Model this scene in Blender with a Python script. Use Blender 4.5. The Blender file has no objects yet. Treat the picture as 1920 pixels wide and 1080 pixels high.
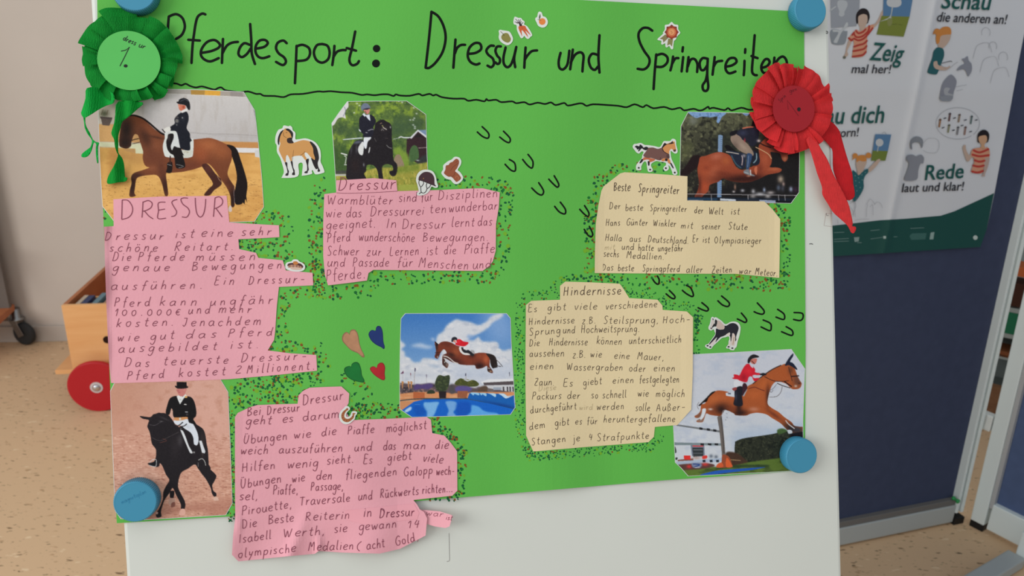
import bpy, bmesh, math, random
import numpy as np
from mathutils import Vector, Matrix
from mathutils.geometry import tessellate_polygon

random.seed(7)
rng = np.random.default_rng(11)
scene = bpy.context.scene
COL = scene.collection

# ------------------------------------------------------------------ camera
F_PX = 1400.0
CAM = np.array([0.0, 0.0, 1.30])
_up = -np.array([(830 - 960) / F_PX, -(4480 - 540) / F_PX, 1.0]); _up /= np.linalg.norm(_up)
_fw = np.array([0, 0, 1.0]); _yy = _fw - (_fw @ _up) * _up; _yy /= np.linalg.norm(_yy)
_xx = -np.cross(_yy, _up)
MW = np.array([_xx, _yy, _up])            # camera vector (right, up, forward) -> world
cam_data = bpy.data.cameras.new('camera')
cam = bpy.data.objects.new('camera', cam_data)
COL.objects.link(cam)
R, Uv, Fv = MW[:, 0], MW[:, 1], MW[:, 2]
cam.matrix_world = Matrix(((R[0], Uv[0], -Fv[0], CAM[0]), (R[1], Uv[1], -Fv[1], CAM[1]),
                           (R[2], Uv[2], -Fv[2], CAM[2]), (0, 0, 0, 1)))
cam_data.sensor_width = 36.0
cam_data.lens = 36.0 * F_PX / 1920.0
cam_data.clip_start = 0.02
cam_data.dof.use_dof = True
cam_data.dof.focus_distance = 0.72
cam_data.dof.aperture_fstop = 11.0
scene.camera = cam

# ------------------------------------------------------------------ light
scene.view_settings.view_transform = 'Standard'
scene.view_settings.look = 'None'
scene.view_settings.gamma = 1.0
scene.view_settings.exposure = 0.0
scene.view_settings.use_curve_mapping = False
world = bpy.data.worlds.new('world'); scene.world = world
world.use_nodes = True
bg = world.node_tree.nodes['Background']
bg.inputs[0].default_value = (0.90, 0.96, 1.0, 1)
bg.inputs[1].default_value = 0.60

def area(name, loc, target, sx, sy, power, col):
    ld = bpy.data.lights.new(name, 'AREA'); ld.shape = 'RECTANGLE'; ld.size = sx; ld.size_y = sy
    ld.energy = power; ld.color = col
    o = bpy.data.objects.new(name, ld); COL.objects.link(o)
    o.location = loc
    o.rotation_euler = (Vector(target) - Vector(loc)).to_track_quat('-Z', 'Y').to_euler()
    return o
area('window_light', (-3.1, -1.6, 2.3), (0.3, 1.0, 1.0), 2.4, 1.8, 98.0, (1.0, 0.985, 0.95))
area('ceiling_light', (-0.4, -0.3, 2.9), (0.0, 0.9, 0.6), 1.5, 1.5, 8.0, (1.0, 0.97, 0.92))

# ------------------------------------------------------------------ helpers
def lin(c):
    c = np.asarray(c, float) / 255.0
    return np.where(c <= 0.04045, c / 12.92, ((c + 0.055) / 1.055) ** 2.4)
def rgba(c):
    l = lin(c); return (float(l[0]), float(l[1]), float(l[2]), 1.0)

def ray(px, py):
    px = np.asarray(px, float); py = np.asarray(py, float)
    v = np.stack([(px - 960) / F_PX, -(py - 540) / F_PX, np.ones_like(px)], -1)
    return v @ MW.T
# the leaning board: poster corner lower left is the origin
_h = None
_px = np.array([(180.5, -48), (1507, 22), (1510.5, 880), (219, 981)], float)
_ob = np.array([(0, .5), (.7, .5), (.7, 0), (0, 0)])
_A = []
for (X, Y), (u, v) in zip(_ob, _px):
    x = (u - 960) / F_PX; y = -(v - 540) / F_PX
    _A.append([X, Y, 1, 0, 0, 0, -x * X, -x * Y, -x]); _A.append([0, 0, 0, X, Y, 1, -y * X, -y * Y, -y])
_h = np.linalg.svd(np.array(_A))[2][-1].reshape(3, 3)
if _h[2, 2] < 0: _h = -_h
_h = _h / ((np.linalg.norm(_h[:, 0]) + np.linalg.norm(_h[:, 1])) / 2)
BA = MW @ _h[:, 0]; BA /= np.linalg.norm(BA)
BB = MW @ _h[:, 1]; BB -= (BB @ BA) * BA; BB /= np.linalg.norm(BB)
BN = np.cross(BA, BB)
BO = MW @ _h[:, 2] + CAM

def wave(u, v):
    "gentle waviness of the paper on the board, metres off the board"
    s = lambda t: np.clip(t, 0, 1) ** 2 * (3 - 2 * np.clip(t, 0, 1))
    low = s((0.16 - v) / 0.16)
    mid = np.sin(np.clip(u / 0.7, 0, 1) * math.pi)
    w = 0.0018 * (1 + np.sin(u * 34 + 1.2 * np.sin(v * 9)) ) * (0.4 + 0.6 * mid)
    w = w + low * mid * (0.0020 + 0.0014 * np.sin(u * 62 + 0.6 + v * 10))
    top = s((v - 0.36) / 0.14)
    w = w + top * mid * 0.0006 * (1 + np.sin(u * 45))
    return w

def uv_of(px, py, h=0.0):
    "pixel -> board plane coordinates at height h"
    r = ray(px, py)
    hh = np.asarray(h, float)
    t = ((BO - CAM) @ BN + hh) / (r @ BN)
    p = CAM + r * t[..., None]
    d = p - BO
    return d @ BA, d @ BB
def uvp(u, v, h=0.0):
    u = np.asarray(u, float); v = np.asarray(v, float)
    return BO + u[..., None] * BA + v[..., None] * BB + np.broadcast_to(np.asarray(h, float), u.shape)[..., None] * BN
def BP(px, py, h=0.0, wavy=True):
    px = np.asarray(px, float); py = np.asarray(py, float)
    h = np.broadcast_to(np.asarray(h, float), px.shape)
    hh = h
    for _ in range(3):
        u, v = uv_of(px, py, hh)
        hh = h + (wave(u, v) if wavy else 0.0)
    return uvp(u, v, hh)

# pinboard plane (vertical, stands on the floor)
def floor_pt(px, py, z=0.0):
    r = ray(px, py); t = (z - CAM[2]) / r[2]; return CAM + r * t
PA = floor_pt(1576, 1020); PBp = floor_pt(1787, 976)
PD = PBp - PA; PD[2] = 0; PD /= np.linalg.norm(PD)
PN = np.array([PD[1], -PD[0], 0.0])     # toward the camera
def crease(s, z):
    "fold ridges of the printed poster"
    c0 = -0.065
    a = np.exp(-((s - c0) / 0.012) ** 2) * 0.004 + np.exp(-np.sqrt((s - c0) ** 2 + 0.008 ** 2) / 0.035) * 0.004
    b = np.exp(-np.sqrt((z - 1.19) ** 2 + 0.008 ** 2) / 0.03) * 0.002
    return (a + b) * 0.8
def PP(px, py, off=0.0, fold=True):
    px = np.asarray(px, float); py = np.asarray(py, float)
    o = np.zeros(px.shape) + off
    for _ in range(3):
        r = ray(px, py)
        t = ((PA - CAM) @ PN + o) / (r @ PN)
        p = CAM + r * t[..., None]
        if not fold: break
        o = off + crease((p - PA) @ PD, p[..., 2])
    return p

def prop(o, label=None, cat=None, group=None, kind=None):
    if label: o['label'] = label
    if cat: o['category'] = cat
    if group: o['group'] = group
    if kind: o['kind'] = kind
    return o

MATS = {}
def mat(name, color=(128, 128, 128), rough=0.7, spec=0.3, attr=False, noise=0.0, nscale=30.0, bump=0.0, bscale=60.0,
        metal=0.0, wave_b=0.0, wave_s=400.0, wave_rot=(0, 0, 0), trans=0.0, sheen=0.0):
    if name in MATS: return MATS[name]
    m = bpy.data.materials.new(name); m.use_nodes = True
    nt = m.node_tree; b = nt.nodes['Principled BSDF']
    b.inputs['Roughness'].default_value = rough
    b.inputs['Specular IOR Level'].default_value = spec
    b.inputs['Metallic'].default_value = metal
    base = rgba(color)
    tc = nt.nodes.new('ShaderNodeTexCoord')
    if attr:
        a = nt.nodes.new('ShaderNodeVertexColor'); a.layer_name = 'col'
        src = a.outputs['Color']
    else:
        rn = nt.nodes.new('ShaderNodeRGB'); rn.outputs[0].default_value = base; src = rn.outputs[0]
    if noise > 0:
        n = nt.nodes.new('ShaderNodeTexNoise'); n.inputs['Scale'].default_value = nscale; n.inputs['Detail'].default_value = 4
        nt.links.new(tc.outputs['Object'], n.inputs['Vector'])
        mr = nt.nodes.new('ShaderNodeMapRange'); mr.inputs['From Min'].default_value = 0.3; mr.inputs['From Max'].default_value = 0.7
        mr.inputs['To Min'].default_value = 1 - noise; mr.inputs['To Max'].default_value = 1 + noise
        nt.links.new(n.outputs['Fac'], mr.inputs['Value'])
        mx = nt.nodes.new('ShaderNodeVectorMath'); mx.operation = 'SCALE'
        nt.links.new(src, mx.inputs[0]); nt.links.new(mr.outputs[0], mx.inputs['Scale'])
        src = mx.outputs[0]
    nt.links.new(src, b.inputs['Base Color'])
    last = None
    if bump > 0:
        n = nt.nodes.new('ShaderNodeTexNoise'); n.inputs['Scale'].default_value = bscale; n.inputs['Detail'].default_value = 5
        nt.links.new(tc.outputs['Object'], n.inputs['Vector'])
        bp = nt.nodes.new('ShaderNodeBump'); bp.inputs['Strength'].default_value = bump; bp.inputs['Distance'].default_value = 0.001
        nt.links.new(n.outputs['Fac'], bp.inputs['Height']); last = bp
    if wave_b > 0:
        mp = nt.nodes.new('ShaderNodeMapping'); mp.inputs['Rotation'].default_value = wave_rot
        nt.links.new(tc.outputs['Object'], mp.inputs['Vector'])
        w = nt.nodes.new('ShaderNodeTexWave'); w.inputs['Scale'].default_value = wave_s; w.inputs['Distortion'].default_value = 4
        w.inputs['Detail'].default_value = 3; w.inputs['Detail Scale'].default_value = 1.5
        nt.links.new(mp.outputs[0], w.inputs['Vector'])
        bp = nt.nodes.new('ShaderNodeBump'); bp.inputs['Strength'].default_value = wave_b; bp.inputs['Distance'].default_value = 0.0006
        nt.links.new(w.outputs['Fac'], bp.inputs['Height'])
        if last: nt.links.new(last.outputs[0], bp.inputs['Normal'])
        last = bp
    if last: nt.links.new(last.outputs[0], b.inputs['Normal'])
    if trans > 0:
        tr = nt.nodes.new('ShaderNodeBsdfTranslucent'); nt.links.new(src, tr.inputs[0])
        ms = nt.nodes.new('ShaderNodeMixShader'); ms.inputs[0].default_value = trans
        out = nt.nodes['Material Output']
        nt.links.new(b.outputs[0], ms.inputs[1]); nt.links.new(tr.outputs[0], ms.inputs[2]); nt.links.new(ms.outputs[0], out.inputs[0])
    MATS[name] = m
    return m

def wloc(o):
    v = Vector(o.location)
    while o.parent: o = o.parent; v += Vector(o.location)
    return np.array(v)
def mesh_obj(name, verts, faces, m, parent=None, origin=None, smooth=False, cols=None, mats=None, fmat=None):
    verts = np.asarray(verts, float).reshape(-1, 3)
    if parent is not None: org = wloc(parent)
    elif origin is not None: org = np.asarray(origin, float)
    else: org = verts.mean(0)
    me = bpy.data.meshes.new(name)
    if isinstance(faces, np.ndarray) and faces.ndim == 2:
        k = faces.shape[1]; nf = len(faces)
        me.vertices.add(len(verts)); me.vertices.foreach_set('co', (verts - org).ravel())
        me.loops.add(nf * k); me.loops.foreach_set('vertex_index', faces.astype(np.int32).ravel())
        me.polygons.add(nf); me.polygons.foreach_set('loop_start', np.arange(0, nf * k, k, dtype=np.int32))
        me.update(calc_edges=True); me.validate()
    else:
        me.from_pydata([tuple(p) for p in (verts - org)], [], [tuple(int(i) for i in f) for f in faces])
    if m is not None: me.materials.append(m)
    if mats:
        for x in mats: me.materials.append(x)
    if fmat is not None: me.polygons.foreach_set('material_index', np.asarray(fmat, np.int32))
    if cols is not None:
        ca = me.color_attributes.new('col', 'FLOAT_COLOR', 'POINT')
        c = np.ones((len(verts), 4)); c[:, :3] = cols
        ca.data.foreach_set('color', c.ravel())
    if smooth: me.polygons.foreach_set('use_smooth', np.ones(len(me.polygons), bool))
    o = bpy.data.objects.new(name, me); COL.objects.link(o)
    if parent is not None: o.parent = parent
    else: o.location = org
    return o
def empty(name, loc):
    o = bpy.data.objects.new(name, None); o.empty_display_size = 0.05; COL.objects.link(o); o.location = loc; return o

def cr(pts, closed=False, n=5):
    "Catmull-Rom through points"
    P = np.asarray(pts, float); N = len(P)
    if N < 3: return P
    out = []
    rngi = range(N) if closed else range(N - 1)
    for i in rngi:
        if closed: p0, p1, p2, p3 = P[i - 1], P[i], P[(i + 1) % N], P[(i + 2) % N]
        else: p0, p1, p2, p3 = P[max(i - 1, 0)], P[i], P[i + 1], P[min(i + 2, N - 1)]
        for k in range(n):
            t = k / n
            out.append(0.5 * ((2 * p1) + (-p0 + p2) * t + (2 * p0 - 5 * p1 + 4 * p2 - p3) * t * t + (-p0 + 3 * p1 - 3 * p2 + p3) * t ** 3))
    if not closed: out.append(P[-1])
    return np.array(out)
def pts(s, ox=0, oy=0, sc=1.0):
    a = np.array([[float(q) for q in p.split(',')] for p in s.split()])
    return a / sc + np.array([ox, oy])
def tess(poly):
    return [tuple(t) for t in tessellate_polygon([[Vector((p[0], p[1], 0)) for p in poly]])]
def grid_cut(poly, step):
    bm = bmesh.new()
    vs = [bm.verts.new((p[0], p[1], 0)) for p in poly]
    for t in tess(poly):
        try: bm.faces.new([vs[i] for i in t])
        except ValueError: pass
    P = np.asarray(poly)
    for ax in (0, 1):
        lo, hi = P[:, ax].min(), P[:, ax].max()
        k = math.floor(lo / step) + 1
        while k * step < hi:
            co = [0, 0, 0]; co[ax] = k * step; no = [0, 0, 0]; no[ax] = 1
            bmesh.ops.bisect_plane(bm, geom=bm.verts[:] + bm.edges[:] + bm.faces[:], plane_co=co, plane_no=no, dist=1e-4)
            k += 1
    bm.verts.ensure_lookup_table(); bm.verts.index_update()
    for f in bm.faces:
        if f.normal.z < 0: f.normal_flip()
    V = np.array([(v.co.x, v.co.y) for v in bm.verts])
    Fc = [[v.index for v in f.verts] for f in bm.faces]
    bd = []
    for f in bm.faces:
        for l in f.loops:
            if len(l.edge.link_faces) == 1: bd.append((l.vert.index, l.link_loop_next.vert.index))
    bm.free()
    return V, Fc, bd
def sheet(name, poly, mapf, h, t, m, parent=None, step=16.0, smooth=True, origin=None):
    "a paper sheet with thickness; poly in photograph pixels (y down), mapf(px, py, h) -> world; h may be a function"
    V, Fc, bd = grid_cut(poly, step)
    hv = h(V[:, 0], V[:, 1]) if callable(h) else np.full(len(V), h)
    top = mapf(V[:, 0], V[:, 1], hv); bot = mapf(V[:, 0], V[:, 1], hv - t)
    n = len(V)
    faces = [f[::-1] for f in Fc] + [[i + n for i in f] for f in Fc] + [[a, b, b + n, a + n] for a, b in bd]
    return mesh_obj(name, np.vstack([top, bot]), faces, m, parent, origin=origin, smooth=False)

def stroke2d(line, w, caps=True):
    "2D ribbon -> verts, faces"
    L = np.asarray(line, float)
    keep = [0]
    for i in range(1, len(L)):
        if np.linalg.norm(L[i] - L[keep[-1]]) > 1e-3: keep.append(i)
    L = L[keep]
    if len(L) < 2:
        L = np.array([L[0], L[0] + [0.01, 0]])
    d = np.gradient(L, axis=0); d /= (np.linalg.norm(d, axis=1)[:, None] + 1e-9)
    nrm = np.stack([-d[:, 1], d[:, 0]], 1)
    V = np.empty((len(L) * 2, 2)); V[0::2] = L + nrm * w / 2; V[1::2] = L - nrm * w / 2
    Fc = [[2 * i, 2 * i + 1, 2 * i + 3, 2 * i + 2] for i in range(len(L) - 1)]
    V = [tuple(p) for p in V]
    if caps:
        for end, dd in ((0, -d[0]), (len(L) - 1, d[-1])):
            a0 = math.atan2(dd[1], dd[0]); base = len(V)
            for k in range(5):
                a = a0 - math.pi / 2 + math.pi * k / 4
                V.append((L[end][0] + math.cos(a) * w / 2, L[end][1] + math.sin(a) * w / 2))
            Fc.append([base + k for k in range(5)])
    return V, Fc
def ink(name, strokes, w, mapf, h, m, parent, caps=True, smoothn=5):
    V, Fc = [], []
    for i, s in enumerate(strokes):
        L = cr(s, False, smoothn) if smoothn > 1 and len(s) > 2 else np.asarray(s, float)
        v, f = stroke2d(L, w, caps); b = len(V)
        V += v; Fc += [[q + b for q in ff][::-1] for ff in f]
    V = np.array(V)
    return mesh_obj(name, mapf(V[:, 0], V[:, 1], h), Fc, m, parent)
def disc2d(cx, cy, r, n=12, ry=None, rot=0.0):
    a = np.linspace(0, 2 * math.pi, n, endpoint=False); ry = ry or r
    x = np.cos(a) * r; y = np.sin(a) * ry
    return np.stack([cx + x * math.cos(rot) - y * math.sin(rot), cy + x * math.sin(rot) + y * math.cos(rot)], 1)

class Print:
    "flat printed picture made of layered coloured shapes, one mesh"
    def __init__(s, mapf, h, ox=0, oy=0, sc=1.0, dz=0.00002, step=0, k=0):
        s.mapf, s.h, s.o, s.dz, s.k, s.step = mapf, h, (ox, oy, sc), dz, k, step
        s.V, s.F, s.C = [], [], []
    def src(s, ox, oy, sc): s.o = (ox, oy, sc); return s
    def add(s, P, faces, color):
        P = np.asarray(P, float); s.k += 1
        if s.step and np.ptp(P, 0).max() > 2 * s.step and len(faces) == len(P) - 2:
            P, faces, _ = grid_cut(P, s.step); faces = [f[::-1] for f in faces]
        W = s.mapf(P[:, 0], P[:, 1], s.h + s.k * s.dz)
        b = len(s.V); s.V += [tuple(x) for x in W]; s.F += [[i + b for i in f] for f in faces]
        s.C += [lin(color)] * len(P)
    def poly(s, d, color, smooth=True, n=4):
        P = pts(d, *s.o) if isinstance(d, str) else np.asarray(d, float)
        if smooth: P = cr(P, True, n)
        s.add(P, tess(P), color); return s
    def line(s, d, color, w, smooth=True):
        P = pts(d, *s.o) if isinstance(d, str) else np.asarray(d, float)
        if smooth: P = cr(P, False, 4)
        v, f = stroke2d(P, w); s.add(v, f, color); return s
    def disc(s, cx, cy, r, color, ry=None, rot=0.0):
        ox, oy, sc = s.o
        P = disc2d(cx / sc + ox, cy / sc + oy, r / sc, 20, ry / sc if ry else None, rot)
        s.add(P, [list(range(20))], color); return s
    def build(s, name, m, parent):
        return mesh_obj(name, s.V, s.F, m, parent, cols=np.array(s.C))

def vnoise(h, w, cell, seed=0, octaves=3):
    g = np.random.default_rng(seed); out = np.zeros((h, w)); amp = 1.0; tot = 0
    cx, cy = (cell if isinstance(cell, tuple) else (cell, cell))
    for o in range(octaves):
        gh, gw = int(h / cy) + 3, int(w / cx) + 3
        G = g.random((gh, gw))
        y = np.arange(h) / cy; x = np.arange(w) / cx
        yi = y.astype(int); xi = x.astype(int); fy = (y - yi)[:, None]; fx = (x - xi)[None]
        fy = fy * fy * (3 - 2 * fy); fx = fx * fx * (3 - 2 * fx)
        a = G[yi][:, xi]; b = G[yi][:, xi + 1]; c = G[yi + 1][:, xi]; d = G[yi + 1][:, xi + 1]
        out += amp * (a * (1 - fx) * (1 - fy) + b * fx * (1 - fy) + c * (1 - fx) * fy + d * fx * fy)
        tot += amp; amp *= 0.55; cx = max(cx / 2, 1.2); cy = max(cy / 2, 1.2)
    return out / tot
def blur2(a, r):
    r = int(round(r))
    if r < 1: return a
    for _ in range(2):
        for ax in (0, 1):
            p = [(0, 0)] * a.ndim; p[ax] = (r + 1, r)
            c = np.cumsum(np.pad(a, p, mode='edge'), axis=ax)
            n = a.shape[ax]
            a = (np.take(c, np.arange(2 * r + 1, 2 * r + 1 + n), axis=ax) - np.take(c, np.arange(0, n), axis=ax)) / (2 * r + 1)
    return a
SS = 3
class Pic:
    "a photographic print painted point by point into the colours of a fine mesh"
    def __init__(s, x0, y0, x1, y1, base):
        s.x0, s.y0, s.w, s.hh = x0, y0, x1 - x0, y1 - y0
        s.H, s.W = s.hh * SS, s.w * SS
        s.a = np.zeros((s.H, s.W, 3)) + np.array(base, float); s.o = (0, 0, 1.0)
    def src(s, ox, oy, sc): s.o = (ox, oy, sc); return s
    def _mask(s, P):
        m = np.zeros((s.H, s.W)); Q = (P - [s.x0, s.y0]) * SS
        xa, xb = max(int(Q[:, 0].min()) - 1, 0), min(int(Q[:, 0].max()) + 2, s.W)
        ya, yb = max(int(Q[:, 1].min()) - 1, 0), min(int(Q[:, 1].max()) + 2, s.H)
        if xa >= xb or ya >= yb: return m
        xs = np.arange(xa, xb) + 0.5; ys = np.arange(ya, yb) + 0.5
        ins = np.zeros((yb - ya, xb - xa), bool)
        for i in range(len(Q)):
            (x1, y1), (x2, y2) = Q[i - 1], Q[i]
            if y1 == y2: continue
            r0 = np.searchsorted(ys, min(y1, y2)); r1 = np.searchsorted(ys, max(y1, y2))
            if r0 >= r1: continue
            xc = x1 + (ys[r0:r1] - y1) * (x2 - x1) / (y2 - y1)
            ins[r0:r1] ^= xs[None, :] > xc[:, None]
        m[ya:yb, xa:xb] = ins
        return m
    def put(s, m, color, alpha=1.0):
        c = np.array(color, float) if not isinstance(color, np.ndarray) or color.ndim == 1 else color
        m = (m * alpha)[..., None]
        s.a = s.a * (1 - m) + c * m
    def poly(s, d, color, smooth=True, blur=0, alpha=1.0, clip=None):
        P = pts(d, *s.o)
        if smooth: P = cr(P, True, 4)
        m = s._mask(P)
        if blur: m = blur2(m, blur * SS / 2)
        if clip is not None: m = m * clip
        s.put(m, color, alpha); return m
    def line(s, d, color, w, alpha=1.0, smooth=True, clip=None, blur=0):
        P = pts(d, *s.o)
        if smooth: P = cr(P, False, 4)
        v, f = stroke2d(P, w); v = np.array(v); m = np.zeros((s.H, s.W))
        for ff in f: m = np.maximum(m, s._mask(v[ff]))
        if blur: m = blur2(m, blur * SS / 2)
        if clip is not None: m = m * clip
        s.put(m, color, alpha); return m
    def blob(s, cx, cy, rx, ry, color, alpha=0.8, rot=0.0, clip=None):
        ox, oy, sc = s.o
        cx, cy, rx, ry = cx / sc + ox, cy / sc + oy, rx / sc, ry / sc
        Y, X = np.mgrid[0:s.H, 0:s.W]; X = (X + .5) / SS + s.x0 - cx; Y = (Y + .5) / SS + s.y0 - cy
        c, q = math.cos(rot), math.sin(rot)
        m = np.exp(-(((X * c + Y * q) / rx) ** 2 + ((-X * q + Y * c) / ry) ** 2))
        if clip is not None: m = m * clip
        s.put(m, color, alpha)
    def grad(s, y0, y1, c0, c1, mask=None):
        "vertical gradient between pixel rows in source units"
        ox, oy, sc = s.o; ya = (y0 / sc + oy - s.y0) * SS; yb = (y1 / sc + oy - s.y0) * SS
        t = np.clip((np.arange(s.H) - ya) / (yb - ya), 0, 1)[:, None, None]
        c = np.array(c0, float) * (1 - t) + np.array(c1, float) * t + np.zeros((s.H, s.W, 1))
        s.put(np.ones((s.H, s.W)) if mask is None else mask, c)
    def speck(s, mask, color, cell, lo, hi, alpha=1.0, seed=0):
        n = vnoise(s.H, s.W, (cell[0] * SS, cell[1] * SS) if isinstance(cell, tuple) else cell * SS, seed)
        n = (n - n.min()) / (n.max() - n.min())
        m = np.clip((n - lo) / (hi - lo), 0, 1)
        if mask is not None: m = m * mask
        s.put(m, color, alpha)
    def grain(s, amt=6, cell=1.5, seed=5):
        s.a += (vnoise(s.H, s.W, cell * SS, seed, 2)[..., None] - 0.5) * 2 * amt
    def build(s, name, outline, mapf, h, m, parent):
        P = np.asarray(outline, float)
        A = s.a.reshape(s.hh, SS, s.W // SS, SS, 3).mean((1, 3))       # cell averages at px+0.5
        gy, gx = np.mgrid[0:s.hh, 0:s.w]; X = gx + s.x0 + 0.5; Y = gy + s.y0 + 0.5
        ins = np.zeros(X.shape, bool)
        best = np.full(X.shape, 1e9); BX = np.zeros(X.shape); BY = np.zeros(X.shape)
        for i in range(len(P)):
            (x1, y1), (x2, y2) = P[i - 1], P[i]
            if y1 != y2:
                c = ((Y > min(y1, y2)) & (Y <= max(y1, y2)))
                ins ^= c & (X > x1 + (Y - y1) * (x2 - x1) / (y2 - y1))
            L2 = (x2 - x1) ** 2 + (y2 - y1) ** 2 + 1e-12
            t = np.clip(((X - x1) * (x2 - x1) + (Y - y1) * (y2 - y1)) / L2, 0, 1)
            qx, qy = x1 + t * (x2 - x1), y1 + t * (y2 - y1); d = np.hypot(X - qx, Y - qy)
            b = d < best; best[b] = d[b]; BX[b] = qx[b]; BY[b] = qy[b]
        near = (~ins) & (best < 1.0)
        X = np.where(near, BX, X); Y = np.where(near, BY, Y)
        ok = ins | near
        q = ok[:-1, :-1] & ok[1:, :-1] & ok[:-1, 1:] & ok[1:, 1:] & (ins[:-1, :-1] | ins[1:, :-1] | ins[:-1, 1:] | ins[1:, 1:])
        idx = np.arange(X.size).reshape(X.shape)
        f = np.stack([idx[:-1, :-1][q], idx[1:, :-1][q], idx[1:, 1:][q], idx[:-1, 1:][q]], 1)
        used = np.unique(f); re = np.full(X.size, -1); re[used] = np.arange(len(used))
        x, y = X.ravel()[used], Y.ravel()[used]
        cols = lin(np.clip(A.reshape(-1, 3)[used], 3, 235))
        return mesh_obj(name, mapf(x, y, h), re[f], m, parent, cols=cols, smooth=True)

def box(bm, c, sx, sy, sz, ax=(1, 0, 0), ay=(0, 1, 0), az=(0, 0, 1), bev=0.0):
    ax, ay, az = (np.array(q, float) for q in (ax, ay, az)); c = np.array(c, float)
    vs = []
    for i in (-1, 1):
        for j in (-1, 1):
            for k in (-1, 1):
                vs.append(bm.verts.new(tuple(c + ax * i * sx / 2 + ay * j * sy / 2 + az * k * sz / 2)))
    fs = [bm.faces.new([vs[i] for i in q]) for q in ((0, 1, 3, 2), (4, 6, 7, 5), (0, 4, 5, 1), (2, 3, 7, 6), (0, 2, 6, 4), (1, 5, 7, 3))]
    if bev > 0:
        es = list({e for f in fs for e in f.edges})
        bmesh.ops.bevel(bm, geom=es, offset=bev, segments=2, affect='EDGES', profile=0.6)
def bm_obj(name, bm, m, parent=None, origin=None, smooth=False):
    bmesh.ops.recalc_face_normals(bm, faces=bm.faces[:])
    bm.verts.ensure_lookup_table(); bm.verts.index_update()
    V = [tuple(v.co) for v in bm.verts]; Fc = [[v.index for v in f.verts] for f in bm.faces]; bm.free()
    return mesh_obj(name, V, Fc, m, parent, origin=origin, smooth=smooth)
def box_obj(name, c, sx, sy, sz, m, parent=None, bev=0.0, **k):
    bm = bmesh.new(); box(bm, c, sx, sy, sz, bev=bev, **k); return bm_obj(name, bm, m, parent)
def lathe(name, c, axis, prof, m, parent=None, n=48, rib=0.0, nr=0, smooth=True, ref=None):
    "prof: list of (radius, height); rib modulates radius"
    axis = np.array(axis, float); axis /= np.linalg.norm(axis)
    r0 = np.array(ref if ref is not None else (0.13, 0.5, 0.86), float); e1 = r0 - (r0 @ axis) * axis; e1 /= np.linalg.norm(e1); e2 = np.cross(axis, e1)
    V, Fc = [], []
    for r, h, *q in prof:
        for k in range(n):
            a = 2 * math.pi * k / n
            rr = r * (1 + (rib * (0.5 + 0.5 * math.cos(a * nr)) if (q and q[0]) else 0))
            V.append(np.array(c) + e1 * math.cos(a) * rr + e2 * math.sin(a) * rr + axis * h)
    for i in range(len(prof) - 1):
        for k in range(n):
            k2 = (k + 1) % n
            Fc.append([i * n + k, i * n + k2, (i + 1) * n + k2, (i + 1) * n + k])
    if prof[0][0] > 1e-6: Fc.append([k for k in range(n)][::-1])
    if prof[-1][0] > 1e-6: Fc.append([(len(prof) - 1) * n + k for k in range(n)])
    o = mesh_obj(name, V, Fc, m, parent, smooth=False)
    if smooth:
        me = o.data
        me.polygons.foreach_set('use_smooth', np.array([len(p.vertices) == 4 and (prof[min(p.index // n, len(prof) - 2) + 1][0] > 0) for p in me.polygons]))
    return o
# ================================================================== materials
M_WALL = mat('wall_paint', (201, 190, 180), 0.9, 0.2, noise=0.03, nscale=3, bump=0.25, bscale=160)
M_BOARD = mat('white_board_laminate', (208, 212, 206), 0.45, 0.35, noise=0.012, nscale=6)
M_FELT = mat('navy_felt', (66, 74, 99), 0.95, 0.1, noise=0.06, nscale=40, bump=0.5, bscale=900)
M_ALU = mat('white_coated_frame', (222, 232, 232), 0.4, 0.4)
M_GREYRAIL = mat('grey_rail', (172, 178, 178), 0.5, 0.4)
M_BIRCH = None
def wood(name, c1, c2, axis=(1, 12, 12), rough=0.5):
    m = bpy.data.materials.new(name); m.use_nodes = True; nt = m.node_tree; b = nt.nodes['Principled BSDF']
    tc = nt.nodes.new('ShaderNodeTexCoord'); mp = nt.nodes.new('ShaderNodeMapping'); mp.inputs['Scale'].default_value = axis
    n = nt.nodes.new('ShaderNodeTexNoise'); n.inputs['Scale'].default_value = 4; n.inputs['Detail'].default_value = 6; n.inputs['Distortion'].default_value = 0.6
    r = nt.nodes.new('ShaderNodeValToRGB'); r.color_ramp.elements[0].position = 0.3; r.color_ramp.elements[1].position = 0.7
    r.color_ramp.elements[0].color = rgba(c1); r.color_ramp.elements[1].color = rgba(c2)
    nt.links.new(tc.outputs['Object'], mp.inputs[0]); nt.links.new(mp.outputs[0], n.inputs['Vector']); nt.links.new(n.outputs['Fac'], r.inputs[0])
    nt.links.new(r.outputs[0], b.inputs['Base Color']); b.inputs['Roughness'].default_value = rough; b.inputs['Specular IOR Level'].default_value = 0.3
    return m
M_BIRCH = wood('birch_wood', (228, 166, 108), (236, 180, 122), (1.2, 1.2, 10))
M_BROWN = wood('brown_wood', (170, 100, 62), (186, 114, 72), (3, 3, 3))
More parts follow.
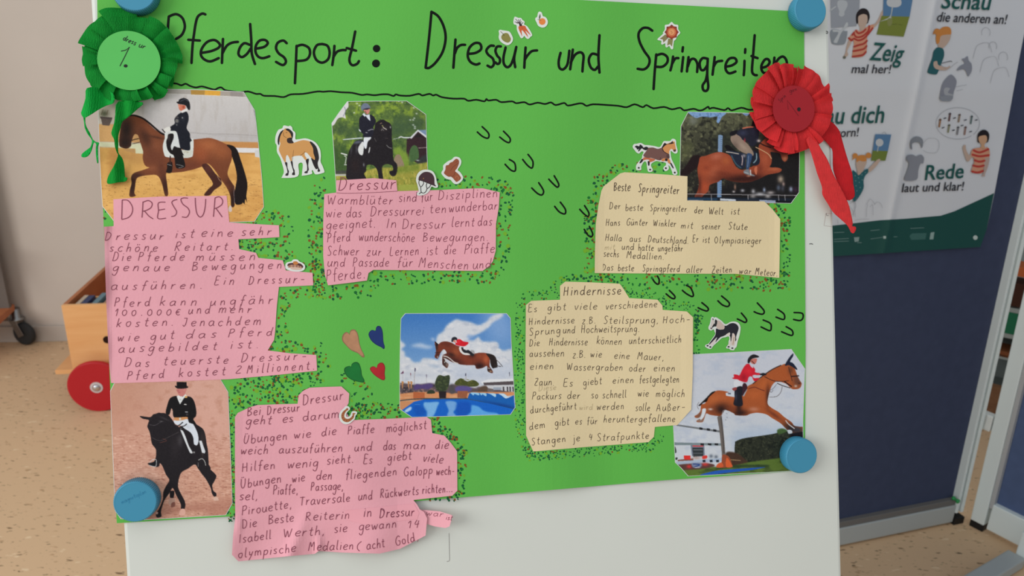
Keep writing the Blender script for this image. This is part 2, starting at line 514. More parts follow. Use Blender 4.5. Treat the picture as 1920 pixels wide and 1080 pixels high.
def floor_mat():
    m = bpy.data.materials.new('speckled_linoleum'); m.use_nodes = True; nt = m.node_tree; b = nt.nodes['Principled BSDF']
    tc = nt.nodes.new('ShaderNodeTexCoord')
    def flecks(scale, rot, thr, seed):
        mp = nt.nodes.new('ShaderNodeMapping'); mp.inputs['Rotation'].default_value = (0, 0, rot); mp.inputs['Scale'].default_value = scale; mp.inputs['Location'].default_value = (seed, seed * 2, 0)
        n = nt.nodes.new('ShaderNodeTexNoise'); n.inputs['Scale'].default_value = 1; n.inputs['Detail'].default_value = 2.0; n.inputs['Roughness'].default_value = 0.55
        r = nt.nodes.new('ShaderNodeMapRange'); r.inputs['From Min'].default_value = thr; r.inputs['From Max'].default_value = thr + 0.06
        nt.links.new(tc.outputs['Object'], mp.inputs[0]); nt.links.new(mp.outputs[0], n.inputs['Vector']); nt.links.new(n.outputs['Fac'], r.inputs['Value'])
        return r
    cur = nt.nodes.new('ShaderNodeRGB'); cur.outputs[0].default_value = rgba((216, 182, 145)); src = cur.outputs[0]
    for sc_, rot, thr, seed, c in (((30, 95, 1), 0.15, 0.655, 3, (126, 100, 74)), ((42, 120, 1), 0.1, 0.66, 9, (112, 92, 68)), ((24, 60, 1), 0.2, 0.665, 17, (186, 150, 114)), ((20, 44, 1), 0.0, 0.65, 29, (230, 202, 166))):
        r = flecks(sc_, rot, thr, seed); mx = nt.nodes.new('ShaderNodeMix'); mx.data_type = 'RGBA'
        nt.links.new(r.outputs[0], mx.inputs[0]); nt.links.new(src, mx.inputs[6]); mx.inputs[7].default_value = rgba(c); src = mx.outputs[2]
    nt.links.new(src, b.inputs['Base Color']); b.inputs['Roughness'].default_value = 0.55; b.inputs['Specular IOR Level'].default_value = 0.25
    return m
M_FLOOR = floor_mat()

# ================================================================== the room
fl = box_obj('floor', (0.3, 1.0, -0.05), 7.5, 6.6, 0.10, M_FLOOR); prop(fl, kind='structure')
w0 = floor_pt(10, 641); w1 = floor_pt(120, 638.5)
WD = w1 - w0; WD[2] = 0; WD /= np.linalg.norm(WD); WD = np.array([math.cos(0.13), math.sin(0.13), 0.0])
WN = np.array([WD[1], -WD[0], 0.0])
wc = w1 + WD * 1.4 - WN * 0.055
wl = box_obj('wall_back', (wc[0], wc[1], 1.4), 6.8, 0.10, 2.8, M_WALL, ax=WD, ay=-WN); prop(wl, kind='structure')
bb = w1 + WD * 1.4 + WN * 0.002
bs = box_obj('baseboard_back', (bb[0], bb[1], 0.034), 6.8, 0.012, 0.068, mat('baseboard_paint', (192, 182, 172), 0.6, 0.3), ax=WD, ay=-WN, bev=0.002)
prop(bs, kind='structure')

# ------------------------------------------------------------------ the leaning white board
_l0, _l1 = [np.array(uv_of(*q)) for q in ((168, 0), (238, 1080))]
_r0, _r1 = [np.array(uv_of(*q)) for q in ((1554, 0), (1577, 1080))]
_dl = (_l0 - _l1) / np.linalg.norm(_l0 - _l1); _dr = (_r0 - _r1) / np.linalg.norm(_r0 - _r1)
_dv = _dl + _dr; _dv /= np.linalg.norm(_dv)
_du = np.array([_dv[1], -_dv[0]])
# the poster hangs slightly askew on the board: the board has its own axes in the same plane
CA = BA * _du[0] + BB * _du[1]; CB = BA * _dv[0] + BB * _dv[1]
uL = float(((_l0 + _l1) / 2) @ _du); uR = float(((_r0 + _r1) / 2) @ _du)
vtop, vbot = 0.86, -0.62
cU, cV = (uL + uR) / 2, (vtop + vbot) / 2
bc = BO + cU * CA + cV * CB
foot = BO + cU * CA + vbot * CB
board = empty('presentation_board', (foot[0], foot[1], 0.0))
prop(board, 'white laminated presentation board leaning back on its stand, carrying the green poster', 'board')
box_obj('panel', bc - BN * 0.010, uR - uL, vtop - vbot, 0.020, M_BOARD, board, bev=0.0035, ax=CA, ay=CB, az=BN)
for uu in (uL + 0.05, uR - 0.05):
    p = BO + uu * CA + vbot * CB - BN * 0.01
    L = (p[2] - 0.012) / CB[2] + 0.10
    box_obj('leg', p - CB * (L / 2 - 0.10) - BN * 0.022, 0.03, L, 0.024, M_ALU, board, bev=0.003, ax=CA, ay=CB, az=BN)
    q = BO + uu * CA + (vtop - 0.3) * CB - BN * 0.034; g = np.array([q[0], q[1] + 0.55, 0.012])
    d = g - q; LL = np.linalg.norm(d); d /= LL; e = np.cross(d, BA); e /= np.linalg.norm(e)
    box_obj('rear_leg', (q + g) / 2, 0.024, LL, 0.024, M_ALU, board, ax=BA, ay=d, az=e)
# little pen marks and a pencilled rectangle on the board
M_PENCIL = mat('pencil_mark', (120, 116, 114), 0.8, 0.2)
flatB = lambda x, y, h: BP(x, y, h, wavy=False)
ink('pencil_mark', [[(1549.5, 400), (1549.5, 404), (1553, 404)]], 0.9, flatB, 0.0002, M_PENCIL, board, smoothn=1)
ink('pencil_mark', [[(1561, 400.5), (1548.5, 400), (1545, 423), (1560, 425)]], 0.7, flatB, 0.0002, mat('faint_pencil', (178, 160, 156), 0.8, 0.2), board, smoothn=1)
ink('pen_mark', [[(1518, 457.5), (1521, 457), (1524, 458)]], 1.2, flatB, 0.0002, mat('black_pen', (26, 26, 28), 0.6, 0.3), board)
ink('pen_mark', [[(1549, 58.5), (1552, 59.5), (1551.5, 62.5), (1549, 62)]], 1.1, flatB, 0.0002, MATS['black_pen'], board)
ink('pencil_mark', [[(838, 1053), (842, 1052), (843, 1050), (842, 1000)]], 0.7, flatB, 0.0002, M_PENCIL, board, smoothn=1)

# ------------------------------------------------------------------ navy pinboards on the right
LEAN = 0.055
PZ = np.array([-PD[0] * LEAN, -PD[1] * LEAN, 1.0])      # the uprights lean a little
def panel_pt(s, z, off=0.0):
    p = PA + PD * (s - LEAN * z) + PN * off; return np.array([p[0], p[1], z])
sR = 0.372
pin = empty('navy_pinboard', panel_pt(0.0, 0.0))
prop(pin, 'navy felt pinboard with grey bottom rail and pale post, hung with the printed poster', 'pinboard')
c = panel_pt((-0.75 + sR) / 2, 1.02, -0.012)
box_obj('felt_panel', c, sR + 0.75, 0.018, 1.90, M_FELT, pin, ax=PD, ay=-PN, az=PZ)
c = panel_pt((-0.75 + sR) / 2, 0.036, -0.001)
rb = box_obj('bottom_rail', c, sR + 0.75, 0.030, 0.056, M_GREYRAIL, pin, ax=PD, ay=-PN, bev=0.003)
c = panel_pt((-0.75 + sR) / 2, 0.072, -0.001)
box_obj('rail_edge', c, sR + 0.75, 0.022, 0.020, mat('dark_rail', (110, 108, 106), 0.6, 0.3), pin, ax=PD, ay=-PN, bev=0.002)
for i, (ds, wd, off, mm) in enumerate(((0.004, 0.008, 0.004, M_ALU), (0.0125, 0.009, -0.003, M_GREYRAIL), (0.022, 0.010, 0.004, M_ALU), (0.031, 0.008, -0.003, M_GREYRAIL))):
    box_obj('post_strip', panel_pt(sR + ds, 1.03, off), wd, 0.026, 1.98, mm, pin, ax=PD, ay=-PN, az=PZ, bev=0.001)
box_obj('foot_cap', panel_pt(sR + 0.018, 0.011, 0.0), 0.036, 0.036, 0.022, mat('black_plastic', (24, 24, 26), 0.5, 0.3), pin, ax=PD, ay=-PN, bev=0.002)
box_obj('left_post', panel_pt(-0.77, 1.0, 0.0), 0.036, 0.03, 2.0, M_ALU, pin, ax=PD, ay=-PN, az=PZ, bev=0.002)

q0 = floor_pt(1832, 986); q1 = floor_pt(1905, 1024)
D2 = q1 - q0; D2[2] = 0; D2 /= np.linalg.norm(D2); N2 = np.array([D2[1], -D2[0], 0.0])
pin2 = empty('navy_pinboard', (q0[0], q0[1], 0.0))
prop(pin2, 'second navy pinboard at the right edge, angled inward, white post and white bottom rail', 'pinboard')
def p2(s, z, off=0.0):
    p = q0 + D2 * s + N2 * off - PD * LEAN * z; return np.array([p[0], p[1], z])
box_obj('felt_panel', p2(0.42, 1.03, -0.012), 0.80, 0.018, 1.88, mat('blue_felt', (84, 100, 136), 0.95, 0.1, noise=0.05, nscale=40, bump=0.5, bscale=900), pin2, ax=D2, ay=-N2, az=PZ)
box_obj('bottom_rail', p2(0.43, 0.056, 0.0), 0.80, 0.032, 0.080, M_ALU, pin2, ax=D2, ay=-N2, bev=0.003)
box_obj('post', p2(0.004, 1.02, 0.0), 0.036, 0.034, 2.0, M_ALU, pin2, ax=D2, ay=-N2, az=PZ, bev=0.003)
box_obj('post_groove', p2(0.0275, 1.04, 0.0), 0.010, 0.024, 1.92, mat('groove', (176, 178, 180), 0.5, 0.3), pin2, ax=D2, ay=-N2, az=PZ, bev=0.001)
box_obj('foot_cap', p2(0.004, 0.012, 0.0), 0.036, 0.034, 0.024, MATS['black_plastic'], pin2, ax=D2, ay=-N2, bev=0.002)
# grey crossfoot at the lower right corner, under the second board
cf = empty('crossfoot', floor_pt(1893, 1052)); prop(cf, 'grey metal crossfoot on the floor at the lower right', 'stand foot')
g0 = floor_pt(1905, 1046, 0.02); g1 = floor_pt(1790, 1115, 0.02); gd = g1 - g0; gl = np.linalg.norm(gd); gd /= gl; gn = np.array([gd[1], -gd[0], 0])
box_obj('foot_bar', (g0 + g1) / 2 + np.array([0, 0, -0.003]), gl, 0.044, 0.030, M_GREYRAIL, cf, ax=gd, ay=gn, bev=0.004)
box_obj('upright', g0 + np.array([0.022, 0, 0.040]), 0.03, 0.034, 0.075, M_ALU, cf, ax=gd, ay=gn, bev=0.003)

# clip between the posts and the green pin
box_obj('hinge_clip', p2(-0.034, 0.325, 0.006), 0.036, 0.026, 0.046, mat('white_plastic', (214, 218, 216), 0.4, 0.4), pin2, ax=D2, ay=-N2, bev=0.004)
gp = panel_pt(sR - 0.012, 0.088, 0.008)
pn = lathe('push_pin', gp, PN, [(0.006, 0), (0.006, 0.003), (0.0035, 0.006), (0.0035, 0.012), (0.0065, 0.015), (0.0065, 0.018), (0, 0.019)], mat('green_plastic', (40, 150, 80), 0.4, 0.4), n=16)
prop(pn, 'green push pin at the foot of the navy pinboard beside the pale post', 'push pin')

# ------------------------------------------------------------------ shelf seen through the gap
gr = ray(1893, 560); gaz = np.array([gr[0], gr[1], 0]); gaz /= np.linalg.norm(gaz); gx = np.array([gaz[1], -gaz[0], 0.0])
SD = 3.05
sb = gaz * SD; shelf = empty('white_bookcase', (sb[0], sb[1], 0))
prop(shelf, 'white bookcase seen through the gap between the two pinboards', 'bookcase')
def sh(px, py, dep=0.0):
    r = ray(px, py); t = (SD + dep) / (r @ gaz); return CAM + r * t
M_SHELF = mat('shelf_white', (168, 176, 172), 0.7, 0.3)
zc = 0.70
box_obj('back_panel', sb + gaz * 0.27 + np.array([0, 0, 0.72]), 0.62, 0.012, 1.40, M_SHELF, shelf, ax=gx, ay=gaz)
for s_ in (-0.31, 0.31): box_obj('side_panel', sb + gx * s_ + gaz * 0.14 + np.array([0, 0, 0.72]), 0.018, 0.27, 1.42, M_SHELF, shelf, ax=gx, ay=gaz)
zs = [float(sh(1892, y)[2]) for y in (577, 623, 668)]
for z_ in (0.03, zs[2] - 0.012, zs[1] - 0.018, zs[0] - 0.010, 1.41):
    box_obj('shelf_board', sb + gaz * 0.14 + np.array([0, 0, z_]), 0.60, 0.26, 0.016, M_SHELF, shelf, ax=gx, ay=gaz)
for (x, ya, yb, col, lab) in ((1915, 503, 521, (206, 110, 60), 'orange book upright on the top tier of the white bookcase'),
                             (1904, 533, 577, (72, 40, 28), 'dark brown book upright on the middle tier of the white bookcase'),
                             (1892, 587, 628, (36, 120, 84), 'green book upright on the lower tier of the white bookcase'),
                             (1880, 661, 672, (140, 82, 48), 'small brown box low on the white bookcase')):
    a = sh(x, ya); b = sh(x, yb); hh = a[2] - b[2]; cc = (a + b) / 2
    bk = box_obj('book' if 'book u' in lab else 'small_box', cc + gaz * 0.06 + gx * 0.0, 0.050, 0.10, hh, mat('cover_%d' % x, col, 0.6, 0.3), bev=0.002, ax=gx, ay=gaz)
    prop(bk, lab, 'book' if 'book u' in lab else 'box')
a = sh(1862, 712); b = sh(1852, 800)
plank = box_obj('wooden_plinth', sb - gaz * 0.05 + gx * -0.03 + np.array([0, 0, (a[2] + 0.0) / 2]), 0.56, 0.03, a[2], wood('plinth_wood', (128, 92, 66), (146, 106, 76)), ax=gx, ay=gaz)
prop(plank, 'brown wooden plinth board standing before the white bookcase', 'board')

# ------------------------------------------------------------------ book box with red wheels
bd_ = ray(715, 42.0); bd_ = np.array([bd_[0], bd_[1], 0]); bd_ /= np.linalg.norm(bd_); bx_ = np.array([bd_[1], -bd_[0], 0])
fc = floor_pt(190, 764)
box_ = empty('book_trolley', fc); prop(box_, 'birch wooden book box on red disc wheels, half hidden by the board', 'trolley')
def on_front(px, py, off=0.0):
    r = ray(px, py); t = ((fc + bd_ * off - CAM) @ bd_) / (r @ bd_); return CAM + r * t
tl = on_front(116, 573, 0.02); bl = on_front(137, 703, 0.02)
X0 = (tl + bl) / 2; x0 = float((X0 - fc) @ bx_); ztop = float(tl[2]); zbot = float(bl[2]); BW = 0.62; BDp = 0.40
def bxp(x, y, z): return fc + bx_ * x + bd_ * y + np.array([0, 0, z])
T = 0.014
box_obj('front_panel', bxp(x0 + BW / 2, 0.02 + T / 2, (ztop + zbot) / 2), BW, T, ztop - zbot, M_BIRCH, box_, ax=bx_, ay=bd_, bev=0.001)
box_obj('side_panel', bxp(x0 + T / 2, 0.02 + T + BDp / 2, (ztop + zbot) / 2), T, BDp, ztop - zbot, M_BROWN, box_, ax=bx_, ay=bd_, bev=0.001)
box_obj('side_panel', bxp(x0 + BW - T / 2, 0.02 + T + BDp / 2, (ztop + zbot) / 2), T, BDp, ztop - zbot, M_BROWN, box_, ax=bx_, ay=bd_, bev=0.001)
box_obj('divider', bxp(x0 + BW / 2, 0.17, (ztop + zbot) / 2 - 0.01), BW - 2 * T - 0.002, T * 0.7, ztop - zbot - 0.03, M_BIRCH, box_, ax=bx_, ay=bd_, bev=0.001)
box_obj('back_panel', bxp(x0 + BW / 2, 0.02 + BDp + T * 1.5, (ztop + zbot) / 2), BW, T, ztop - zbot, M_BROWN, box_, ax=bx_, ay=bd_, bev=0.001)
box_obj('bottom_panel', bxp(x0 + BW / 2, 0.02 + BDp / 2 + T, zbot + T / 2), BW - 2 * T, BDp, T, M_BIRCH, box_, ax=bx_, ay=bd_)
pl = on_front(108, 714, 0.0)
box_obj('footboard', bxp(x0 + BW / 2 - 0.035, 0.10 + 0.16, float(pl[2]) + 0.008), BW + 0.07, 0.42, 0.016, M_BIRCH, box_, ax=bx_, ay=bd_, bev=0.002)
wr = float(fc[2]) + (float(on_front(192, 672)[2])) / 2
M_RED = mat('red_wheel_paint', (184, 28, 38), 0.4, 0.35)
for wx, wy in ((0.0, 0.0), (BW - 0.2, 0.0), (0.0, 0.50), (BW - 0.2, 0.50)):
    wc_ = bxp(wx + 0.008, wy - 0.022 if wy == 0 else wy, wr)
    wobj = lathe('wheel', wc_, -bd_, [(0, -0.009), (wr - 0.001, -0.009), (wr, -0.007), (wr, 0.005), (wr - 0.003, 0.009), (0, 0.009)], M_RED, box_, n=64, ref=(0, 0, 1))
    lathe('washer', wc_, -bd_, [(0.020, 0.008), (0.020, 0.0105), (0.0, 0.0106)], mat('pale_washer', (206, 196, 194), 0.5, 0.3), wobj, n=24, ref=(0, 0, 1))
    lathe('hub_cap', wc_, -bd_, [(0.013, 0.009), (0.0125, 0.014), (0.008, 0.018), (0.0, 0.020)], mat('chrome', (210, 210, 214), 0.12, 0.5, metal=1.0), wobj, n=24, ref=(0, 0, 1))
hole = on_front(201, 637, 0.019)
lathe('finger_hole', hole, -bd_, [(0.013, 0.0), (0.013, 0.0015), (0.0, 0.0016)], mat('dark_hole', (46, 26, 20), 0.9, 0.1), box_, n=24, ref=(0, 0, 1))
bk_specs = [(0.020, 0.014, (190, 170, 150), 0.02, 'thin cream book beside the left wall of the book box'),
            (0.040, 0.024, (30, 48, 92), 0.022, 'dark navy book leaning in the wooden book box'),
            (0.080, 0.018, (96, 126, 138), 0.006, 'teal grey book standing in the wooden book box'),
            (0.106, 0.012, (170, 130, 104), 0.02, 'thin tan book right of the teal grey book'),
            (0.126, 0.012, (104, 140, 124), 0.016, 'sage green book nearest the board in the book box')]
for (bx0, bw, col, dz, lab) in bk_specs:
    hgt = ztop - zbot - T - 0.001 - dz * 0.5
    ang = 0.0 if bw < 0.02 else 0.04
    axv = bx_ * math.cos(ang) + np.array([0, 0, math.sin(ang)]); azv = np.cross(axv, bd_)
    b_ = empty('book', bxp(x0 + T + bx0, 0.095, zbot + T)); prop(b_, lab, 'book', 'books in the wooden book box')
    cc = bxp(x0 + T + bx0, 0.095, zbot + T + hgt / 2 + 0.001)
    cc = cc - bd_ * 0.008
    box_obj('cover', cc, bw, 0.120, hgt, mat('book_cover_%d' % int(bx0 * 1000), col, 0.5, 0.4), b_, ax=axv, ay=bd_, az=azv, bev=0.0012)
    box_obj('pages', cc - azv * 0.003 - bd_ * 0.003, bw * 0.66, 0.105, hgt - 0.001, mat('book_pages', (212, 204, 188), 0.9, 0.1), b_, ax=axv, ay=bd_, az=azv)
# ------------------------------------------------------------------ rolling shelf at the far left
c0 = floor_pt(50, 645)
rs = empty('rolling_shelf', c0); prop(rs, 'grey sided rolling shelf with wooden base board on casters, at the left edge', 'shelf')
sd = ray(620, 42); sd = np.array([sd[0], sd[1], 0]); sd /= np.linalg.norm(sd); sx_ = np.array([sd[1], -sd[0], 0])
def rsp(x, y, z): return c0 + sx_ * x + sd * y + np.array([0, 0, z])
M_SIDE = mat('shelf_side', (112, 104, 98), 0.7, 0.2)
def at_depth(px, py, off=0.0):
    r = ray(px, py); t = ((c0 + sd * off - CAM) @ sd) / (r @ sd); return CAM + r * t
k = at_depth(27, 572, 0.0); kx = float((k - c0) @ sx_); kz = float(k[2])
box_obj('base_board', rsp(kx - 0.25, -0.15, kz - 0.008), 0.50, 0.30, 0.026, M_BROWN, rs, ax=sx_, ay=sd, bev=0.002)
k3 = at_depth(36, 598, 0.008); sx3 = float((k3 - c0) @ sx_)
box_obj('side_panel', rsp(sx3 - 0.014, -0.034, kz + 0.55), 0.02, 0.024, 1.10, M_SIDE, rs, ax=sx_, ay=sd, bev=0.002)
box_obj('back_panel', rsp(sx3 - 0.24, -0.040, kz + 0.53), 0.44, 0.010, 1.16, M_SIDE, rs, ax=sx_, ay=sd)
k2 = at_depth(3, 446, 0.0)
box_obj('shelf_board', rsp(kx - 0.29, -0.13, float(k2[2])), 0.48, 0.25, 0.018, M_BROWN, rs, ax=sx_, ay=sd, bev=0.002)
M_CHROME2 = mat('zinc', (150, 150, 150), 0.35, 0.5, metal=1.0); M_TYRE = mat('tyre', (52, 54, 56), 0.6, 0.3)
for (cx_, cy_) in ((0.0, 0.0), (-0.44, 0.0), (-0.34, -0.24)):
    cas = empty('caster', rsp(cx_, cy_, 0)); cas.parent = rs; cas.location = Vector(rsp(cx_, cy_, 0) - c0)
    ax_ = sd * 0.9 + sx_ * 0.44; ax_ /= np.linalg.norm(ax_); tx = np.array([ax_[1], -ax_[0], 0])
    rw = 0.047
    w_ = rsp(cx_, cy_, rw)
    lathe('tyre', w_, ax_, [(0.018, -0.013), (rw - 0.006, -0.013), (rw, -0.008), (rw, 0.008), (rw - 0.006, 0.013), (0.018, 0.013)], M_TYRE, cas, n=36, ref=(0, 0, 1))
    lathe('wheel_disc', w_, ax_, [(0.0, -0.011), (0.019, -0.011), (0.019, 0.011), (0.0, 0.011)], mat('wheel_grey', (120, 122, 122), 0.5, 0.3), cas, n=24, ref=(0, 0, 1))
    for q in (-1, 1):
        bm = bmesh.new(); cc = w_ + ax_ * 0.019 * q - tx * 0.014 + np.array([0, 0, 0.028]); dd = np.array([0, 0, 0.9]) - tx * 0.43; dd /= np.linalg.norm(dd)
        box(bm, cc, 0.030, 0.003, 0.075, ax=np.cross(dd, ax_), ay=ax_, az=dd, bev=0.001)
        bm_obj('fork', bm, M_CHROME2, cas)
    lathe('swivel_plate', w_ - tx * 0.026 + np.array([0, 0, 0.058]), (0, 0, 1), [(0.03, 0), (0.03, 0.006), (0.018, 0.010), (0.018, max(kz - rw - 0.058 - 0.018, 0.02))], M_CHROME2, cas, n=24, ref=(1, 0, 0))
# ================================================================== the green poster
M_GREEN = mat('green_card', (92, 178, 74), 0.75, 0.25, noise=0.02, nscale=8, bump=0.15, bscale=500)
M_MARK = mat('black_marker', (12, 18, 14), 0.6, 0.12)
poster_px = [(181.5, -47), (700, -20), (1100, 0.5), (1507.5, 22), (1508.5, 200), (1509, 420), (1510.5, 650), (1509, 882), (1400, 889.5), (1240, 901),
             (1100, 913), (960, 925), (800, 938), (600, 955), (435, 968), (219, 981), (213, 870), (207, 735), (201, 600), (195, 440), (190, 300), (184, 120)]
poster = sheet('green_poster', poster_px, BP, 0.0005, 0.0004, M_GREEN, step=14)
prop(poster, 'large green cardboard poster about riding, hand lettered title, fixed to the white board', 'poster')

LET = [
 [[(316.5, 31), (314.5, 58), (315, 95)], [(316.5, 31), (330, 26.5), (342, 34), (346.5, 50), (341, 65), (330, 73)]],
 [[(385, 27), (379, 25.5), (371, 31), (367, 43), (364, 62), (361, 85), (359, 118)], [(353, 74.5), (374.5, 76)]],
 [[(378, 99), (395, 96), (409, 90), (412, 83), (402, 75), (388, 79), (378, 92), (377, 104), (384, 112), (395, 115), (410, 109)]],
 [[(418, 73), (417, 95), (416, 118)], [(417, 100), (425, 86), (435, 80), (446, 78.5)]],
 [[(468, 84), (458, 81), (450, 89), (447, 101), (453, 107), (462, 102), (470, 91)], [(469, 45), (471, 75), (472, 100), (478, 120)]],
 [[(481, 91), (495, 88), (502, 81), (497, 75), (487, 76), (480, 85), (479, 97), (484, 106), (493, 109), (505, 105.5)]],
 [[(537.5, 81), (531, 76), (521, 80), (517.5, 90), (522.5, 100), (532.5, 107.5), (536, 116), (530, 122), (517.5, 116)]],
 [[(556, 86), (555, 112), (553, 156)], [(556, 87), (567, 84), (579, 90), (581, 102), (574, 112), (557, 114.5)]],
 [[(604, 82.5), (594, 85), (588.5, 98), (593, 112), (604, 117.5), (615, 111), (618, 98), (614, 86), (604, 82.5)]],
 [[(627, 86), (625.5, 104), (623, 122)], [(625, 107), (632, 97), (641, 94), (648, 94)]],
 [[(666, 59), (660, 90), (655, 112), (660, 122), (669, 120), (673, 114.5)], [(650, 90), (667.5, 95)]],
 None,
 [[(809, 22), (804, 75), (798, 127)], [(809, 22), (822, 31), (832, 50), (835.5, 72), (830, 97), (817, 117), (805, 127), (798, 127)]],
 [[(854, 74), (852, 100), (850, 127)], [(853, 100), (857, 90), (864, 84.5), (872, 84)]],
 [[(879, 101), (892, 99), (902, 92), (900, 82), (890, 81), (880, 90), (877, 105), (882, 116), (892, 121), (899, 119)]],
 [[(926, 86), (919, 86), (912, 94), (915, 102), (924, 110), (926, 120), (921, 126), (914, 123)]],
 [[(939, 87), (932, 87.5), (929, 95), (932, 104), (937, 110), (937, 117), (933, 120), (929, 117)]],
 [[(948, 89), (944, 108), (945, 120), (951, 126), (958, 121), (964, 105), (968, 88)], [(967, 92), (964, 110), (966, 126)]],
 [[(985.5, 89), (984, 108), (983, 127)], [(984, 112), (989, 104), (997, 96), (1007, 94.5)]],
 [[(1051, 99), (1047.5, 115), (1049, 127), (1056, 130), (1064, 120), (1067.5, 95)]],
 [[(1074, 93), (1071.5, 112), (1069, 130)], [(1070, 118), (1078, 103), (1088, 98), (1094, 104), (1093, 120), (1092, 134)]],
 [[(1124, 66), (1122, 105), (1124, 136)], [(1121, 103), (1110, 101), (1104, 112), (1107.5, 126), (1115, 131), (1121, 125)]],
 [[(1223, 57.5), (1215, 52.5), (1205, 53), (1197.5, 62.5), (1199, 77.5), (1207.5, 95), (1217.5, 110), (1216, 122.5), (1207.5, 130), (1195.5, 129)]],
 [[(1230.5, 102), (1227.5, 135), (1225.5, 167)], [(1230, 104), (1242, 101), (1251, 107), (1251, 117), (1242, 125), (1229, 125)]],
 [[(1262, 106), (1260, 120), (1257, 132)], [(1260, 120), (1266, 110), (1272, 109)]],
 [[(1281, 107), (1279.5, 120), (1278, 134)], [(1280.5, 88.5), (1279.5, 96.5)]],
 [[(1291, 107), (1289.5, 120), (1288, 134)], [(1289.5, 125), (1295, 112), (1302.5, 111), (1307.5, 120), (1307, 135)]],
 [[(1326, 110), (1317.5, 109), (1312, 117.5), (1314, 130), (1320, 131), (1326, 122.5)], [(1327, 110), (1326, 140), (1328, 162), (1325, 170), (1319, 169), (1317.5, 160), (1323, 151), (1326, 138)]],
 [[(1340, 107), (1338, 124), (1336, 140)], [(1338, 125), (1344, 116), (1354, 114)]],
 [[(1361, 125), (1372.5, 122.5), (1381, 116), (1377.5, 109), (1367.5, 110), (1361, 120), (1361, 131), (1367.5, 137.5), (1379, 134)]],
 [[(1396, 114), (1395.5, 128), (1394.5, 141)], [(1397.5, 92), (1397, 99)]],
 [[(1415, 66), (1412, 105), (1410, 132.5), (1414, 140), (1419, 141)], [(1409, 105), (1420.5, 109)]],
 [[(1429, 127), (1438, 124), (1443, 117), (1440, 111), (1434, 112), (1428, 122), (1428, 131), (1433, 137), (1442, 135)]],
 [[(1452, 108), (1451, 120), (1450, 131)], [(1452, 122), (1460, 110), (1468, 106), (1474, 112), (1476, 122)]],
]
HI = 0.00062
for s in LET:
    if s is None:
        V, Fc = [], []
        for (cx, cy, r) in ((706, 91, 7), (705, 119, 7.5)):
            d = disc2d(cx, cy, r, 20); b = len(V); V += [tuple(p) for p in d]; Fc.append([b + i for i in range(20)])
        V = np.array(V); o = mesh_obj('title_colon', BP(V[:, 0], V[:, 1], HI), Fc, M_MARK, poster)
    else:
        ink('title_letter', s, 4.9, BP, HI, M_MARK, poster)
WAV = [(322, 156), (332, 157), (340, 160), (348, 157), (356, 161), (367, 164), (378, 162), (390, 165), (402, 168), (409, 165), (415, 164), (422, 169), (435, 171), (450, 173), (465, 171.5), (480, 176),
 (488, 176), (495, 179.5), (515, 180), (532, 182), (545, 177), (568, 176), (595, 171.5), (606, 172), (620, 171), (640, 173), (660, 174), (678, 178), (688, 177), (702, 178.5), (715, 177), (728, 177), (738, 180),
 (742, 177), (750, 179), (768, 179.5), (785, 176), (792, 179), (805, 176), (812, 179), (818, 177.5), (828, 182), (850, 185), (870, 185), (878, 189), (893, 187), (908, 190), (912, 185.5), (916, 188.5), (930, 187), (940, 191.5), (960, 190),
 (968, 193.5), (983, 191.5), (993, 196), (1008, 192.5), (1022, 195), (1033, 192), (1042, 197), (1058, 193), (1065, 198), (1085, 194), (1093, 194.5), (1100, 198.5), (1112, 195.5), (1140, 197), (1160, 198.5), (1175, 201), (1190, 195.5),
 (1205, 201), (1212, 197), (1225, 203), (1245, 200.5), (1260, 205), (1275, 202), (1283, 207), (1300, 204), (1310, 207), (1318, 206), (1328, 200), (1330, 204), (1338, 202), (1358, 206.5), (1365, 202.5), (1372, 207), (1390, 202), (1405, 206), (1420, 204), (1432, 204)]
ink('wavy_underline', [WAV], 3.3, BP, HI, M_MARK, poster, smoothn=3)
HOOF = [
 [(904, 237.5), (916, 250), (915, 259), (905, 256), (895, 247.5)], [(944, 246), (956, 259), (955, 267), (947.5, 265), (937, 257)],
 [(955, 299), (965, 306), (966, 320), (958, 319), (947, 308)], [(990, 289.5), (999, 302.5), (997.5, 315), (989, 310), (980, 299)],
 [(1010, 342.5), (1019, 357.5), (1016, 365.5), (1007.5, 362.5), (997, 352.5)], [(1039, 329.5), (1047.5, 345), (1045, 351), (1037.5, 345), (1029, 336)],
 [(1050.5, 379), (1060, 392.5), (1059, 401), (1049, 397.5), (1040, 387)], [(1096, 385.5), (1104, 399), (1102.5, 406), (1095, 401), (1087, 392.5)],
 [(1105, 424.5), (1111, 437.5), (1109, 444), (1102.5, 441), (1095.5, 430)], [(1232.5, 517.5), (1236, 525), (1234, 533), (1227.5, 529), (1222, 520)],
 [(1255, 544.5), (1265, 555), (1264, 560), (1257.5, 558), (1249, 551)], [(1287, 535), (1295, 540), (1300, 552), (1297.5, 556), (1287.5, 551), (1279.5, 544.5)],
 [(1316, 567.5), (1327.5, 577.5), (1326, 583), (1317.5, 581), (1309, 577)], [(1353, 555), (1367, 567.5), (1365, 574.5), (1355, 572), (1346, 564)],
 [(1420, 568), (1432.5, 582.5), (1430, 589), (1421, 587.5), (1414, 584.5)], [(1390, 587), (1399.5, 599), (1397.5, 604.5), (1389, 601), (1382.5, 598)],
 [(1458, 580), (1470, 589), (1469.5, 599), (1455, 594.5)], [(1489, 586), (1504, 587.5), (1505.5, 596), (1500, 601), (1488, 599)],
 [(1474, 612.5), (1485.5, 620), (1484.5, 629), (1465.5, 622)], [(1431, 600), (1444, 606), (1446, 614), (1443, 620), (1427, 613)]]
for s in HOOF: ink('hoof_mark', [s], 3.1, BP, HI, M_MARK, poster)

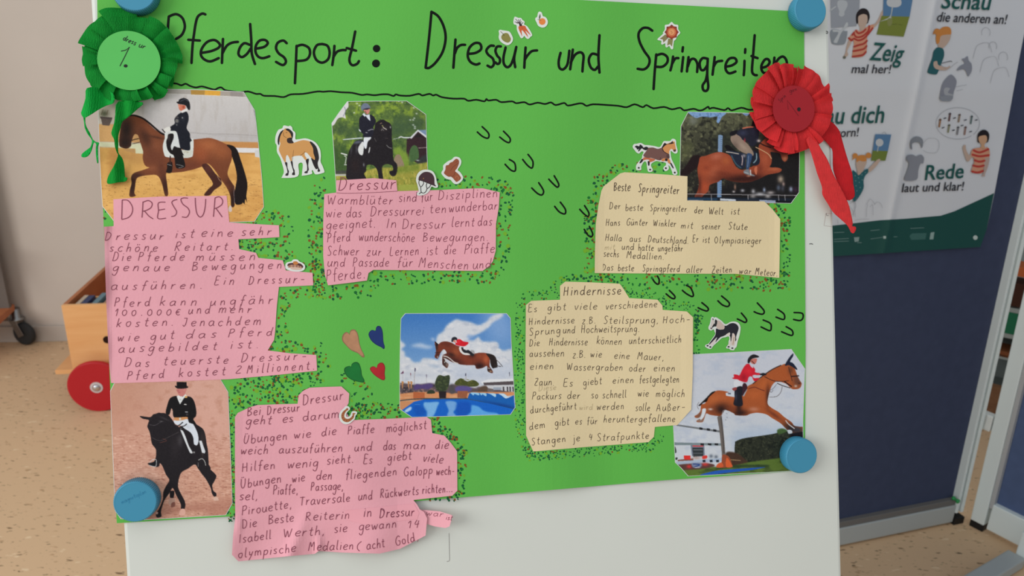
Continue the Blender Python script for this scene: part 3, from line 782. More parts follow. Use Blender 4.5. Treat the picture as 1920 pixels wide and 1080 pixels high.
# ------------------------------------------------------------------ outlines of the cards
C1 = [(212.5, 373.5), (300, 368.5), (425, 367), (427.5, 392), (430, 417), (470, 419.5), (523, 422.5), (524, 444.5), (485, 447), (447, 448.5), (448.5, 467), (480, 474), (484.5, 483.5), (530, 488), (536, 507), (586, 511.5), (587.5, 535), (523, 538), (519, 575), (516, 620), (514, 637), (502, 657), (545, 662.5), (593, 665.5), (594.5, 695), (520, 703), (430, 711), (300, 716), (216, 718.5), (208, 718), (205, 685), (201.5, 620), (199, 560), (197, 500), (195, 425), (213, 424)]
C2a = [(608, 364), (630.5, 361), (630.5, 338), (660, 336.5), (700, 334), (743, 338), (745, 358.5), (830, 356), (880, 353.5), (905, 353), (937, 360.5), (935, 390), (930, 420), (929.5, 470), (924, 490), (918, 498), (905, 508), (800, 507), (700, 506), (691, 512), (688, 526), (650, 531), (615, 535), (609, 515), (606, 480), (606, 420)]
C3 = [(560, 741), (568, 733), (580, 727), (610, 725.5), (640, 724.5), (655, 738), (653.5, 756), (647, 768), (655, 784), (667, 787.5), (740, 784.5), (800, 782), (808, 787), (810.5, 812), (833, 816.5), (845, 830), (857, 846), (857.5, 920), (848, 929.5), (775, 937.5), (782, 946), (787, 955), (795, 960), (801, 972), (798, 1004), (785, 1011), (750, 1029), (712, 1038), (640, 1036), (598, 1033), (590, 1038.5), (540, 1043), (510, 1046), (447, 1052.5), (435, 1040), (437, 1005), (441, 972), (440.5, 900), (440.5, 782), (446, 774), (470, 763), (482, 759.5), (520, 758), (558, 757)]
C4 = [(1127.5, 358), (1132, 349), (1163, 325), (1171, 323), (1230, 326), (1289, 330.5), (1288.5, 376), (1360, 377), (1433, 377.5), (1448, 392), (1463, 411), (1462, 465), (1461, 521), (1380, 513.5), (1250, 513), (1115, 512), (1115.5, 470), (1117, 420), (1122, 385)]
C5 = [(1050, 536), (1060, 528), (1110, 529.5), (1162, 532), (1168, 540), (1180, 559), (1233, 562), (1242, 573), (1242.5, 581), (1288, 584), (1299.5, 595), (1299, 700), (1296, 768), (1270, 797), (1228, 800.5), (1226, 819), (1216, 829), (1100, 838), (1000, 846.5), (994, 834), (986.5, 817), (985, 700), (986, 572), (996, 564), (1050, 562)]

def pdist(P, X, Y):
    P = np.asarray(P, float); d = np.full(X.shape, 1e9); ins = np.zeros(X.shape, bool)
    for i in range(len(P)):
        (x1, y1), (x2, y2) = P[i - 1], P[i]
        if y1 != y2: ins ^= ((Y > min(y1, y2)) & (Y <= max(y1, y2))) & (X > x1 + (Y - y1) * (x2 - x1) / (y2 - y1))
        t = np.clip(((X - x1) * (x2 - x1) + (Y - y1) * (y2 - y1)) / ((x2 - x1) ** 2 + (y2 - y1) ** 2 + 1e-9), 0, 1)
        d = np.minimum(d, np.hypot(X - x1 - t * (x2 - x1), Y - y1 - t * (y2 - y1)))
    return np.where(ins, -d, d)
# dotted borders: (card, box, band, count, mix of dark green / brown / olive)
DOTS = []
def ring(card, bx, band, n, mix, inner=1.5, size=(1.7, 3.1)):
    x0, y0, x1, y1 = bx; k = 0; A = (x1 - x0) * (y1 - y0)
    X = rng.uniform(x0, x1, 60000); Y = rng.uniform(y0, y1, 60000)
    d = pdist(card, X, Y); ok = np.where((d > inner) & (d < band))[0][:int(n * (0.50 if size[0] > 1.5 else 0.75))]
    for i in ok:
        t = rng.random(); p = 0
        DOTS.append((X[i], Y[i], rng.uniform(*size), rng.uniform(0.55, 1.0), rng.uniform(0, 3.14), rng.choice(4, p=mix)))
G_, MX = (0.72, 0.06, 0.06, 0.16), (0.40, 0.28, 0.16, 0.16)
ring(C1, (420, 395, 610, 540), 26, 330, MX)
ring(C1, (430, 440, 480, 480), 30, 40, MX)
ring(C1, (500, 535, 620, 765), 24, 330, MX)
ring(C1, (428, 700, 610, 760), 55, 260, MX)
ring(C1, (195, 385, 215, 424), 20, 16, MX)
ring(C2a, (575, 330, 610, 560), 28, 220, MX)
ring(C2a, (575, 535, 700, 565), 30, 90, MX)
ring(C2a, (690, 505, 960, 540), 26, 210, MX)
ring(C2a, (925, 340, 965, 540), 26, 170, MX)
ring(C2a, (810, 326, 960, 362), 24, 120, MX)
ring(C3, (422, 715, 442, 980), 14, 230, (0.62, 0.24, 0.06, 0.08), 1.0, (1.2, 2.2))
ring(C3, (442, 700, 562, 765), 60, 170, MX)
ring(C3, (640, 700, 700, 790), 45, 110, MX)
ring(C3, (655, 755, 820, 792), 34, 230, MX)
ring(C3, (805, 775, 880, 940), 17, 230, (0.6, 0.2, 0.06, 0.14))
ring(C4, (1095, 310, 1180, 515), 24, 230, (0.45, 0.22, 0.18, 0.15))
ring(C4, (1160, 298, 1250, 326), 26, 40, (0.4, 0.3, 0.2, 0.1))
ring(C4, (1115, 513, 1480, 545), 30, 330, MX)
ring(C4, (1440, 378, 1482, 530), 20, 160, (0.45, 0.3, 0.1, 0.15))
ring(C5, (965, 520, 1060, 860), 20, 330, G_, 2, (1.0, 2.1))
ring(C5, (1165, 535, 1320, 610), 18, 140, G_, 1.5, (1.0, 2.0))
ring(C5, (1298, 590, 1318, 665), 12, 60, G_)
ring(C5, (985, 815, 1270, 870), 18, 260, G_, 1.5, (1.0, 2.0))
ring(C5, (1050, 515, 1180, 535), 16, 80, G_)
DM = [mat('felt_tip_dark_green', (14, 84, 50), 0.6, 0.2), mat('felt_tip_brown', (128, 80, 30), 0.6, 0.2), mat('felt_tip_olive', (112, 170, 44), 0.6, 0.2), mat('felt_tip_deep_green', (20, 110, 44), 0.6, 0.2)]
V, Fc, FM = [], [], []
a8 = np.linspace(0, 2 * math.pi, 7, endpoint=False)
for (x, y, r, asp, rot, c) in DOTS:
    if c == 2: r *= 1.5
    ex = np.cos(a8) * r; ey = np.sin(a8) * r * asp; b = len(V)
    V += list(zip(x + ex * math.cos(rot) - ey * math.sin(rot), y + ex * math.sin(rot) + ey * math.cos(rot)))
    Fc.append([b + i for i in range(7)]); FM.append(int(c))
V = np.array(V)
hz = 0.00056 + np.repeat(np.arange(len(DOTS)) % 9, 7) * 0.000008
dots = mesh_obj('dotted_border', BP(V[:, 0], V[:, 1], hz), Fc, None, poster, mats=DM, fmat=FM)
prop(dots, kind='stuff')

# ------------------------------------------------------------------ felt hearts drawn on the poster
for (d, col, lab) in (
    ('645,370 655,345 675,330 690,335 700,345 705,325 720,312 745,315 765,350 775,410 790,460 810,500 812,518 795,518 765,490 715,468 680,435 650,400', (178, 130, 98), 'brown heart'),
    ('845,355 850,330 870,315 895,320 900,300 912,285 935,290 950,330 955,400 965,440 958,458 940,445 900,425 865,395', (24, 48, 110), 'dark blue heart'),
    ('660,620 670,595 700,585 712,590 720,568 745,555 772,565 788,610 795,655 812,690 808,708 775,705 720,690 680,660', (10, 110, 44), 'dark green heart'),
    ('855,610 865,592 885,588 905,598 912,575 932,560 955,565 968,595 965,640 968,680 955,692 930,682 885,650', (172, 32, 40), 'red heart')):
    pr = Print(BP, HI, 480, 540, 4.0); pr.poly(d, tuple(int(q * 0.82) for q in col)); 
    P = cr(pts(d, 480, 540, 4), True, 4); cc = P.mean(0); pr.add((P - cc) * 0.90 + cc, tess(P), col)
    prop(pr.build('felt_tip_heart', mat('felt_tip_ink', attr=True, rough=0.6, spec=0.3, noise=0.10, nscale=120), poster), label=lab)
# ================================================================== handwriting
GL = {
'a': (.8, '.62,.85 .4,1 .1,.8 0,.4 .15,.03 .4,.08 .6,.4 .64,.95/.65,.95 .6,.35 .76,0'), 'b': (.72, '.12,1.9 .04,.9 .04,0/.05,.6 .3,.97 .6,.8 .62,.3 .35,0 .05,.08'),
'c': (.66, '.6,.85 .35,1 .06,.7 .04,.28 .3,0 .6,.15'), 'd': (.82, '.6,.7 .4,.95 .1,.8 0,.4 .2,.02 .45,.12 .6,.5/.7,1.9 .63,.8 .7,0'),
'e': (.7, '.05,.48 .5,.6 .6,.82 .4,1 .1,.8 0,.4 .2,.02 .6,.15'), 'f': (.55, '.6,1.75 .42,1.95 .27,1.6 .22,.7 .18,-.2/0,.95 .48,1'),
'g': (.76, '.6,.85 .35,1 .05,.7 .06,.25 .3,.08 .55,.4 .64,.95/.64,.95 .6,-.3 .42,-.85 .15,-.75 .05,-.5'), 'h': (.68, '.12,1.9 .02,0/.04,.5 .3,.95 .5,.8 .54,0'),
'i': (.28, '.12,1 .05,0/.14,1.5 .13,1.38'), 'j': (.35, '.2,1 .15,-.5 -.1,-.8/.22,1.5 .21,1.38'), 'k': (.66, '.1,1.9 .03,0/.55,1 .06,.45/.2,.55 .55,0'),
'l': (.3, '.14,1.9 .05,.4 .1,.02 .24,.08'), 'm': (1.05, '.05,1 .02,0/.04,.6 .25,.97 .42,.8 .44,0/.44,.6 .68,.97 .86,.8 .9,0'), 'n': (.7, '.06,1 .02,0/.04,.55 .3,.97 .5,.8 .55,0'),
'o': (.72, '.3,1 .08,.85 0,.45 .2,.02 .45,.08 .6,.5 .5,.9 .3,1'), 'p': (.74, '.08,1 0,-.85/.06,.8 .35,1 .6,.8 .55,.3 .3,.1 .04,.2'), 'r': (.56, '.08,1 .02,0/.04,.45 .25,.85 .5,.92'),
's': (.6, '.52,.9 .3,1.02 .06,.82 .22,.55 .46,.3 .3,.02 0,.1'), 't': (.55, '.3,1.65 .2,.4 .3,.02 .48,.12/.02,1.08 .5,1.14'), 'u': (.76, '.05,1 0,.35 .15,.02 .4,.12 .58,.6 .62,1/.61,1 .58,.4 .7,0'),
'v': (.62, '0,1 .25,0 .55,1'), 'w': (.95, '0,1 .2,.02 .42,.8 .6,.02 .85,1'), 'y': (.68, '.05,1 .15,.35 .4,.4/.6,1 .35,.1 .05,-.8'), 'z': (.66, '.04,.95 .55,1 .02,.03 .58,0'),
'x': (.6, '0,1 .5,0/.5,1 0,0'), 'q': (.7, '.5,.9 .1,.8 .1,.2 .5,.3/.55,1 .5,-.8'),
'A': (1.0, '0,0 .4,1.8 .8,0/.15,.7 .65,.7'), 'B': (.85, '.08,1.8 .02,0/.06,1.75 .5,1.7 .6,1.35 .1,.98/.1,.98 .6,.8 .65,.3 .02,0'), 'D': (.95, '.1,1.8 .02,0/.02,1.75 .45,1.7 .75,1.2 .65,.4 .3,.02 -.02,0'),
'E': (.75, '.6,1.75 .08,1.8 .04,.9 0,0 .6,.02/.05,.95 .5,1'), 'G': (.9, '.75,1.5 .5,1.8 .12,1.4 0,.7 .25,.02 .65,.2 .72,.8 .45,.85'), 'H': (.95, '.1,1.8 .02,0/.7,1.8 .66,0/.06,.9 .7,.95'),
'I': (.3, '.15,1.8 .05,0'), 'J': (.7, '.1,1.7 .55,1.75/.5,1.75 .45,.5 .2,0 0,.3'), 'K': (.8, '.1,1.8 .02,0/.65,1.8 .05,.8 .65,0'), 'L': (.75, '.15,1.8 .02,.05 .6,0'),
'M': (1.15, '0,0 .2,1.8 .48,.8 .8,1.8 .9,0'), 'O': (1.0, '.4,1.8 .08,1.4 0,.7 .3,.02 .65,.3 .75,1.1 .4,1.8'), 'P': (.8, '.1,1.8 .02,0/.05,1.7 .5,1.75 .65,1.3 .45,.95 .08,.85'),
'R': (.9, '.1,1.8 .02,0/.05,1.7 .5,1.78 .65,1.35 .45,1 .08,.9/.15,.9 .7,0'), 'S': (.75, '.65,1.6 .4,1.82 .1,1.55 .3,1 .58,.55 .35,.02 0,.15'), 'T': (.85, '.4,1.85 .36,0/.0,1.65 .8,1.7'),
'U': (.9, '.08,1.8 0,.6 .2,.02 .5,.15 .7,1 .72,1.8'), 'W': (1.25, '0,1.8 .25,.02 .5,1.4 .75,.02 1.1,1.8'), 'Z': (.85, '.05,1.75 .7,1.75 .05,.04 .75,0/.2,.9 .6,.9'),
'0': (.85, '.35,1.2 .05,.95 .02,.4 .3,0 .6,.3 .6,.9 .35,1.2'), '1': (.5, '0,1 .3,1.5 .25,0'), '2': (.7, '.05,1.3 .3,1.5 .5,1.2 .05,.05 .6,.05'), '4': (.75, '.2,1.7 .05,.8 .6,.85/.5,1.5 .42,0'),
'(': (.5, '.45,1.8 .1,1.2 .1,.4 .4,-.1'), '.': (.35, '.1,.12 .14,.03'), ',': (.4, '.15,.1 .05,-.35'), '-': (.75, '.1,.6 .6,.62'), 'E$': (.8, ''),
}
GL['€'] = (.85, '.65,1.1 .35,1.25 .1,.9 .08,.3 .35,0 .65,.15/-.05,.72 .5,.75/-.05,.5 .45,.52')
GL['ß'] = (.8, '.1,-.2 .08,1.3 .3,1.8 .55,1.5 .3,1.05 .6,.7 .5,.1 .2,.05')
for a, b in (('ä', 'a'), ('ö', 'o'), ('ü', 'u'), ('Ü', 'U')):
    y = 1.95 if b == 'U' else 1.4
    GL[a] = (GL[b][0], GL[b][1] + '/.16,%g .15,%g/.44,%g .43,%g' % (y + .2, y, y + .22, y + .02))
GLP = {k: (v[0], [np.array([[float(q) for q in p.split(',')] for p in s.split()]) for s in v[1].split('/') if s]) for k, v in GL.items()}
hw = random.Random(4)
def word_strokes(txt, x0, y0, x1, y1, xh, slant=0.10, gap=0.22):
    adv = 0; place = []
    for ch in txt:
        w, st = GLP[ch]; place.append((adv, w, st)); adv += w + gap
    adv += 1.1 * slant - gap - 0.02; sx = (x1 - x0) / max(adv, .3)
    dx, dy = (x1 - x0), (y1 - y0); L = math.hypot(dx, dy); ex = np.array([dx / L, dy / L]); ey = np.array([-ex[1], ex[0]]) * -1
    ey = np.array([ex[1], -ex[0]])
    out = []
    for a, w, st in place:
        jy = hw.uniform(-.06, .06); js = hw.uniform(.93, 1.07); jr = hw.uniform(-.04, .04)
        for s in st:
            if len(s) == 2 and abs(s[0] - s[1]).max() < .12: jr = 0; s = np.array([s[0], s[0] + [.0, -.09], s[0] + [.03, -.12]])
            q = s.copy(); X = q[:, 0] * js + a; Y = (q[:, 1] * js + jy)
            X = X + Y * (slant + jr)
            P = np.array([x0, y0]) + np.outer(X * sx, ex) + np.outer(Y * xh, ey)
            P += np.array([[hw.uniform(-.03, .03) * xh, hw.uniform(-.03, .03) * xh] for _ in P])
            out.append(P)
    return out
def write(card, lines, m, h, w=1.35, slant=0.1, xh=10, mapf=None, gap=0.22):
    for L in lines:
        txt, x0, y0, x1, y1 = L[:5]; k = L[5] if len(L) > 5 else xh; ww = L[6] if len(L) > 6 else w
        ink('written_word', word_strokes(txt, x0, y0, x1, y1, k, slant, gap), ww, mapf or BP, h, m, card, caps=False, smoothn=4)

M_PINK = mat('pink_paper', (226, 162, 174), 0.8, 0.2, noise=0.03, nscale=12, bump=0.2, bscale=400)
M_BEIGE = mat('beige_paper', (222, 204, 164), 0.8, 0.2, noise=0.02, nscale=12, bump=0.15, bscale=400)
M_PEN = mat('brown_violet_pen', (132, 66, 84), 0.6, 0.2)
M_PEN2 = mat('dark_brown_pencil', (88, 72, 58), 0.6, 0.2)
HC = 0.00115

def edge_lift(poly_fn, amp, rad): ...
def h1(x, y):   # the left card curls a little beyond the poster's left edge
    return HC + 0.0025 * np.clip((212 - x) / 14, 0, 1) ** 2 * (1 + 0.5 * np.sin(y * 0.05))
c1 = sheet('text_card', C1, BP, h1, 0.0002, M_PINK, step=5)
prop(c1, 'tall pink paper card headed DRESSUR at the left edge of the green poster', 'paper card', 'pink text cards')
def bp1(x, y, h): return BP(x, y, h1(x, y) + 0.00025)
for s in ([[(229, 375), (228.5, 395), (228, 411)], [(229, 375), (240, 376), (248, 388), (247, 400), (240, 408), (228, 411.5)]],
          [[(268, 378), (267, 395), (266, 408)], [(268, 379), (278, 376), (285, 381), (283, 389), (275, 394), (268, 396)], [(271, 396), (279, 405), (287, 410.5)]],
          [[(310, 379), (297, 380.5), (297, 395), (296, 409.5), (311, 409)], [(297, 394), (309, 392)]],
          [[(332, 374), (325, 376), (322, 380), (326, 388), (331, 397), (328, 404), (321, 406)]],
          [[(352, 371.5), (344, 371), (339, 374), (343, 383), (352, 390), (355, 398), (350, 407), (341, 406.5)]],
          [[(366, 371), (366.5, 385), (369, 400), (375, 407), (381, 402), (384.5, 388), (385.5, 373)]],
          [[(403, 371), (401.5, 390), (400, 406.5)], [(403, 371), (411, 369), (417, 375), (416, 383), (408, 389), (402, 391)], [(405, 391), (411, 399), (416.5, 407)]]):
    ink('heading_letter', s, 1.6, lambda x, y, h: bp1(x, y, h), 0, M_PEN, c1, caps=False)
write(c1, [('Dressur', 197, 450, 308, 449), ('ist', 329, 446, 364, 446), ('eine', 377, 444, 438, 443), ('sehr', 453, 442, 510, 440),
 ('schöne', 205, 472, 297, 471), ('Reitart.', 327, 470, 440, 469), ('Die', 211, 489, 247, 489), ('Pferde', 259, 489, 346, 489), ('müssen', 367, 489, 480, 488),
 ('genaue', 211, 508, 320, 508), ('Bewegungen', 360, 508, 530, 503), ('ausführen.', 208, 544, 382, 541), ('Ein', 402, 534, 440, 534), ('Dressur-', 466, 533, 572, 530),
 ('Pferd', 214, 575, 282, 574), ('kann', 299, 573, 370, 573), ('ungfähr', 394, 573, 513, 569), ('100.000€', 215, 592, 341, 591), ('und', 353, 589, 395, 588), ('mehr', 410, 587, 473, 586),
 ('kosten.', 218, 613, 328, 611), ('Jenachdem', 342, 612, 490, 609), ('wie', 220, 640, 262, 639), ('gut', 282, 638, 328, 635), ('das', 348, 635, 408, 633), ('Pferd', 428, 632, 513, 629),
 ('ausgebildet', 222, 661, 408, 656), ('ist.', 432, 654, 488, 652), ('Das', 233, 688, 282, 687), ('teuerste', 306, 685, 430, 681), ('Dressur-', 452, 679, 576, 674),
 ('Pferd', 238, 712, 309, 709), ('kostet', 335, 707, 424, 703), ('2', 441, 700, 455, 700), ('Millionent.', 463, 700, 592, 692)],
 M_PEN, 0, 1.15, 0.16, 9.0, mapf=bp1, gap=0.62)

def h2(x, y): return HC + 0.0004 + 0.0006 * np.clip((y - 505) / 30, 0, 1)
c2 = sheet('text_card', C2a, BP, h2, 0.0002, M_PINK, step=11)
prop(c2, 'pink paper card headed Dressur below the small black horse photo', 'paper card', 'pink text cards')
bp2 = lambda x, y, h: BP(x, y, h2(x, y) + 0.0001)
write(c2, [('Dressur', 635, 357, 743, 354, 12.5, 1.5), ('Warmblüter', 614, 383, 738, 383), ('sind', 748, 379, 782, 378), ('für', 790, 378, 812, 376), ('Disziplinen', 822, 375, 934, 369),
 ('wie', 611, 408, 641, 408), ('das', 649, 408, 679, 407), ('Dressurrei', 695, 405, 796, 403), ('ten', 806, 400, 838, 399), ('wunderbar', 842, 398, 934, 392),
 ('geeignet.', 612, 430, 706, 426), ('In', 725, 427, 744, 427), ('Dressur', 755, 429, 836, 428), ('lernt', 847, 425, 890, 424), ('das', 896, 423, 923, 423),
 ('Pferd', 614, 454, 658, 452), ('wunderschöne', 673, 452, 778, 453), ('Bewegungen.', 793, 453, 917, 452), ('Schwer', 614, 479, 674, 478), ('zur', 688, 479, 716, 479), ('Lernen', 731, 479, 786, 478),
 ('ist', 800, 478, 822, 477), ('die', 833, 476, 856, 476), ('Piaffe', 871, 476, 928, 473), ('und', 614, 500, 648, 500), ('Passade', 662, 500, 730, 500), ('für', 745, 500, 775, 500),
 ('Menschen', 785, 501, 879, 505), ('und', 887, 504, 921, 503), ('Pferde.', 612, 527, 687, 521, 12)], M_PEN, 0, 1.2, 0.10, 9.6, mapf=bp2, gap=0.30)
ink('pen_line', [[(631, 361.5), (650, 362.5), (700, 361), (745, 358.5)]], 0.9, bp2, 0, M_PEN, c2, caps=False)

def h3(x, y):
    x = np.asarray(x, float); y = np.asarray(y, float)
    low = np.clip((y - 935) / 110, 0, 1)
    cr_ = 0.0012 * np.exp(-((x - 560 + (y - 1000) * .4) / 14) ** 2) + 0.0014 * np.exp(-((x - 598) / 7) ** 2) * np.clip((y - 990) / 40, 0, 1)
    r = np.clip((x - 745) / 55, 0, 1) * np.clip((y - 915) / 40, 0, 1)
    left = 0.0014 * np.exp(-((x - 448) / 7) ** 2 - ((y - 985) / 16) ** 2)
    return HC + 0.0002 + low * (0.0022 + 0.0022 * np.sin(x * 0.045 + y * 0.02) + 3 * cr_) + r * 0.004 + left + 0.0006 * np.clip((455 - x) / 15, 0, 1)
c3 = sheet('text_card', C3, BP, h3, 0.0002, M_PINK, step=5)
prop(c3, 'large pink paper card with crumpled lower end hanging below the poster', 'paper card', 'pink text cards')
bp3 = lambda x, y, h: BP(x, y, h3(x, y) + 0.0003)
write(c3, [('Dressur', 568, 760, 646, 748, 10), ('Bei', 464, 780, 490, 777), ('Dressur', 501, 777, 563, 771), ('geht', 461, 796, 510, 795), ('es', 530, 792, 551, 791), ('darum', 568, 789, 637, 783),
 ('Übungen', 457, 832, 540, 824), ('wie', 551, 823, 585, 820), ('die', 603, 818, 632, 815), ('Piaffe', 652, 815, 703, 811), ('möglichst', 725, 811, 801, 804),
 ('weich', 451, 852, 503, 851), ('auszuführen', 523, 850, 643, 847), ('und', 665, 846, 698, 845), ('das', 719, 844, 743, 843), ('man', 757, 842, 800, 842), ('die', 816, 842, 842, 841),
 ('Hilfen', 454, 885, 518, 878), ('wenig', 539, 879, 598, 874), ('sieht.', 613, 871, 665, 867), ('Es', 682, 869, 699, 869), ('giebt', 727, 865, 773, 861), ('viele', 793, 865, 831, 869),
 ('Übungen', 452, 916, 529, 904), ('wie', 548, 905, 573, 902), ('den', 593, 900, 623, 899), ('fliegenden', 648, 899, 746, 891), ('Galopp', 758, 893, 812, 889), ('wech-', 818, 891, 853, 890),
 ('sel,', 449, 938, 486, 936), ('Piaffe,', 512, 928, 560, 925), ('Passage,', 583, 920, 645, 918), ('Pirouette,', 454, 966, 550, 952), ('Traversale', 562, 948, 658, 940), ('und', 672, 938, 699, 936),
 ('Rückwerts', 713, 934, 786, 927), ('richten...', 792, 926, 850, 922), ('Die', 455, 991, 483, 987), ('Beste', 504, 983, 552, 978), ('Reiterin', 573, 977, 657, 972), ('in', 682, 969, 698, 968), ('Dressur', 712, 971, 778, 967),
 ('Isabell', 449, 1018, 510, 1010), ('Werth,', 531, 1008, 612, 1002), ('sie', 627, 999, 652, 997), ('gewann', 673, 995, 745, 989), ('14', 765, 990, 788, 989),
 ('olympische', 447, 1046, 557, 1034), ('Medalien', 578, 1033, 664, 1030), ('(', 668, 1033, 678, 1032), ('acht', 688, 1031, 723, 1025), ('Gold', 743, 1024, 781, 1014), (',', 783, 1013, 787, 1013)],
 M_PEN, 0, 1.2, 0.12, 9.2, mapf=bp3, gap=0.28)
# torn strip behind the card's lower right corner
def h3b(x, y): return HC + 0.0012 + 0.010 * np.clip((x - 790) / 55, 0, 1) ** 1.5
C3b = [(770, 955), (800, 956.5), (825, 959), (848, 966), (846, 976), (843, 987), (835, 990), (815, 987), (795, 981), (768, 976)]
st = sheet('paper_strip', C3b, BP, h3b, 0.0002, M_PINK, step=6)
prop(st, 'narrow pink paper strip sticking out right of the crumpled pink card', 'paper strip')
write(st, [('war', 799, 966, 832, 969, 6), ('ist', 836, 974, 848, 976, 5)], M_PEN, 0, 1.0, 0.1, 6, mapf=lambda x, y, h: BP(x, y, h3b(x, y) + 0.00012))
# clear tape over the tear
tape = sheet('adhesive_tape', [(648, 957), (776, 944), (786, 962), (782, 973), (690, 984), (650, 975)], BP, lambda x, y: h3(x, y) + 0.0002, 0.0001, mat('clear_tape', (230, 160, 172), 0.22, 0.5), c3, step=5)
prop(tape, label='glossy strip of clear tape')
for L in (('in', 682, 969, 698, 968), ('Dressur', 712, 971, 778, 967)):
    ink('written_word', word_strokes(*L, 10, .1), 1.25, lambda x, y, h: BP(x, y, h3(x, y) + 0.00042), 0, M_PEN, c3, caps=False, smoothn=4)

def h4(x, y): return HC + 0.0010 * np.clip((1128 - x) / 14, 0, 1) + 0.0008 * np.clip((x - 1450) / 13, 0, 1)
c4 = sheet('text_card', C4, BP, h4, 0.0002, M_BEIGE, step=11)
prop(c4, 'beige paper card headed Beste Springreiter under the photo of a chestnut jumper', 'paper card', 'beige text cards')
bp4 = lambda x, y, h: BP(x, y, h4(x, y) + 0.0001)
write(c4, [('Beste', 1151, 358, 1182, 358, 9, 1.4), ('Springreiter', 1197, 360, 1274, 364, 9, 1.4), ('Der', 1143, 392, 1164, 392), ('beste', 1173, 395, 1206, 395), ('Springreiter', 1219, 396, 1288, 397),
 ('der', 1302, 400, 1319, 400), ('Welt', 1329, 402, 1357, 402), ('ist', 1371, 402, 1387, 402), ('Hans', 1136, 423, 1163, 423), ('Günter', 1175, 422, 1215, 423), ('Winkler', 1225, 424, 1268, 425),
 ('mit', 1277, 428, 1300, 429), ('seiner', 1316, 430, 1351, 430), ('Stute', 1366, 430, 1402, 431), ('Halla', 1135, 451, 1166, 452), ('aus', 1181, 453, 1202, 453), ('Deutschland.', 1215, 454, 1292, 457),
 ('Er', 1299, 454, 1310, 454), ('ist', 1318, 455, 1331, 455), ('Olympiasieger', 1340, 456, 1428, 457), ('und', 1166, 468, 1189, 469), ('hatte', 1197, 470, 1226, 470), ('ungefähr', 1234, 471, 1281, 471),
 ('sechs', 1132, 481, 1161, 482), ('Medallien.', 1175, 484, 1246, 487), ('Das', 1130, 507, 1150, 507), ('beste', 1159, 508, 1189, 508), ('Springpferd', 1205, 509, 1275, 510), ('aller', 1287, 511, 1318, 511),
 ('Zeiten', 1335, 512, 1373, 511), ('war', 1386, 513, 1409, 514), ('Meteor.', 1416, 515, 1459, 518)], M_PEN2, 0, 1.1, 0.08, 7.0, mapf=bp4, gap=0.3)
write(c4, [('mit', 1134, 468, 1154, 468)], mat('erased_pencil', (188, 170, 134), .8, .2), 0, 1.0, 0.1, 6, mapf=bp4)

def h5(x, y): return HC + 0.0008 * np.clip((1000 - x) / 14, 0, 1) + 0.001 * np.clip((x - 1275) / 20, 0, 1)
c5 = sheet('text_card', C5, BP, h5, 0.0002, M_BEIGE, step=11)
prop(c5, 'tall beige paper card headed Hindernisse right of the blue sky photo', 'paper card', 'beige text cards')
bp5 = lambda x, y, h: BP(x, y, h5(x, y) + 0.0001)
write(c5, [('Hindernisse', 1057, 554, 1166, 552, 9.5, 1.4), ('Es', 991, 585, 1008, 584), ('gibt', 1027, 583, 1062, 581), ('viele', 1077, 581, 1121, 580), ('verschiedene', 1136, 580, 1233, 576),
 ('Hindernisse', 992, 609, 1078, 606), ('z.B.', 1092, 608, 1118, 606), ('Steilsprung,', 1132, 607, 1236, 606), ('Hoch-', 1243, 606, 1295, 604), ('Sprung', 993, 629, 1052, 625), ('und', 1056, 625, 1079, 625),
 ('Hochweitsprung.', 1090, 624, 1200, 622), ('Die', 993, 649, 1012, 649), ('Hindernisse', 1030, 648, 1102, 647), ('können', 1119, 645, 1166, 647), ('unterschietlich', 1180, 645, 1278, 642),
 ('aussehen', 993, 669, 1058, 668), ('z.B.', 1074, 671, 1099, 671), ('wie', 1107, 670, 1129, 670), ('eine', 1152, 672, 1181, 673), ('Mauer,', 1195, 674, 1246, 676), ('einen', 994, 693, 1039, 692),
 ('Wassergraben', 1063, 694, 1168, 695), ('oder', 1180, 696, 1211, 697), ('einen', 1226, 696, 1266, 696), ('Zaun.', 1002, 722, 1040, 723), ('Es', 1057, 725, 1075, 724), ('giebt', 1094, 723, 1129, 720),
 ('einen', 1149, 719, 1189, 718), ('festgelegten', 1199, 718, 1274, 717), ('Packurs', 998, 749, 1053, 748), ('der', 1064, 748, 1088, 748), ('so', 1109, 747, 1122, 747), ('schnell', 1130, 747, 1175, 745),
 ('wie', 1196, 744, 1217, 743), ('möglich', 1230, 744, 1284, 744), ('durchgeführt', 995, 775, 1082, 767), ('werden', 1119, 769, 1171, 767), ('solle', 1192, 770, 1219, 770), ('Außer-', 1231, 771, 1285, 769),
 ('dem', 993, 806, 1023, 802), ('gibt', 1041, 799, 1068, 797), ('es', 1079, 796, 1092, 796), ('für', 1101, 796, 1121, 795), ('heruntergefallene', 1132, 792, 1267, 791),
 ('Stangen', 997, 835, 1062, 828), ('je', 1075, 828, 1089, 826), ('4', 1104, 825, 1112, 825), ('Strafpunkte', 1120, 827, 1218, 822)], M_PEN2, 0, 1.1, 0.08, 7.6, mapf=bp5, gap=0.3)
write(c5, [('Diese', 1010, 733, 1044, 731), ('wird', 1086, 769, 1112, 768)], MATS['erased_pencil'], 0, 1.0, 0.1, 6, mapf=bp5)
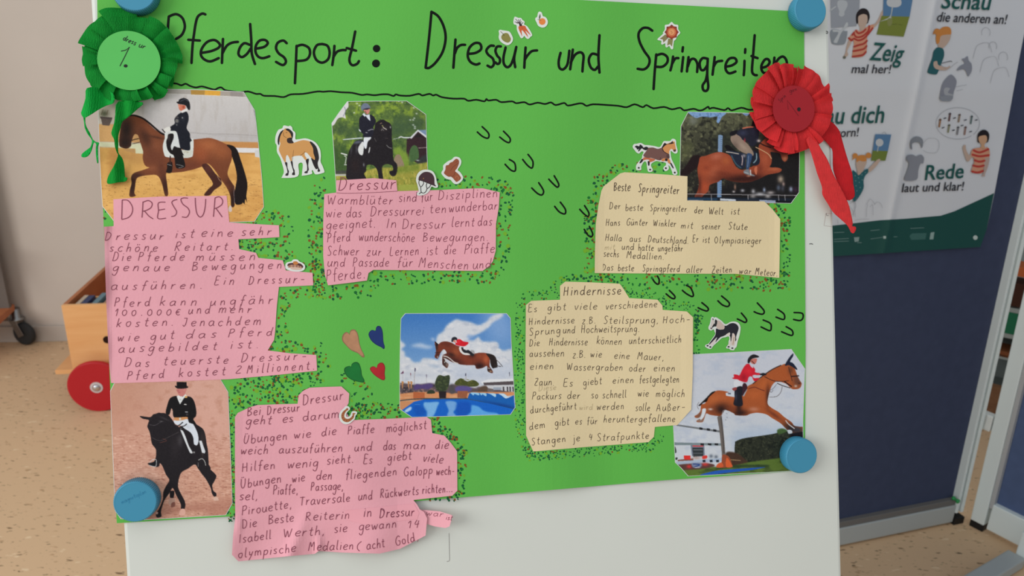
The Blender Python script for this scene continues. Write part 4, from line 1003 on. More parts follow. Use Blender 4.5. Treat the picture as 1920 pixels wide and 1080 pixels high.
# ================================================================== stickers
M_STK = mat('sticker_paper', (214, 218, 214), 0.5, 0.35)
M_INKC = mat('printed_colour', attr=True, rough=0.5, spec=0.3)
def sticker(name, outline, src, label, draw, h=0.0010, group='paper stickers on the green poster'):
    P = cr(pts(outline, *src), True, 4)
    o = sheet(name, P, BP, h, 0.0002, M_STK, step=20)
    prop(o, label, 'sticker', group)
    pr = Print(BP, h + 0.00004).src(*src); draw(pr); pr.build('printed_motif', M_INKC, o)
    return o
S1 = (505, 225, 9.0); TAN = (200, 146, 84); BLK = (30, 22, 24)
def d1(p):
    p.poly('245,165 270,140 300,150 340,190 385,270 385,310 350,330 320,390 410,385 500,355 580,340 680,360 730,400 745,480 765,580 770,660 755,670 700,630 640,560 600,550 600,600 630,650 620,680 590,660 560,620 520,600 390,620 380,690 360,700 340,650 320,610 300,590 280,620 275,710 260,715 240,680 200,600 165,520 165,470 185,400 170,340 190,250', TAN)
    p.poly('240,168 190,200 155,270 140,340 145,400 165,420 172,330 195,250', BLK)
    p.poly('280,150 320,145 370,180 400,225 395,290 380,300 355,230 320,190 285,170', BLK)
    p.poly('335,300 385,300 385,340 410,385 345,395 305,375 298,320', (44, 28, 28))
    p.poly('262,722 300,718 305,800 330,870 325,885 315,935 270,935 285,900 305,885 290,800', BLK)
    p.poly('360,705 390,700 400,790 425,850 425,870 430,925 385,925 390,890 405,875 385,800', BLK)
    p.poly('615,680 665,655 655,760 665,840 650,860 640,895 595,895 600,870 635,850 635,760', BLK)
    p.poly('680,370 720,375 790,450 825,560 835,650 815,720 825,790 855,860 815,870 820,820 790,830 760,790 730,720 705,640 760,675 770,640 745,560 735,470', BLK)
    p.line('355,520 400,580 385,690'.replace('355,520', '410,510'), (120, 80, 40), .5)
    p.line('520,600 570,565 600,530', (120, 80, 40), .5); p.line('240,210 240,265 290,300', (90, 60, 40), .5); p.line('278,210 298,212', (90, 50, 30), .7)
sticker('horse_sticker', '260,92 320,105 350,95 385,125 395,170 440,220 440,320 490,325 600,310 690,330 780,380 850,480 870,600 865,700 900,780 930,870 900,895 780,918 735,850 715,860 715,910 560,940 550,920 565,760 545,720 505,730 490,770 480,950 225,978 218,950 245,860 190,660 130,540 125,430 100,380 105,270 150,170 215,140 235,100', S1,
        'sticker of a tan standing horse with black mane, left of the small black horse photo', d1)
S2 = (1180, 250, 12.0)
def d2(p):
    p.poly('430,330 380,380 330,370 280,340 240,380 210,410 200,380 225,350 180,365 150,320 120,305 160,275 220,290 240,250 290,280 320,320 380,300', (26, 24, 30))
    p.poly('745,310 760,270 800,220 840,235 900,215 960,190 1010,180 1025,230 1050,370 1035,410 995,405 980,370 940,350 900,400 890,470 800,440 750,370', (206, 140, 84))
    p.poly('735,320 770,240 800,215 850,240 940,205 965,165 980,205 1015,215 940,240 850,250 790,290 750,330', (30, 22, 22))
    p.poly('990,370 1050,365 1035,412 1000,408', (80, 48, 44))
    p.poly('330,540 400,545 470,555 560,575 575,605 470,650 430,640 450,600 380,590 310,610 290,600', (190, 104, 72)); p.poly('720,610 760,565 820,560 900,580 930,680 880,670 840,610 760,630', (200, 128, 76))
    p.poly('275,580 310,590 290,640 240,675 232,655', BLK); p.poly('415,630 455,640 450,720 425,720', BLK); p.poly('920,670 945,670 1000,780 975,780 935,715', BLK); p.poly('810,570 860,575 850,620 810,620', BLK)
    p.poly('430,330 480,320 540,320 640,350 740,330 790,420 890,470 900,560 830,560 760,560 700,605 620,595 500,550 400,550 315,500 380,400', (112, 78, 72))
    p.line('735,310 760,390 820,440 890,475', (50, 28, 30), 1.3); p.line('495,455 500,510 525,550', (50, 30, 30), .8); p.line('715,470 705,530 690,600', (50, 30, 30), .8)
    p.line('840,490 895,500', (40, 26, 30), 1); p.line('840,520 898,530', (40, 26, 30), 1); p.line('845,550 895,555', (40, 26, 30), 1)
    for c in ((212, 775), (468, 815), (822, 783), (1022, 882)): p.disc(c[0], c[1], 20, BLK)
sticker('horse_sticker', '75,290 110,240 160,235 250,215 300,235 350,262 420,265 560,285 670,310 720,270 770,180 840,175 920,170 960,125 1020,130 1050,170 1055,260 1085,380 1075,440 1020,455 960,410 930,400 935,500 960,600 1020,720 1080,880 1070,920 1030,942 975,915 960,860 920,760 880,720 890,790 850,840 800,845 765,800 780,750 820,720 815,660 700,640 600,625 500,680 490,740 525,810 515,855 450,870 415,840 395,740 380,650 330,640 270,740 270,810 240,830 165,825 150,790 155,720 210,640 280,560 290,500 320,420 270,410 220,455 160,430 130,390 90,340', S2,
        'sticker of a trotting brown horse wearing a dark rug, above the Beste Springreiter card', d2)
S3 = (1315, 585, 13.5)
def d3(p):
    p.poly('580,350 640,345 720,295 810,280 890,310 940,380 935,460 900,560 880,640 885,700 862,740 850,620 820,550 780,545 780,640 750,740 740,740 735,640 715,590 720,540 620,580 560,610 480,640 400,720 360,765 380,690 400,640 350,680 215,815 200,800 340,610 365,520 375,420 440,440 510,445 580,400', (30, 28, 40))
    p.poly('350,190 400,225 395,300 380,360 320,370 270,405 290,340 320,290 340,300', (34, 34, 34))
    p.poly('400,215 470,230 530,290 585,350 580,420 530,445 440,430 390,395 385,330 410,270', (198, 178, 168))
    p.poly('270,190 300,205 330,240 320,290 270,370 240,410 230,380 250,290', (206, 196, 190))
    p.poly('620,580 650,550 720,520 725,580 690,600 640,590', (214, 206, 196)); p.poly('790,550 830,550 860,640 850,760 830,850 760,830 760,700', (212, 196, 188))
    p.poly('360,690 370,720 290,830 230,840 220,815', (216, 202, 200)); p.poly('705,760 750,750 740,850 690,860', (214, 206, 200)); p.line('830,640 800,820', (170, 150, 120), 1.4)
    for c in ((158, 855), (228, 885), (690, 882), (785, 915)): p.disc(c[0], c[1], 27, (16, 14, 18), 18)
    p.poly('280,170 300,165 310,200 295,200', (50, 46, 46)); p.poly('232,400 275,400 262,435 235,425', (110, 96, 96))
sticker('horse_sticker', '245,150 285,120 330,145 360,130 430,165 520,230 590,300 650,300 730,255 830,240 930,270 985,350 990,450 965,600 920,740 890,880 850,920 825,965 740,960 700,925 640,920 630,890 680,820 690,740 710,680 690,620 600,640 520,660 420,750 300,860 260,920 200,935 100,880 110,830 180,800 260,690 350,560 335,500 310,440 250,470 190,440 180,380 215,300 235,210', S3,
        'sticker of a black and white cob horse with pale mane, right of the Hindernisse card', d3)
S4 = (770, 285, 12.0)
def d4(p):
    p.poly('175,620 185,560 240,490 310,450 400,450 480,490 530,580 540,720 575,770 510,755 400,700 280,660 180,632', (66, 42, 48)); p.line('180,630 290,660 400,705 560,768', (36, 20, 26), 1.0)
    p.line('195,640 185,700 225,785 285,720 285,665', BLK, 1.3); p.line('225,785 230,860 240,905 290,925 340,890 370,825', BLK, 1.3); p.line('370,825 350,760 365,700', BLK, 1.3); p.line('370,825 420,790 455,730', BLK, 1.3); p.line('190,940 240,905', BLK, 1.3); p.disc(288, 595, 13, (150, 110, 60))
sticker('helmet_sticker', '120,620 140,520 200,440 290,400 400,400 500,440 560,540 590,680 615,760 600,800 540,805 470,780 430,860 370,930 280,970 180,980 140,960 150,910 180,880 150,740 130,680', S4,
        'sticker of a dark riding helmet with chin straps, between photo and pink card', d4, h=0.0021)
def d5(p):
    p.poly('1015,155 1070,170 1090,215 1080,280 1040,370 1000,430 1060,480 1130,570 1115,620 1040,672 1000,650 960,600 900,550 860,560 790,520 748,470 780,400 785,340 800,300 850,290 890,240 940,220', (146, 80, 52))
    p.line('860,340 940,300 1060,200', (110, 56, 36), .8); p.line('900,420 960,330 1080,250', (110, 56, 36), .8); p.line('1005,590 1030,540 1070,570 1070,630', (190, 120, 84), .7); p.line('880,550 960,540 1000,450', (110, 56, 36), .8)
sticker('glove_sticker', '1020,105 1100,130 1140,210 1120,300 1060,400 1110,450 1175,550 1170,620 1110,690 1030,725 960,700 900,630 860,620 780,590 700,500 695,450 730,390 730,310 770,260 850,200 920,170 970,120', S4,
        'sticker of a brown leather riding glove above the right end of the pink card', d5)
S5 = (925, 10, 12.0)
sticker('fruit_sticker', '120,580 150,550 210,560 280,570 360,590 410,660 442,750 420,830 360,885 300,895 220,860 150,800 120,720 130,640', S5, 'sticker of an olive green apple above the word Dressur in the title',
        lambda p: p.poly('180,700 210,650 270,622 330,635 370,700 395,760 370,820 320,840 250,815 190,760', (134, 128, 66)).line('165,590 235,655', (90, 84, 60), .9).disc(235, 672, 14, (90, 96, 50)))
def d6(p):
    p.poly('575,470 640,460 710,462 740,510 790,590 838,665 810,650 720,570 760,650 782,715 750,680 640,555 648,690 620,640 570,530', (200, 92, 50)); p.line('640,470 660,540', (160, 60, 34), .6)
    p.poly('580,390 610,400 650,455 590,462', (58, 36, 34))
    for q in ('600,410 500,310', '600,400 560,320', '595,400 605,320', '600,410 630,360', '620,430 668,385', '590,395 485,372', '600,405 520,395'): p.line(q, (58, 36, 38), .9)
sticker('carrot_sticker', '490,255 560,280 620,285 660,330 705,370 695,430 760,470 830,570 875,670 840,705 790,755 740,740 695,690 665,730 620,735 570,650 530,550 520,450 470,430 450,380 465,290', S5,
        'sticker of a bunch of orange carrots between the apple and the orange stickers', d6)
sticker('fruit_sticker', '1040,140 1090,165 1115,240 1180,270 1225,350 1215,430 1160,490 1090,500 1010,460 975,390 945,330 950,280 985,260 1005,170', S5, 'sticker of a small orange with a dark leaf, upper middle of the poster',
        lambda p: p.disc(1100, 365, 75, (220, 128, 62)).poly('1050,195 1062,250 1048,300 1040,330 1025,270', (84, 90, 74)).line('1000,320 1070,340', (90, 80, 60), .7))
S6 = (1225, 30, 15.43)
def d7(p):
    p.poly('350,530 430,600 420,650 290,770 275,680 185,660', (132, 124, 82), smooth=False); p.poly('430,650 570,670 540,885 480,815 400,855', (132, 128, 78), smooth=False)
    s = ' '.join('%g,%g' % (530 + (205 if k % 2 == 0 else 165) * math.sin(k * math.pi / 8), 465 - (218 if k % 2 == 0 else 180) * math.cos(k * math.pi / 8)) for k in range(16))
    p.poly(s, (104, 44, 38), smooth=False); p.disc(530, 468, 172, (158, 62, 36), 185); p.disc(530, 468, 122, (226, 128, 84)); p.disc(530, 468, 102, (150, 60, 40)); p.disc(530, 466, 92, (220, 150, 100)); p.line('500,430 545,480 520,510', (170, 104, 60), .8)
o_ = ' '.join('%g,%g' % (527 + (255 if k % 2 == 0 else 205) * math.sin(k * math.pi / 7.5), 455 - (285 if k % 2 == 0 else 235) * math.cos(k * math.pi / 7.5)) for k in range(-4, 6))
sticker('rosette_sticker', o_ + ' 640,690 600,720 580,850 570,950 510,955 460,870 390,910 350,880 340,790 260,830 225,800 230,720 140,700 120,665 200,590 290,500', S6, 'sticker of an orange award rosette above the word Springreiten', d7)
S7 = (525, 470, 21.6)
def d8(p):
    p.poly('300,600 330,530 430,500 560,495 780,510 880,560 940,640 900,710 860,690 700,620 560,590 420,600 340,640', (78, 40, 44)); p.poly('340,620 420,575 560,570 720,590 880,660 860,710 700,680 560,665 430,665 340,690', (178, 132, 110))
    p.poly('400,670 560,665 720,680 880,720 840,765 700,778 560,770 450,740', (206, 176, 160)); p.poly('530,460 600,430 680,440 740,510 700,560 560,560', (190, 118, 62))
    for x in (400, 535, 680, 780): p.line('%d,570 %d,670' % (x, x), (96, 56, 46), .8)
sticker('brush_sticker', '215,600 260,490 380,450 470,430 520,370 610,350 720,370 790,440 900,490 1000,580 1015,690 970,780 860,830 680,850 480,830 320,780 230,720', S7, 'small oval sticker of a brown grooming brush, right of the word Bewegungen', d8, h=0.0014)
S8 = (625, 755, 21.6)
def d9(p):
    p.poly('560,210 610,280 520,350 460,450 440,560 500,640 600,655 700,610 770,520 780,430 850,420 910,445 850,480 830,600 740,700 640,770 540,790 420,750 340,650 320,540 340,440 410,340 500,270', (160, 98, 60))
    for q in ((440, 370), (400, 425), (362, 515), (380, 605), (440, 690), (535, 728), (640, 700), (712, 645), (780, 560)): p.disc(q[0], q[1], 15, (84, 36, 20))
sticker('horseshoe_sticker', '450,190 500,140 600,145 660,200 670,270 600,340 530,430 510,500 540,570 640,560 700,480 740,380 790,345 900,350 960,390 955,450 900,530 860,660 760,760 660,840 540,875 400,850 290,750 235,620 230,500 290,350 380,260', S8,
        'sticker of a copper horseshoe at the top edge of the large pink card', d9, h=0.0022)
# ================================================================== printed photographs
M_PHOTO = mat('photo_print', attr=True, rough=0.5, spec=0.12)
M_PAPERW = mat('photo_paper', (206, 210, 208), 0.6, 0.3)
def photo(outline, pic, label, h, hf=None):
    hf2 = hf or (lambda x, y: h + np.zeros(np.shape(x)))
    o = sheet('photo_print', outline, BP, hf2, 0.0002, M_PAPERW, step=14)
    prop(o, label, 'photo', 'riding photos glued on the green poster')
    P = np.asarray(outline, float); c = P.mean(0); L = np.linalg.norm(P - c, axis=1)[:, None]
    pic.build('printed_picture', (P - c) * (1 - 1.0 / L) + c, lambda x, y, q: BP(x, y, hf2(x, y) + 0.00008), 0, M_PHOTO, o)
    return o

# ---- 1: brown dressage horse, sand arena
p = Pic(180, 162, 500, 424, (200, 196, 195)); A1 = (180, 165, 6.0); p.src(*A1)
p.grad(60, 620, (204, 200, 198), (188, 184, 184))
p.speck(None, (176, 168, 160), (8, 40), .55, .8, .35, 3)
p.poly('0,170 260,150 500,300 300,620 0,600', (196, 182, 166), blur=18, alpha=.8)
p.poly('600,0 1650,20 1700,105 1400,92 1060,75 700,60 600,60', (172, 166, 160), smooth=False, blur=1)
p.poly('1065,22 1225,24 1220,80 1070,76', (176, 136, 66), smooth=False); p.poly('1225,24 1400,26 1398,88 1222,80', (222, 166, 66), smooth=False); p.poly('1400,30 1510,32 1510,92 1400,88', (170, 160, 150), smooth=False); p.poly('1510,32 1640,34 1660,100 1510,92', (152, 144, 140), smooth=False)
p.line('700,62 1060,76 1400,90 1700,106', (222, 220, 216), 1.0)
p.line('1050,500 1250,515 1500,520 1830,538', (150, 144, 142), 1.2, .7, blur=1); p.line('1300,530 1600,548 1830,560', (174, 170, 170), 1.5, .6, blur=1)
p.poly('0,405 500,415 500,620 0,600', (196, 150, 98), smooth=False, blur=2); p.poly('0,410 210,412 200,600 0,600', (206, 160, 104), smooth=False)
p.poly('1380,600 1860,612 1860,680 1500,672 1400,640', (196, 140, 84), smooth=False, blur=1)
sand = p.poly('0,665 540,672 900,900 1500,730 1900,735 1900,1600 0,1600', (214, 164, 92), smooth=False, blur=3)
p.poly('1500,725 1860,735 1900,1600 1500,1600', (212, 158, 88), smooth=False, blur=2)
m = p._mask(pts('0,700 1900,760 1900,1600 0,1600', *A1))
p.speck(m, (232, 182, 108), (50, 20), .5, .8, .7, 21); p.speck(m, (190, 136, 74), (30, 12), .55, .8, .6, 22)
p.speck(p._mask(pts('0,1000 1900,1000 1900,1600 0,1600', *A1)), (130, 88, 48), (5, 1.3), .70, .80, .7, 23)
p.poly('0,700 60,700 70,1200 40,1300 0,1300', (190, 140, 80), blur=6, alpha=.7); p.poly('150,690 260,690 260,1000 170,1100 150,900', (196, 140, 76), blur=8, alpha=.8)
p.poly('260,690 520,700 520,860 300,800', (184, 138, 80), blur=10, alpha=.7)
p.poly('0,605 540,628 540,740 445,735 440,685 0,655', (208, 208, 174), smooth=False); p.poly('300,680 440,685 440,735 320,700', (180, 140, 90), smooth=False, blur=2)
p.poly('1540,672 1860,678 1860,728 1560,724', (222, 220, 222), smooth=False); p.poly('1785,700 1860,700 1850,785 1790,775', (208, 206, 206), smooth=False); p.line('1600,735 1780,742', (180, 126, 70), 1.5, .7)
p.blob(95, 290, 50, 40, (80, 84, 62), .9); p.line('60,300 80,240', (96, 80, 60), 1); p.line('120,300 135,250', (110, 90, 70), 1)
p.poly('45,320 185,332 178,360 150,425 72,418 58,350', (98, 84, 78), smooth=False); p.poly('45,320 185,332 180,352 50,342', (84, 72, 70), smooth=False)
HB = (118, 66, 42)
h = p.poly('340,330 380,312 430,310 520,345 600,410 680,480 770,525 800,600 900,600 1000,600 1095,580 1180,570 1270,562 1350,580 1440,620 1500,655 1530,730 1525,810 1500,880 1480,960 1500,1020 1545,1090 1560,1130 1560,1320 1520,1330 1512,1220 1470,1120 1400,1020 1340,930 1260,850 1190,885 1100,915 980,942 850,955 790,962 800,1080 812,1200 775,1207 740,1070 690,985 600,980 500,996 455,1025 440,1110 432,1180 445,1215 380,1222 380,1150 400,1070 395,1000 430,955 520,925 600,895 570,885 540,850 525,780 530,715 500,620 480,550 465,525 430,525 400,600 395,650 350,682 290,670 262,645 262,560 272,480 288,390', HB)
p.blob(1260, 640, 170, 90, (176, 104, 64), .85, .1, h); p.blob(1420, 720, 110, 90, (160, 92, 56), .7, 0, h); p.blob(1100, 700, 110, 80, (150, 80, 48), .6, 0, h); p.blob(1190, 760, 80, 100, (170, 88, 54), .5, 0, h)
p.blob(650, 640, 90, 60, (144, 84, 56), .6, .5, h); p.blob(640, 780, 120, 90, (104, 56, 40), .6, 0, h); p.blob(580, 470, 90, 40, (140, 78, 48), .7, .8, h); p.blob(1050, 880, 160, 45, (104, 54, 40), .6, -.2, h)
p.blob(340, 470, 90, 170, (34, 22, 18), .95, 0, h); p.blob(330, 620, 90, 80, (34, 22, 20), .95, 0, h); p.blob(560, 560, 60, 120, (64, 36, 26), .8, -.4, h); p.blob(680, 555, 90, 14, (60, 34, 26), .6, .2, h)
p.blob(620, 900, 70, 30, (150, 88, 60), .5, 0, h); p.blob(730, 900, 40, 90, (96, 52, 38), .7, 0, h); p.blob(410, 1100, 60, 160, (44, 26, 22), .95, 0, h); p.blob(470, 985, 70, 30, (60, 34, 28), .8, 0, h); p.blob(780, 1100, 60, 130, (54, 30, 26), .9, 0, h)
p.blob(1540, 1250, 50, 160, (40, 24, 22), .95, 0, h); p.blob(1500, 1060, 60, 60, (80, 44, 32), .8, 0, h); p.blob(1300, 900, 90, 50, (124, 66, 42), .5, 0, h)
p.line('370,312 430,308 520,338 600,395 680,465 730,505 770,525', (24, 16, 14), 3.2)
q = p.poly('1190,870 1240,850 1290,890 1340,960 1400,1020 1415,1065 1400,1100 1330,1150 1280,1207 1215,1204 1270,1130 1312,1090 1300,1040 1230,940', (70, 38, 32)); p.blob(1270, 900, 50, 60, (98, 54, 46), .7, .6, q)
p.line('1365,990 1385,1030 1415,1062', (190, 150, 120), 1.0, .8)
p.poly('1470,640 1540,650 1590,700 1625,800 1655,890 1690,1010 1705,1100 1692,1210 1700,1290 1680,1250 1672,1308 1655,1290 1630,1310 1570,1305 1555,1200 1572,1100 1585,1000 1565,880 1530,770 1520,700', (28, 20, 20))
p.line('1560,1090 1552,1180 1560,1300', (180, 170, 180), .7, .7); p.poly('1500,1330 1520,1325 1530,1380 1505,1395 1488,1370', (210, 190, 180))
p.line('380,600 430,580 480,570', (36, 24, 20), 1.6); p.line('410,628 450,620 495,608', (36, 24, 20), 1.2)
pad = p.poly('780,500 900,480 945,610 960,690 1052,700 1060,590 1096,580 1092,740 1068,778 980,787 800,778 765,740 752,650 775,560', (214, 218, 214)); p.poly('945,700 1085,700 1060,770 975,780 955,740', (204, 206, 196), blur=1)
p.line('990,725 1010,715 1040,722 1020,732', (150, 130, 90), .8, .7)
p.poly('815,520 868,515 872,570 842,650 855,700 880,655 935,670 960,690 985,790 1005,880 960,905 900,895 885,800 870,755 835,735 800,680 790,600 805,560', (24, 20, 22)); p.poly('800,850 830,830 860,845 850,950 790,950 800,900', (28, 20, 20)); p.poly('828,770 842,770 840,850 828,845', (60, 34, 28)); p.poly('870,790 880,790 872,870 866,860', (130, 70, 50))
p.poly('872,570 905,490 945,620 930,670 880,655 860,690 842,655', (212, 216, 216)); p.line('805,860 850,872', (170, 170, 170), .8); p.line('905,860 985,880 930,900', (150, 150, 150), .8); p.line('950,700 985,755', (30, 26, 26), 1.4)
p.blob(820, 560, 14, 40, (84, 74, 74), .5)
p.poly('1000,258 1035,290 1042,360 1020,450 1055,510 1060,560 1078,590 1058,615 1055,700 960,684 940,640 925,560 900,488 835,480 832,440 885,400 882,350 920,300 960,275', (26, 28, 38)); p.blob(985, 340, 22, 40, (52, 54, 66), .5)
p.disc = None
p.blob(910, 370, 18, 20, (190, 186, 176), .9); p.blob(910, 370, 7, 8, (60, 56, 56), .9); p.blob(972, 335, 7, 7, (200, 200, 190), .9); p.line('895,325 930,330', (140, 130, 124), .7); p.blob(908, 415, 8, 8, (150, 150, 146), .8)
p.poly('965,258 1020,232 1032,252 1000,268 965,280', (226, 224, 222)); f = p.poly('922,182 1008,195 1008,230 960,257 942,250 930,225', (206, 120, 96), smooth=False); p.blob(985, 215, 12, 18, (150, 60, 40), .8, 0, f); p.blob(935, 205, 10, 16, (226, 160, 140), .8, 0, f)
p.poly('905,158 928,150 938,128 985,112 1030,128 1055,170 1058,240 1035,242 1005,195 930,180', (28, 28, 34)); p.line('950,150 1000,128 1040,150', (120, 124, 134), .8, .8)
p.poly('770,455 830,436 836,482 790,495 768,480', (222, 220, 214)); p.line('745,465 775,500', (30, 24, 22), 1.6)
p.line('1778,240 1790,300 1800,365', (70, 70, 74), 1.6, .8); p.grain(5)
O1 = [(183.5, 170), (300, 166.5), (380, 168), (457, 172), (478, 207), (485, 270), (491, 330), (495, 388), (477.5, 415.5), (435, 417), (212.5, 414), (191.5, 387), (186.5, 300), (184, 220)]
photo(O1, p, 'photo of a brown dressage horse and rider in a sand arena, upper left', 0.0008)

# ---- 2: small photo, black horse and green trees
p = Pic(618, 184, 808, 364, (88, 112, 58)); A2 = (610, 180, 9.23); p.src(*A2)
p.speck(None, (140, 166, 58), 9, .45, .75, .9, 31); p.speck(None, (58, 84, 48), 6, .5, .8, .8, 32); p.speck(None, (150, 180, 80), 2.2, .62, .85, .6, 33)
p.poly('250,520 560,520 620,700 300,700 150,620', (62, 84, 56), blur=14, alpha=.8); p.poly('1150,400 1740,380 1750,600 1500,700 1150,700', (66, 90, 62), blur=16, alpha=.85); p.poly('100,900 380,900 380,1330 100,1330', (58, 84, 46), blur=12, alpha=.8)
p.poly('360,95 400,180 350,250 340,300 352,390 300,370 220,390 150,500 90,510 90,440', (214, 212, 214)); p.line('330,190 350,260 310,350', (130, 130, 150), 1.5, .8)
for c in ((590, 165), (550, 130), (500, 290), (1530, 205), (1580, 305), (1540, 385), (1520, 415), (1470, 415), (1550, 530), (1520, 500), (1550, 560), (1270, 90), (1330, 110)): p.blob(c[0], c[1], 16, 12, (214, 220, 220), .9)
p.poly('300,748 640,715 645,735 310,762', (200, 208, 214), smooth=False); p.line('1270,725 1310,705 1360,720 1480,722', (206, 210, 214), 2.2); p.line('1170,750 1270,725', (170, 180, 170), 1)
p.poly('1410,745 1480,720 1600,610 1750,700 1790,1100 1600,1160 1400,1080', (56, 38, 44), smooth=False); p.poly('1610,590 1740,585 1755,700', (120, 144, 176), smooth=False); p.line('1485,722 1602,598 1750,708', (212, 214, 220), 3.6, smooth=False); p.poly('1540,715 1605,650 1680,715', (40, 34, 38), smooth=False)
p.line('1615,900 1780,890', (180, 160, 160), 1); p.poly('1450,1000 1480,900 1540,850 1600,900 1620,1060 1560,1120 1460,1130', (74, 104, 64)); p.poly('1180,950 1260,870 1330,940 1420,1000 1450,1140 1350,1200 1200,1000', (124, 152, 62), blur=4)
p.poly('1190,1100 1220,1030 1270,1010 1310,1050 1370,1230 1290,1300 1180,1250', (150, 130, 108)); p.poly('1600,1100 1800,1000 1800,1170 1600,1190', (54, 58, 58), blur=3); p.blob(1600, 1115, 26, 10, (210, 214, 220), .9)
g = p.poly('90,1335 380,1340 700,1290 900,1240 1200,1240 1500,1200 1800,1140 1900,1700 0,1700', (156, 152, 66), smooth=False, blur=2)
p.speck(g, (196, 184, 92), (2, 6), .5, .75, .8, 35); p.speck(g, (106, 128, 50), (4, 5), .55, .8, .8, 36); p.poly('1200,1250 1600,1180 1600,1290 1200,1340', (110, 134, 52), blur=5, alpha=.7); p.poly('700,1540 1800,1530 1800,1700 700,1700', (158, 166, 74), smooth=False, blur=1)
p.poly('90,1350 370,1350 370,1380 90,1385', (196, 196, 196), smooth=False, blur=1); p.poly('90,1300 370,1290 370,1345 90,1345', (70, 74, 66), blur=2)
p.poly('270,980 380,1010 375,1035 268,1000', (208, 210, 206), smooth=False); p.line('330,1040 360,1060 345,1170', (200, 204, 200), 1.4); p.line('330,1190 365,1190', (200, 204, 200), 1.6)
hb = p.poly('380,1060 420,930 490,810 560,765 650,760 700,740 800,700 850,560 870,470 940,420 1000,408 1060,440 1125,480 1150,560 1150,700 1165,900 1180,1100 1240,1180 1245,1290 1215,1375 1150,1385 1112,1340 1115,1300 1172,1280 1150,1200 1050,1180 980,1240 1000,1440 930,1440 900,1290 830,1200 720,1200 705,1300 670,1350 695,1450 385,1450 368,1260 372,1130', (36, 32, 36))
p.blob(560, 800, 90, 26, (120, 130, 150), .7, -.15, hb); p.blob(540, 920, 14, 70, (96, 96, 106), .7, 0, hb); p.blob(450, 930, 14, 80, (84, 86, 94), .6, .1, hb); p.blob(1010, 560, 60, 50, (70, 60, 60), .5, 0, hb); p.blob(520, 1200, 90, 130, (52, 38, 38), .5, 0, hb)
p.line('1000,545 1060,580', (206, 200, 190), 1.3); p.line('985,510 1000,530', (190, 190, 120), 1.2); p.blob(1125, 540, 10, 18, (210, 214, 210), .8); p.line('970,600 985,570 1010,600', (140, 136, 134), .9); p.line('950,480 975,465', (150, 130, 110), 1.2); p.line('1060,850 1100,890 1150,905', (150, 150, 150), .9); p.line('850,730 880,790', (100, 96, 96), .7); p.line('1040,730 1080,735', (80, 70, 70), .8)
p.poly('650,790 665,860 650,1010 600,1015 570,960 570,900 600,840', (218, 220, 220)); p.poly('680,712 780,705 785,740 735,790 720,860 712,900 690,912 665,860 662,770', (222, 226, 232)); p.poly('760,900 775,890 765,960 745,990', (214, 214, 214)); p.blob(665, 1190, 12, 30, (170, 174, 180), .7)
p.poly('640,330 700,320 790,325 850,370 875,450 830,540 840,580 815,690 770,712 650,708 655,660 600,600 583,480 590,390', (34, 34, 46)); p.poly('580,570 620,610 600,615 582,595', (208, 214, 220))
p.poly('640,320 670,290 700,330 765,320 780,435 740,400 700,345 680,360', (214, 222, 232), smooth=False); p.line('740,600 800,578 830,580', (150, 150, 160), 1.4); p.line('700,632 730,636', (170, 170, 176), 1.2)
f = p.poly('665,235 760,220 765,270 745,305 720,315 690,290', (206, 134, 122)); p.line('690,260 710,300', (60, 40, 40), 1.0)
p.poly('615,195 640,150 680,125 725,130 762,165 778,205 700,215 650,240 640,260 620,230', (112, 122, 142)); p.poly('650,235 700,212 776,206 740,235 690,240', (50, 50, 66)); p.grain(7)
O2 = [(621.5, 231), (636, 210), (651, 190), (700, 189), (763, 189), (799, 214.5), (801, 290), (804.5, 357), (720, 362), (630.5, 362), (626, 290)]
photo(O2, p, 'small photo of a rider on a black horse before green trees', 0.0008)

# ---- 3: chestnut show jumper before dark trees
p = Pic(1270, 206, 1504, 384, (62, 62, 48)); A3 = (1265, 200, 7.5); p.src(*A3)
p.grad(100, 900, (86, 88, 66), (40, 38, 34)); p.speck(None, (124, 124, 92), 5, .5, .8, .8, 41); p.speck(None, (34, 34, 30), 7, .5, .75, .9, 42); p.speck(None, (140, 142, 110), 2, .7, .9, .6, 43)
p.poly('1100,500 1900,400 1900,1400 300,1400 300,1150 700,1100 1100,900', (26, 24, 26), blur=14, alpha=.95); p.poly('560,400 900,380 900,680 560,640', (34, 38, 34), blur=14, alpha=.7)
p.poly('100,520 260,500 200,700 90,800', (98, 104, 66), blur=12, alpha=.6)
sk = p.poly('220,60 700,75 660,150 620,230 590,210 600,140 500,150 380,140 300,160 220,110', (126, 160, 206)); p.speck(sk, (70, 96, 140), 2.5, .5, .7, .6, 44); p.poly('950,90 1050,95 1010,130', (120, 150, 196)); p.blob(260, 200, 60, 60, (130, 136, 130), .6)
p.poly('612,400 640,395 675,405 668,640 608,635', (122, 148, 180), smooth=False); p.poly('600,1035 662,1035 655,1330 598,1325', (112, 142, 180), smooth=False)
for y in range(430, 640, 30): p.line('650,%d 664,%d' % (y, y), (70, 90, 120), .9)
for y in range(1060, 1320, 30): p.line('640,%d 655,%d' % (y, y), (70, 90, 120), .9)
p.poly('370,700 330,680 260,690 215,740 160,830 60,960 160,970 260,900 320,850 380,780', (34, 22, 24), blur=1)
hb = p.poly('360,710 440,690 520,660 600,640 680,645 780,690 830,790 880,860 960,890 1050,860 1150,800 1190,700 1180,560 1240,480 1300,440 1380,460 1440,520 1500,570 1570,620 1592,720 1550,775 1510,740 1480,660 1400,640 1345,640 1365,720 1360,800 1340,850 1440,855 1505,880 1480,920 1400,940 1300,960 1200,1010 1060,1060 900,1065 760,1040 680,1010 620,1055 540,1080 490,1110 470,1190 400,1250 350,1310 300,1310 280,1260 320,1190 340,1080 330,980 320,880 340,780', (150, 70, 46))
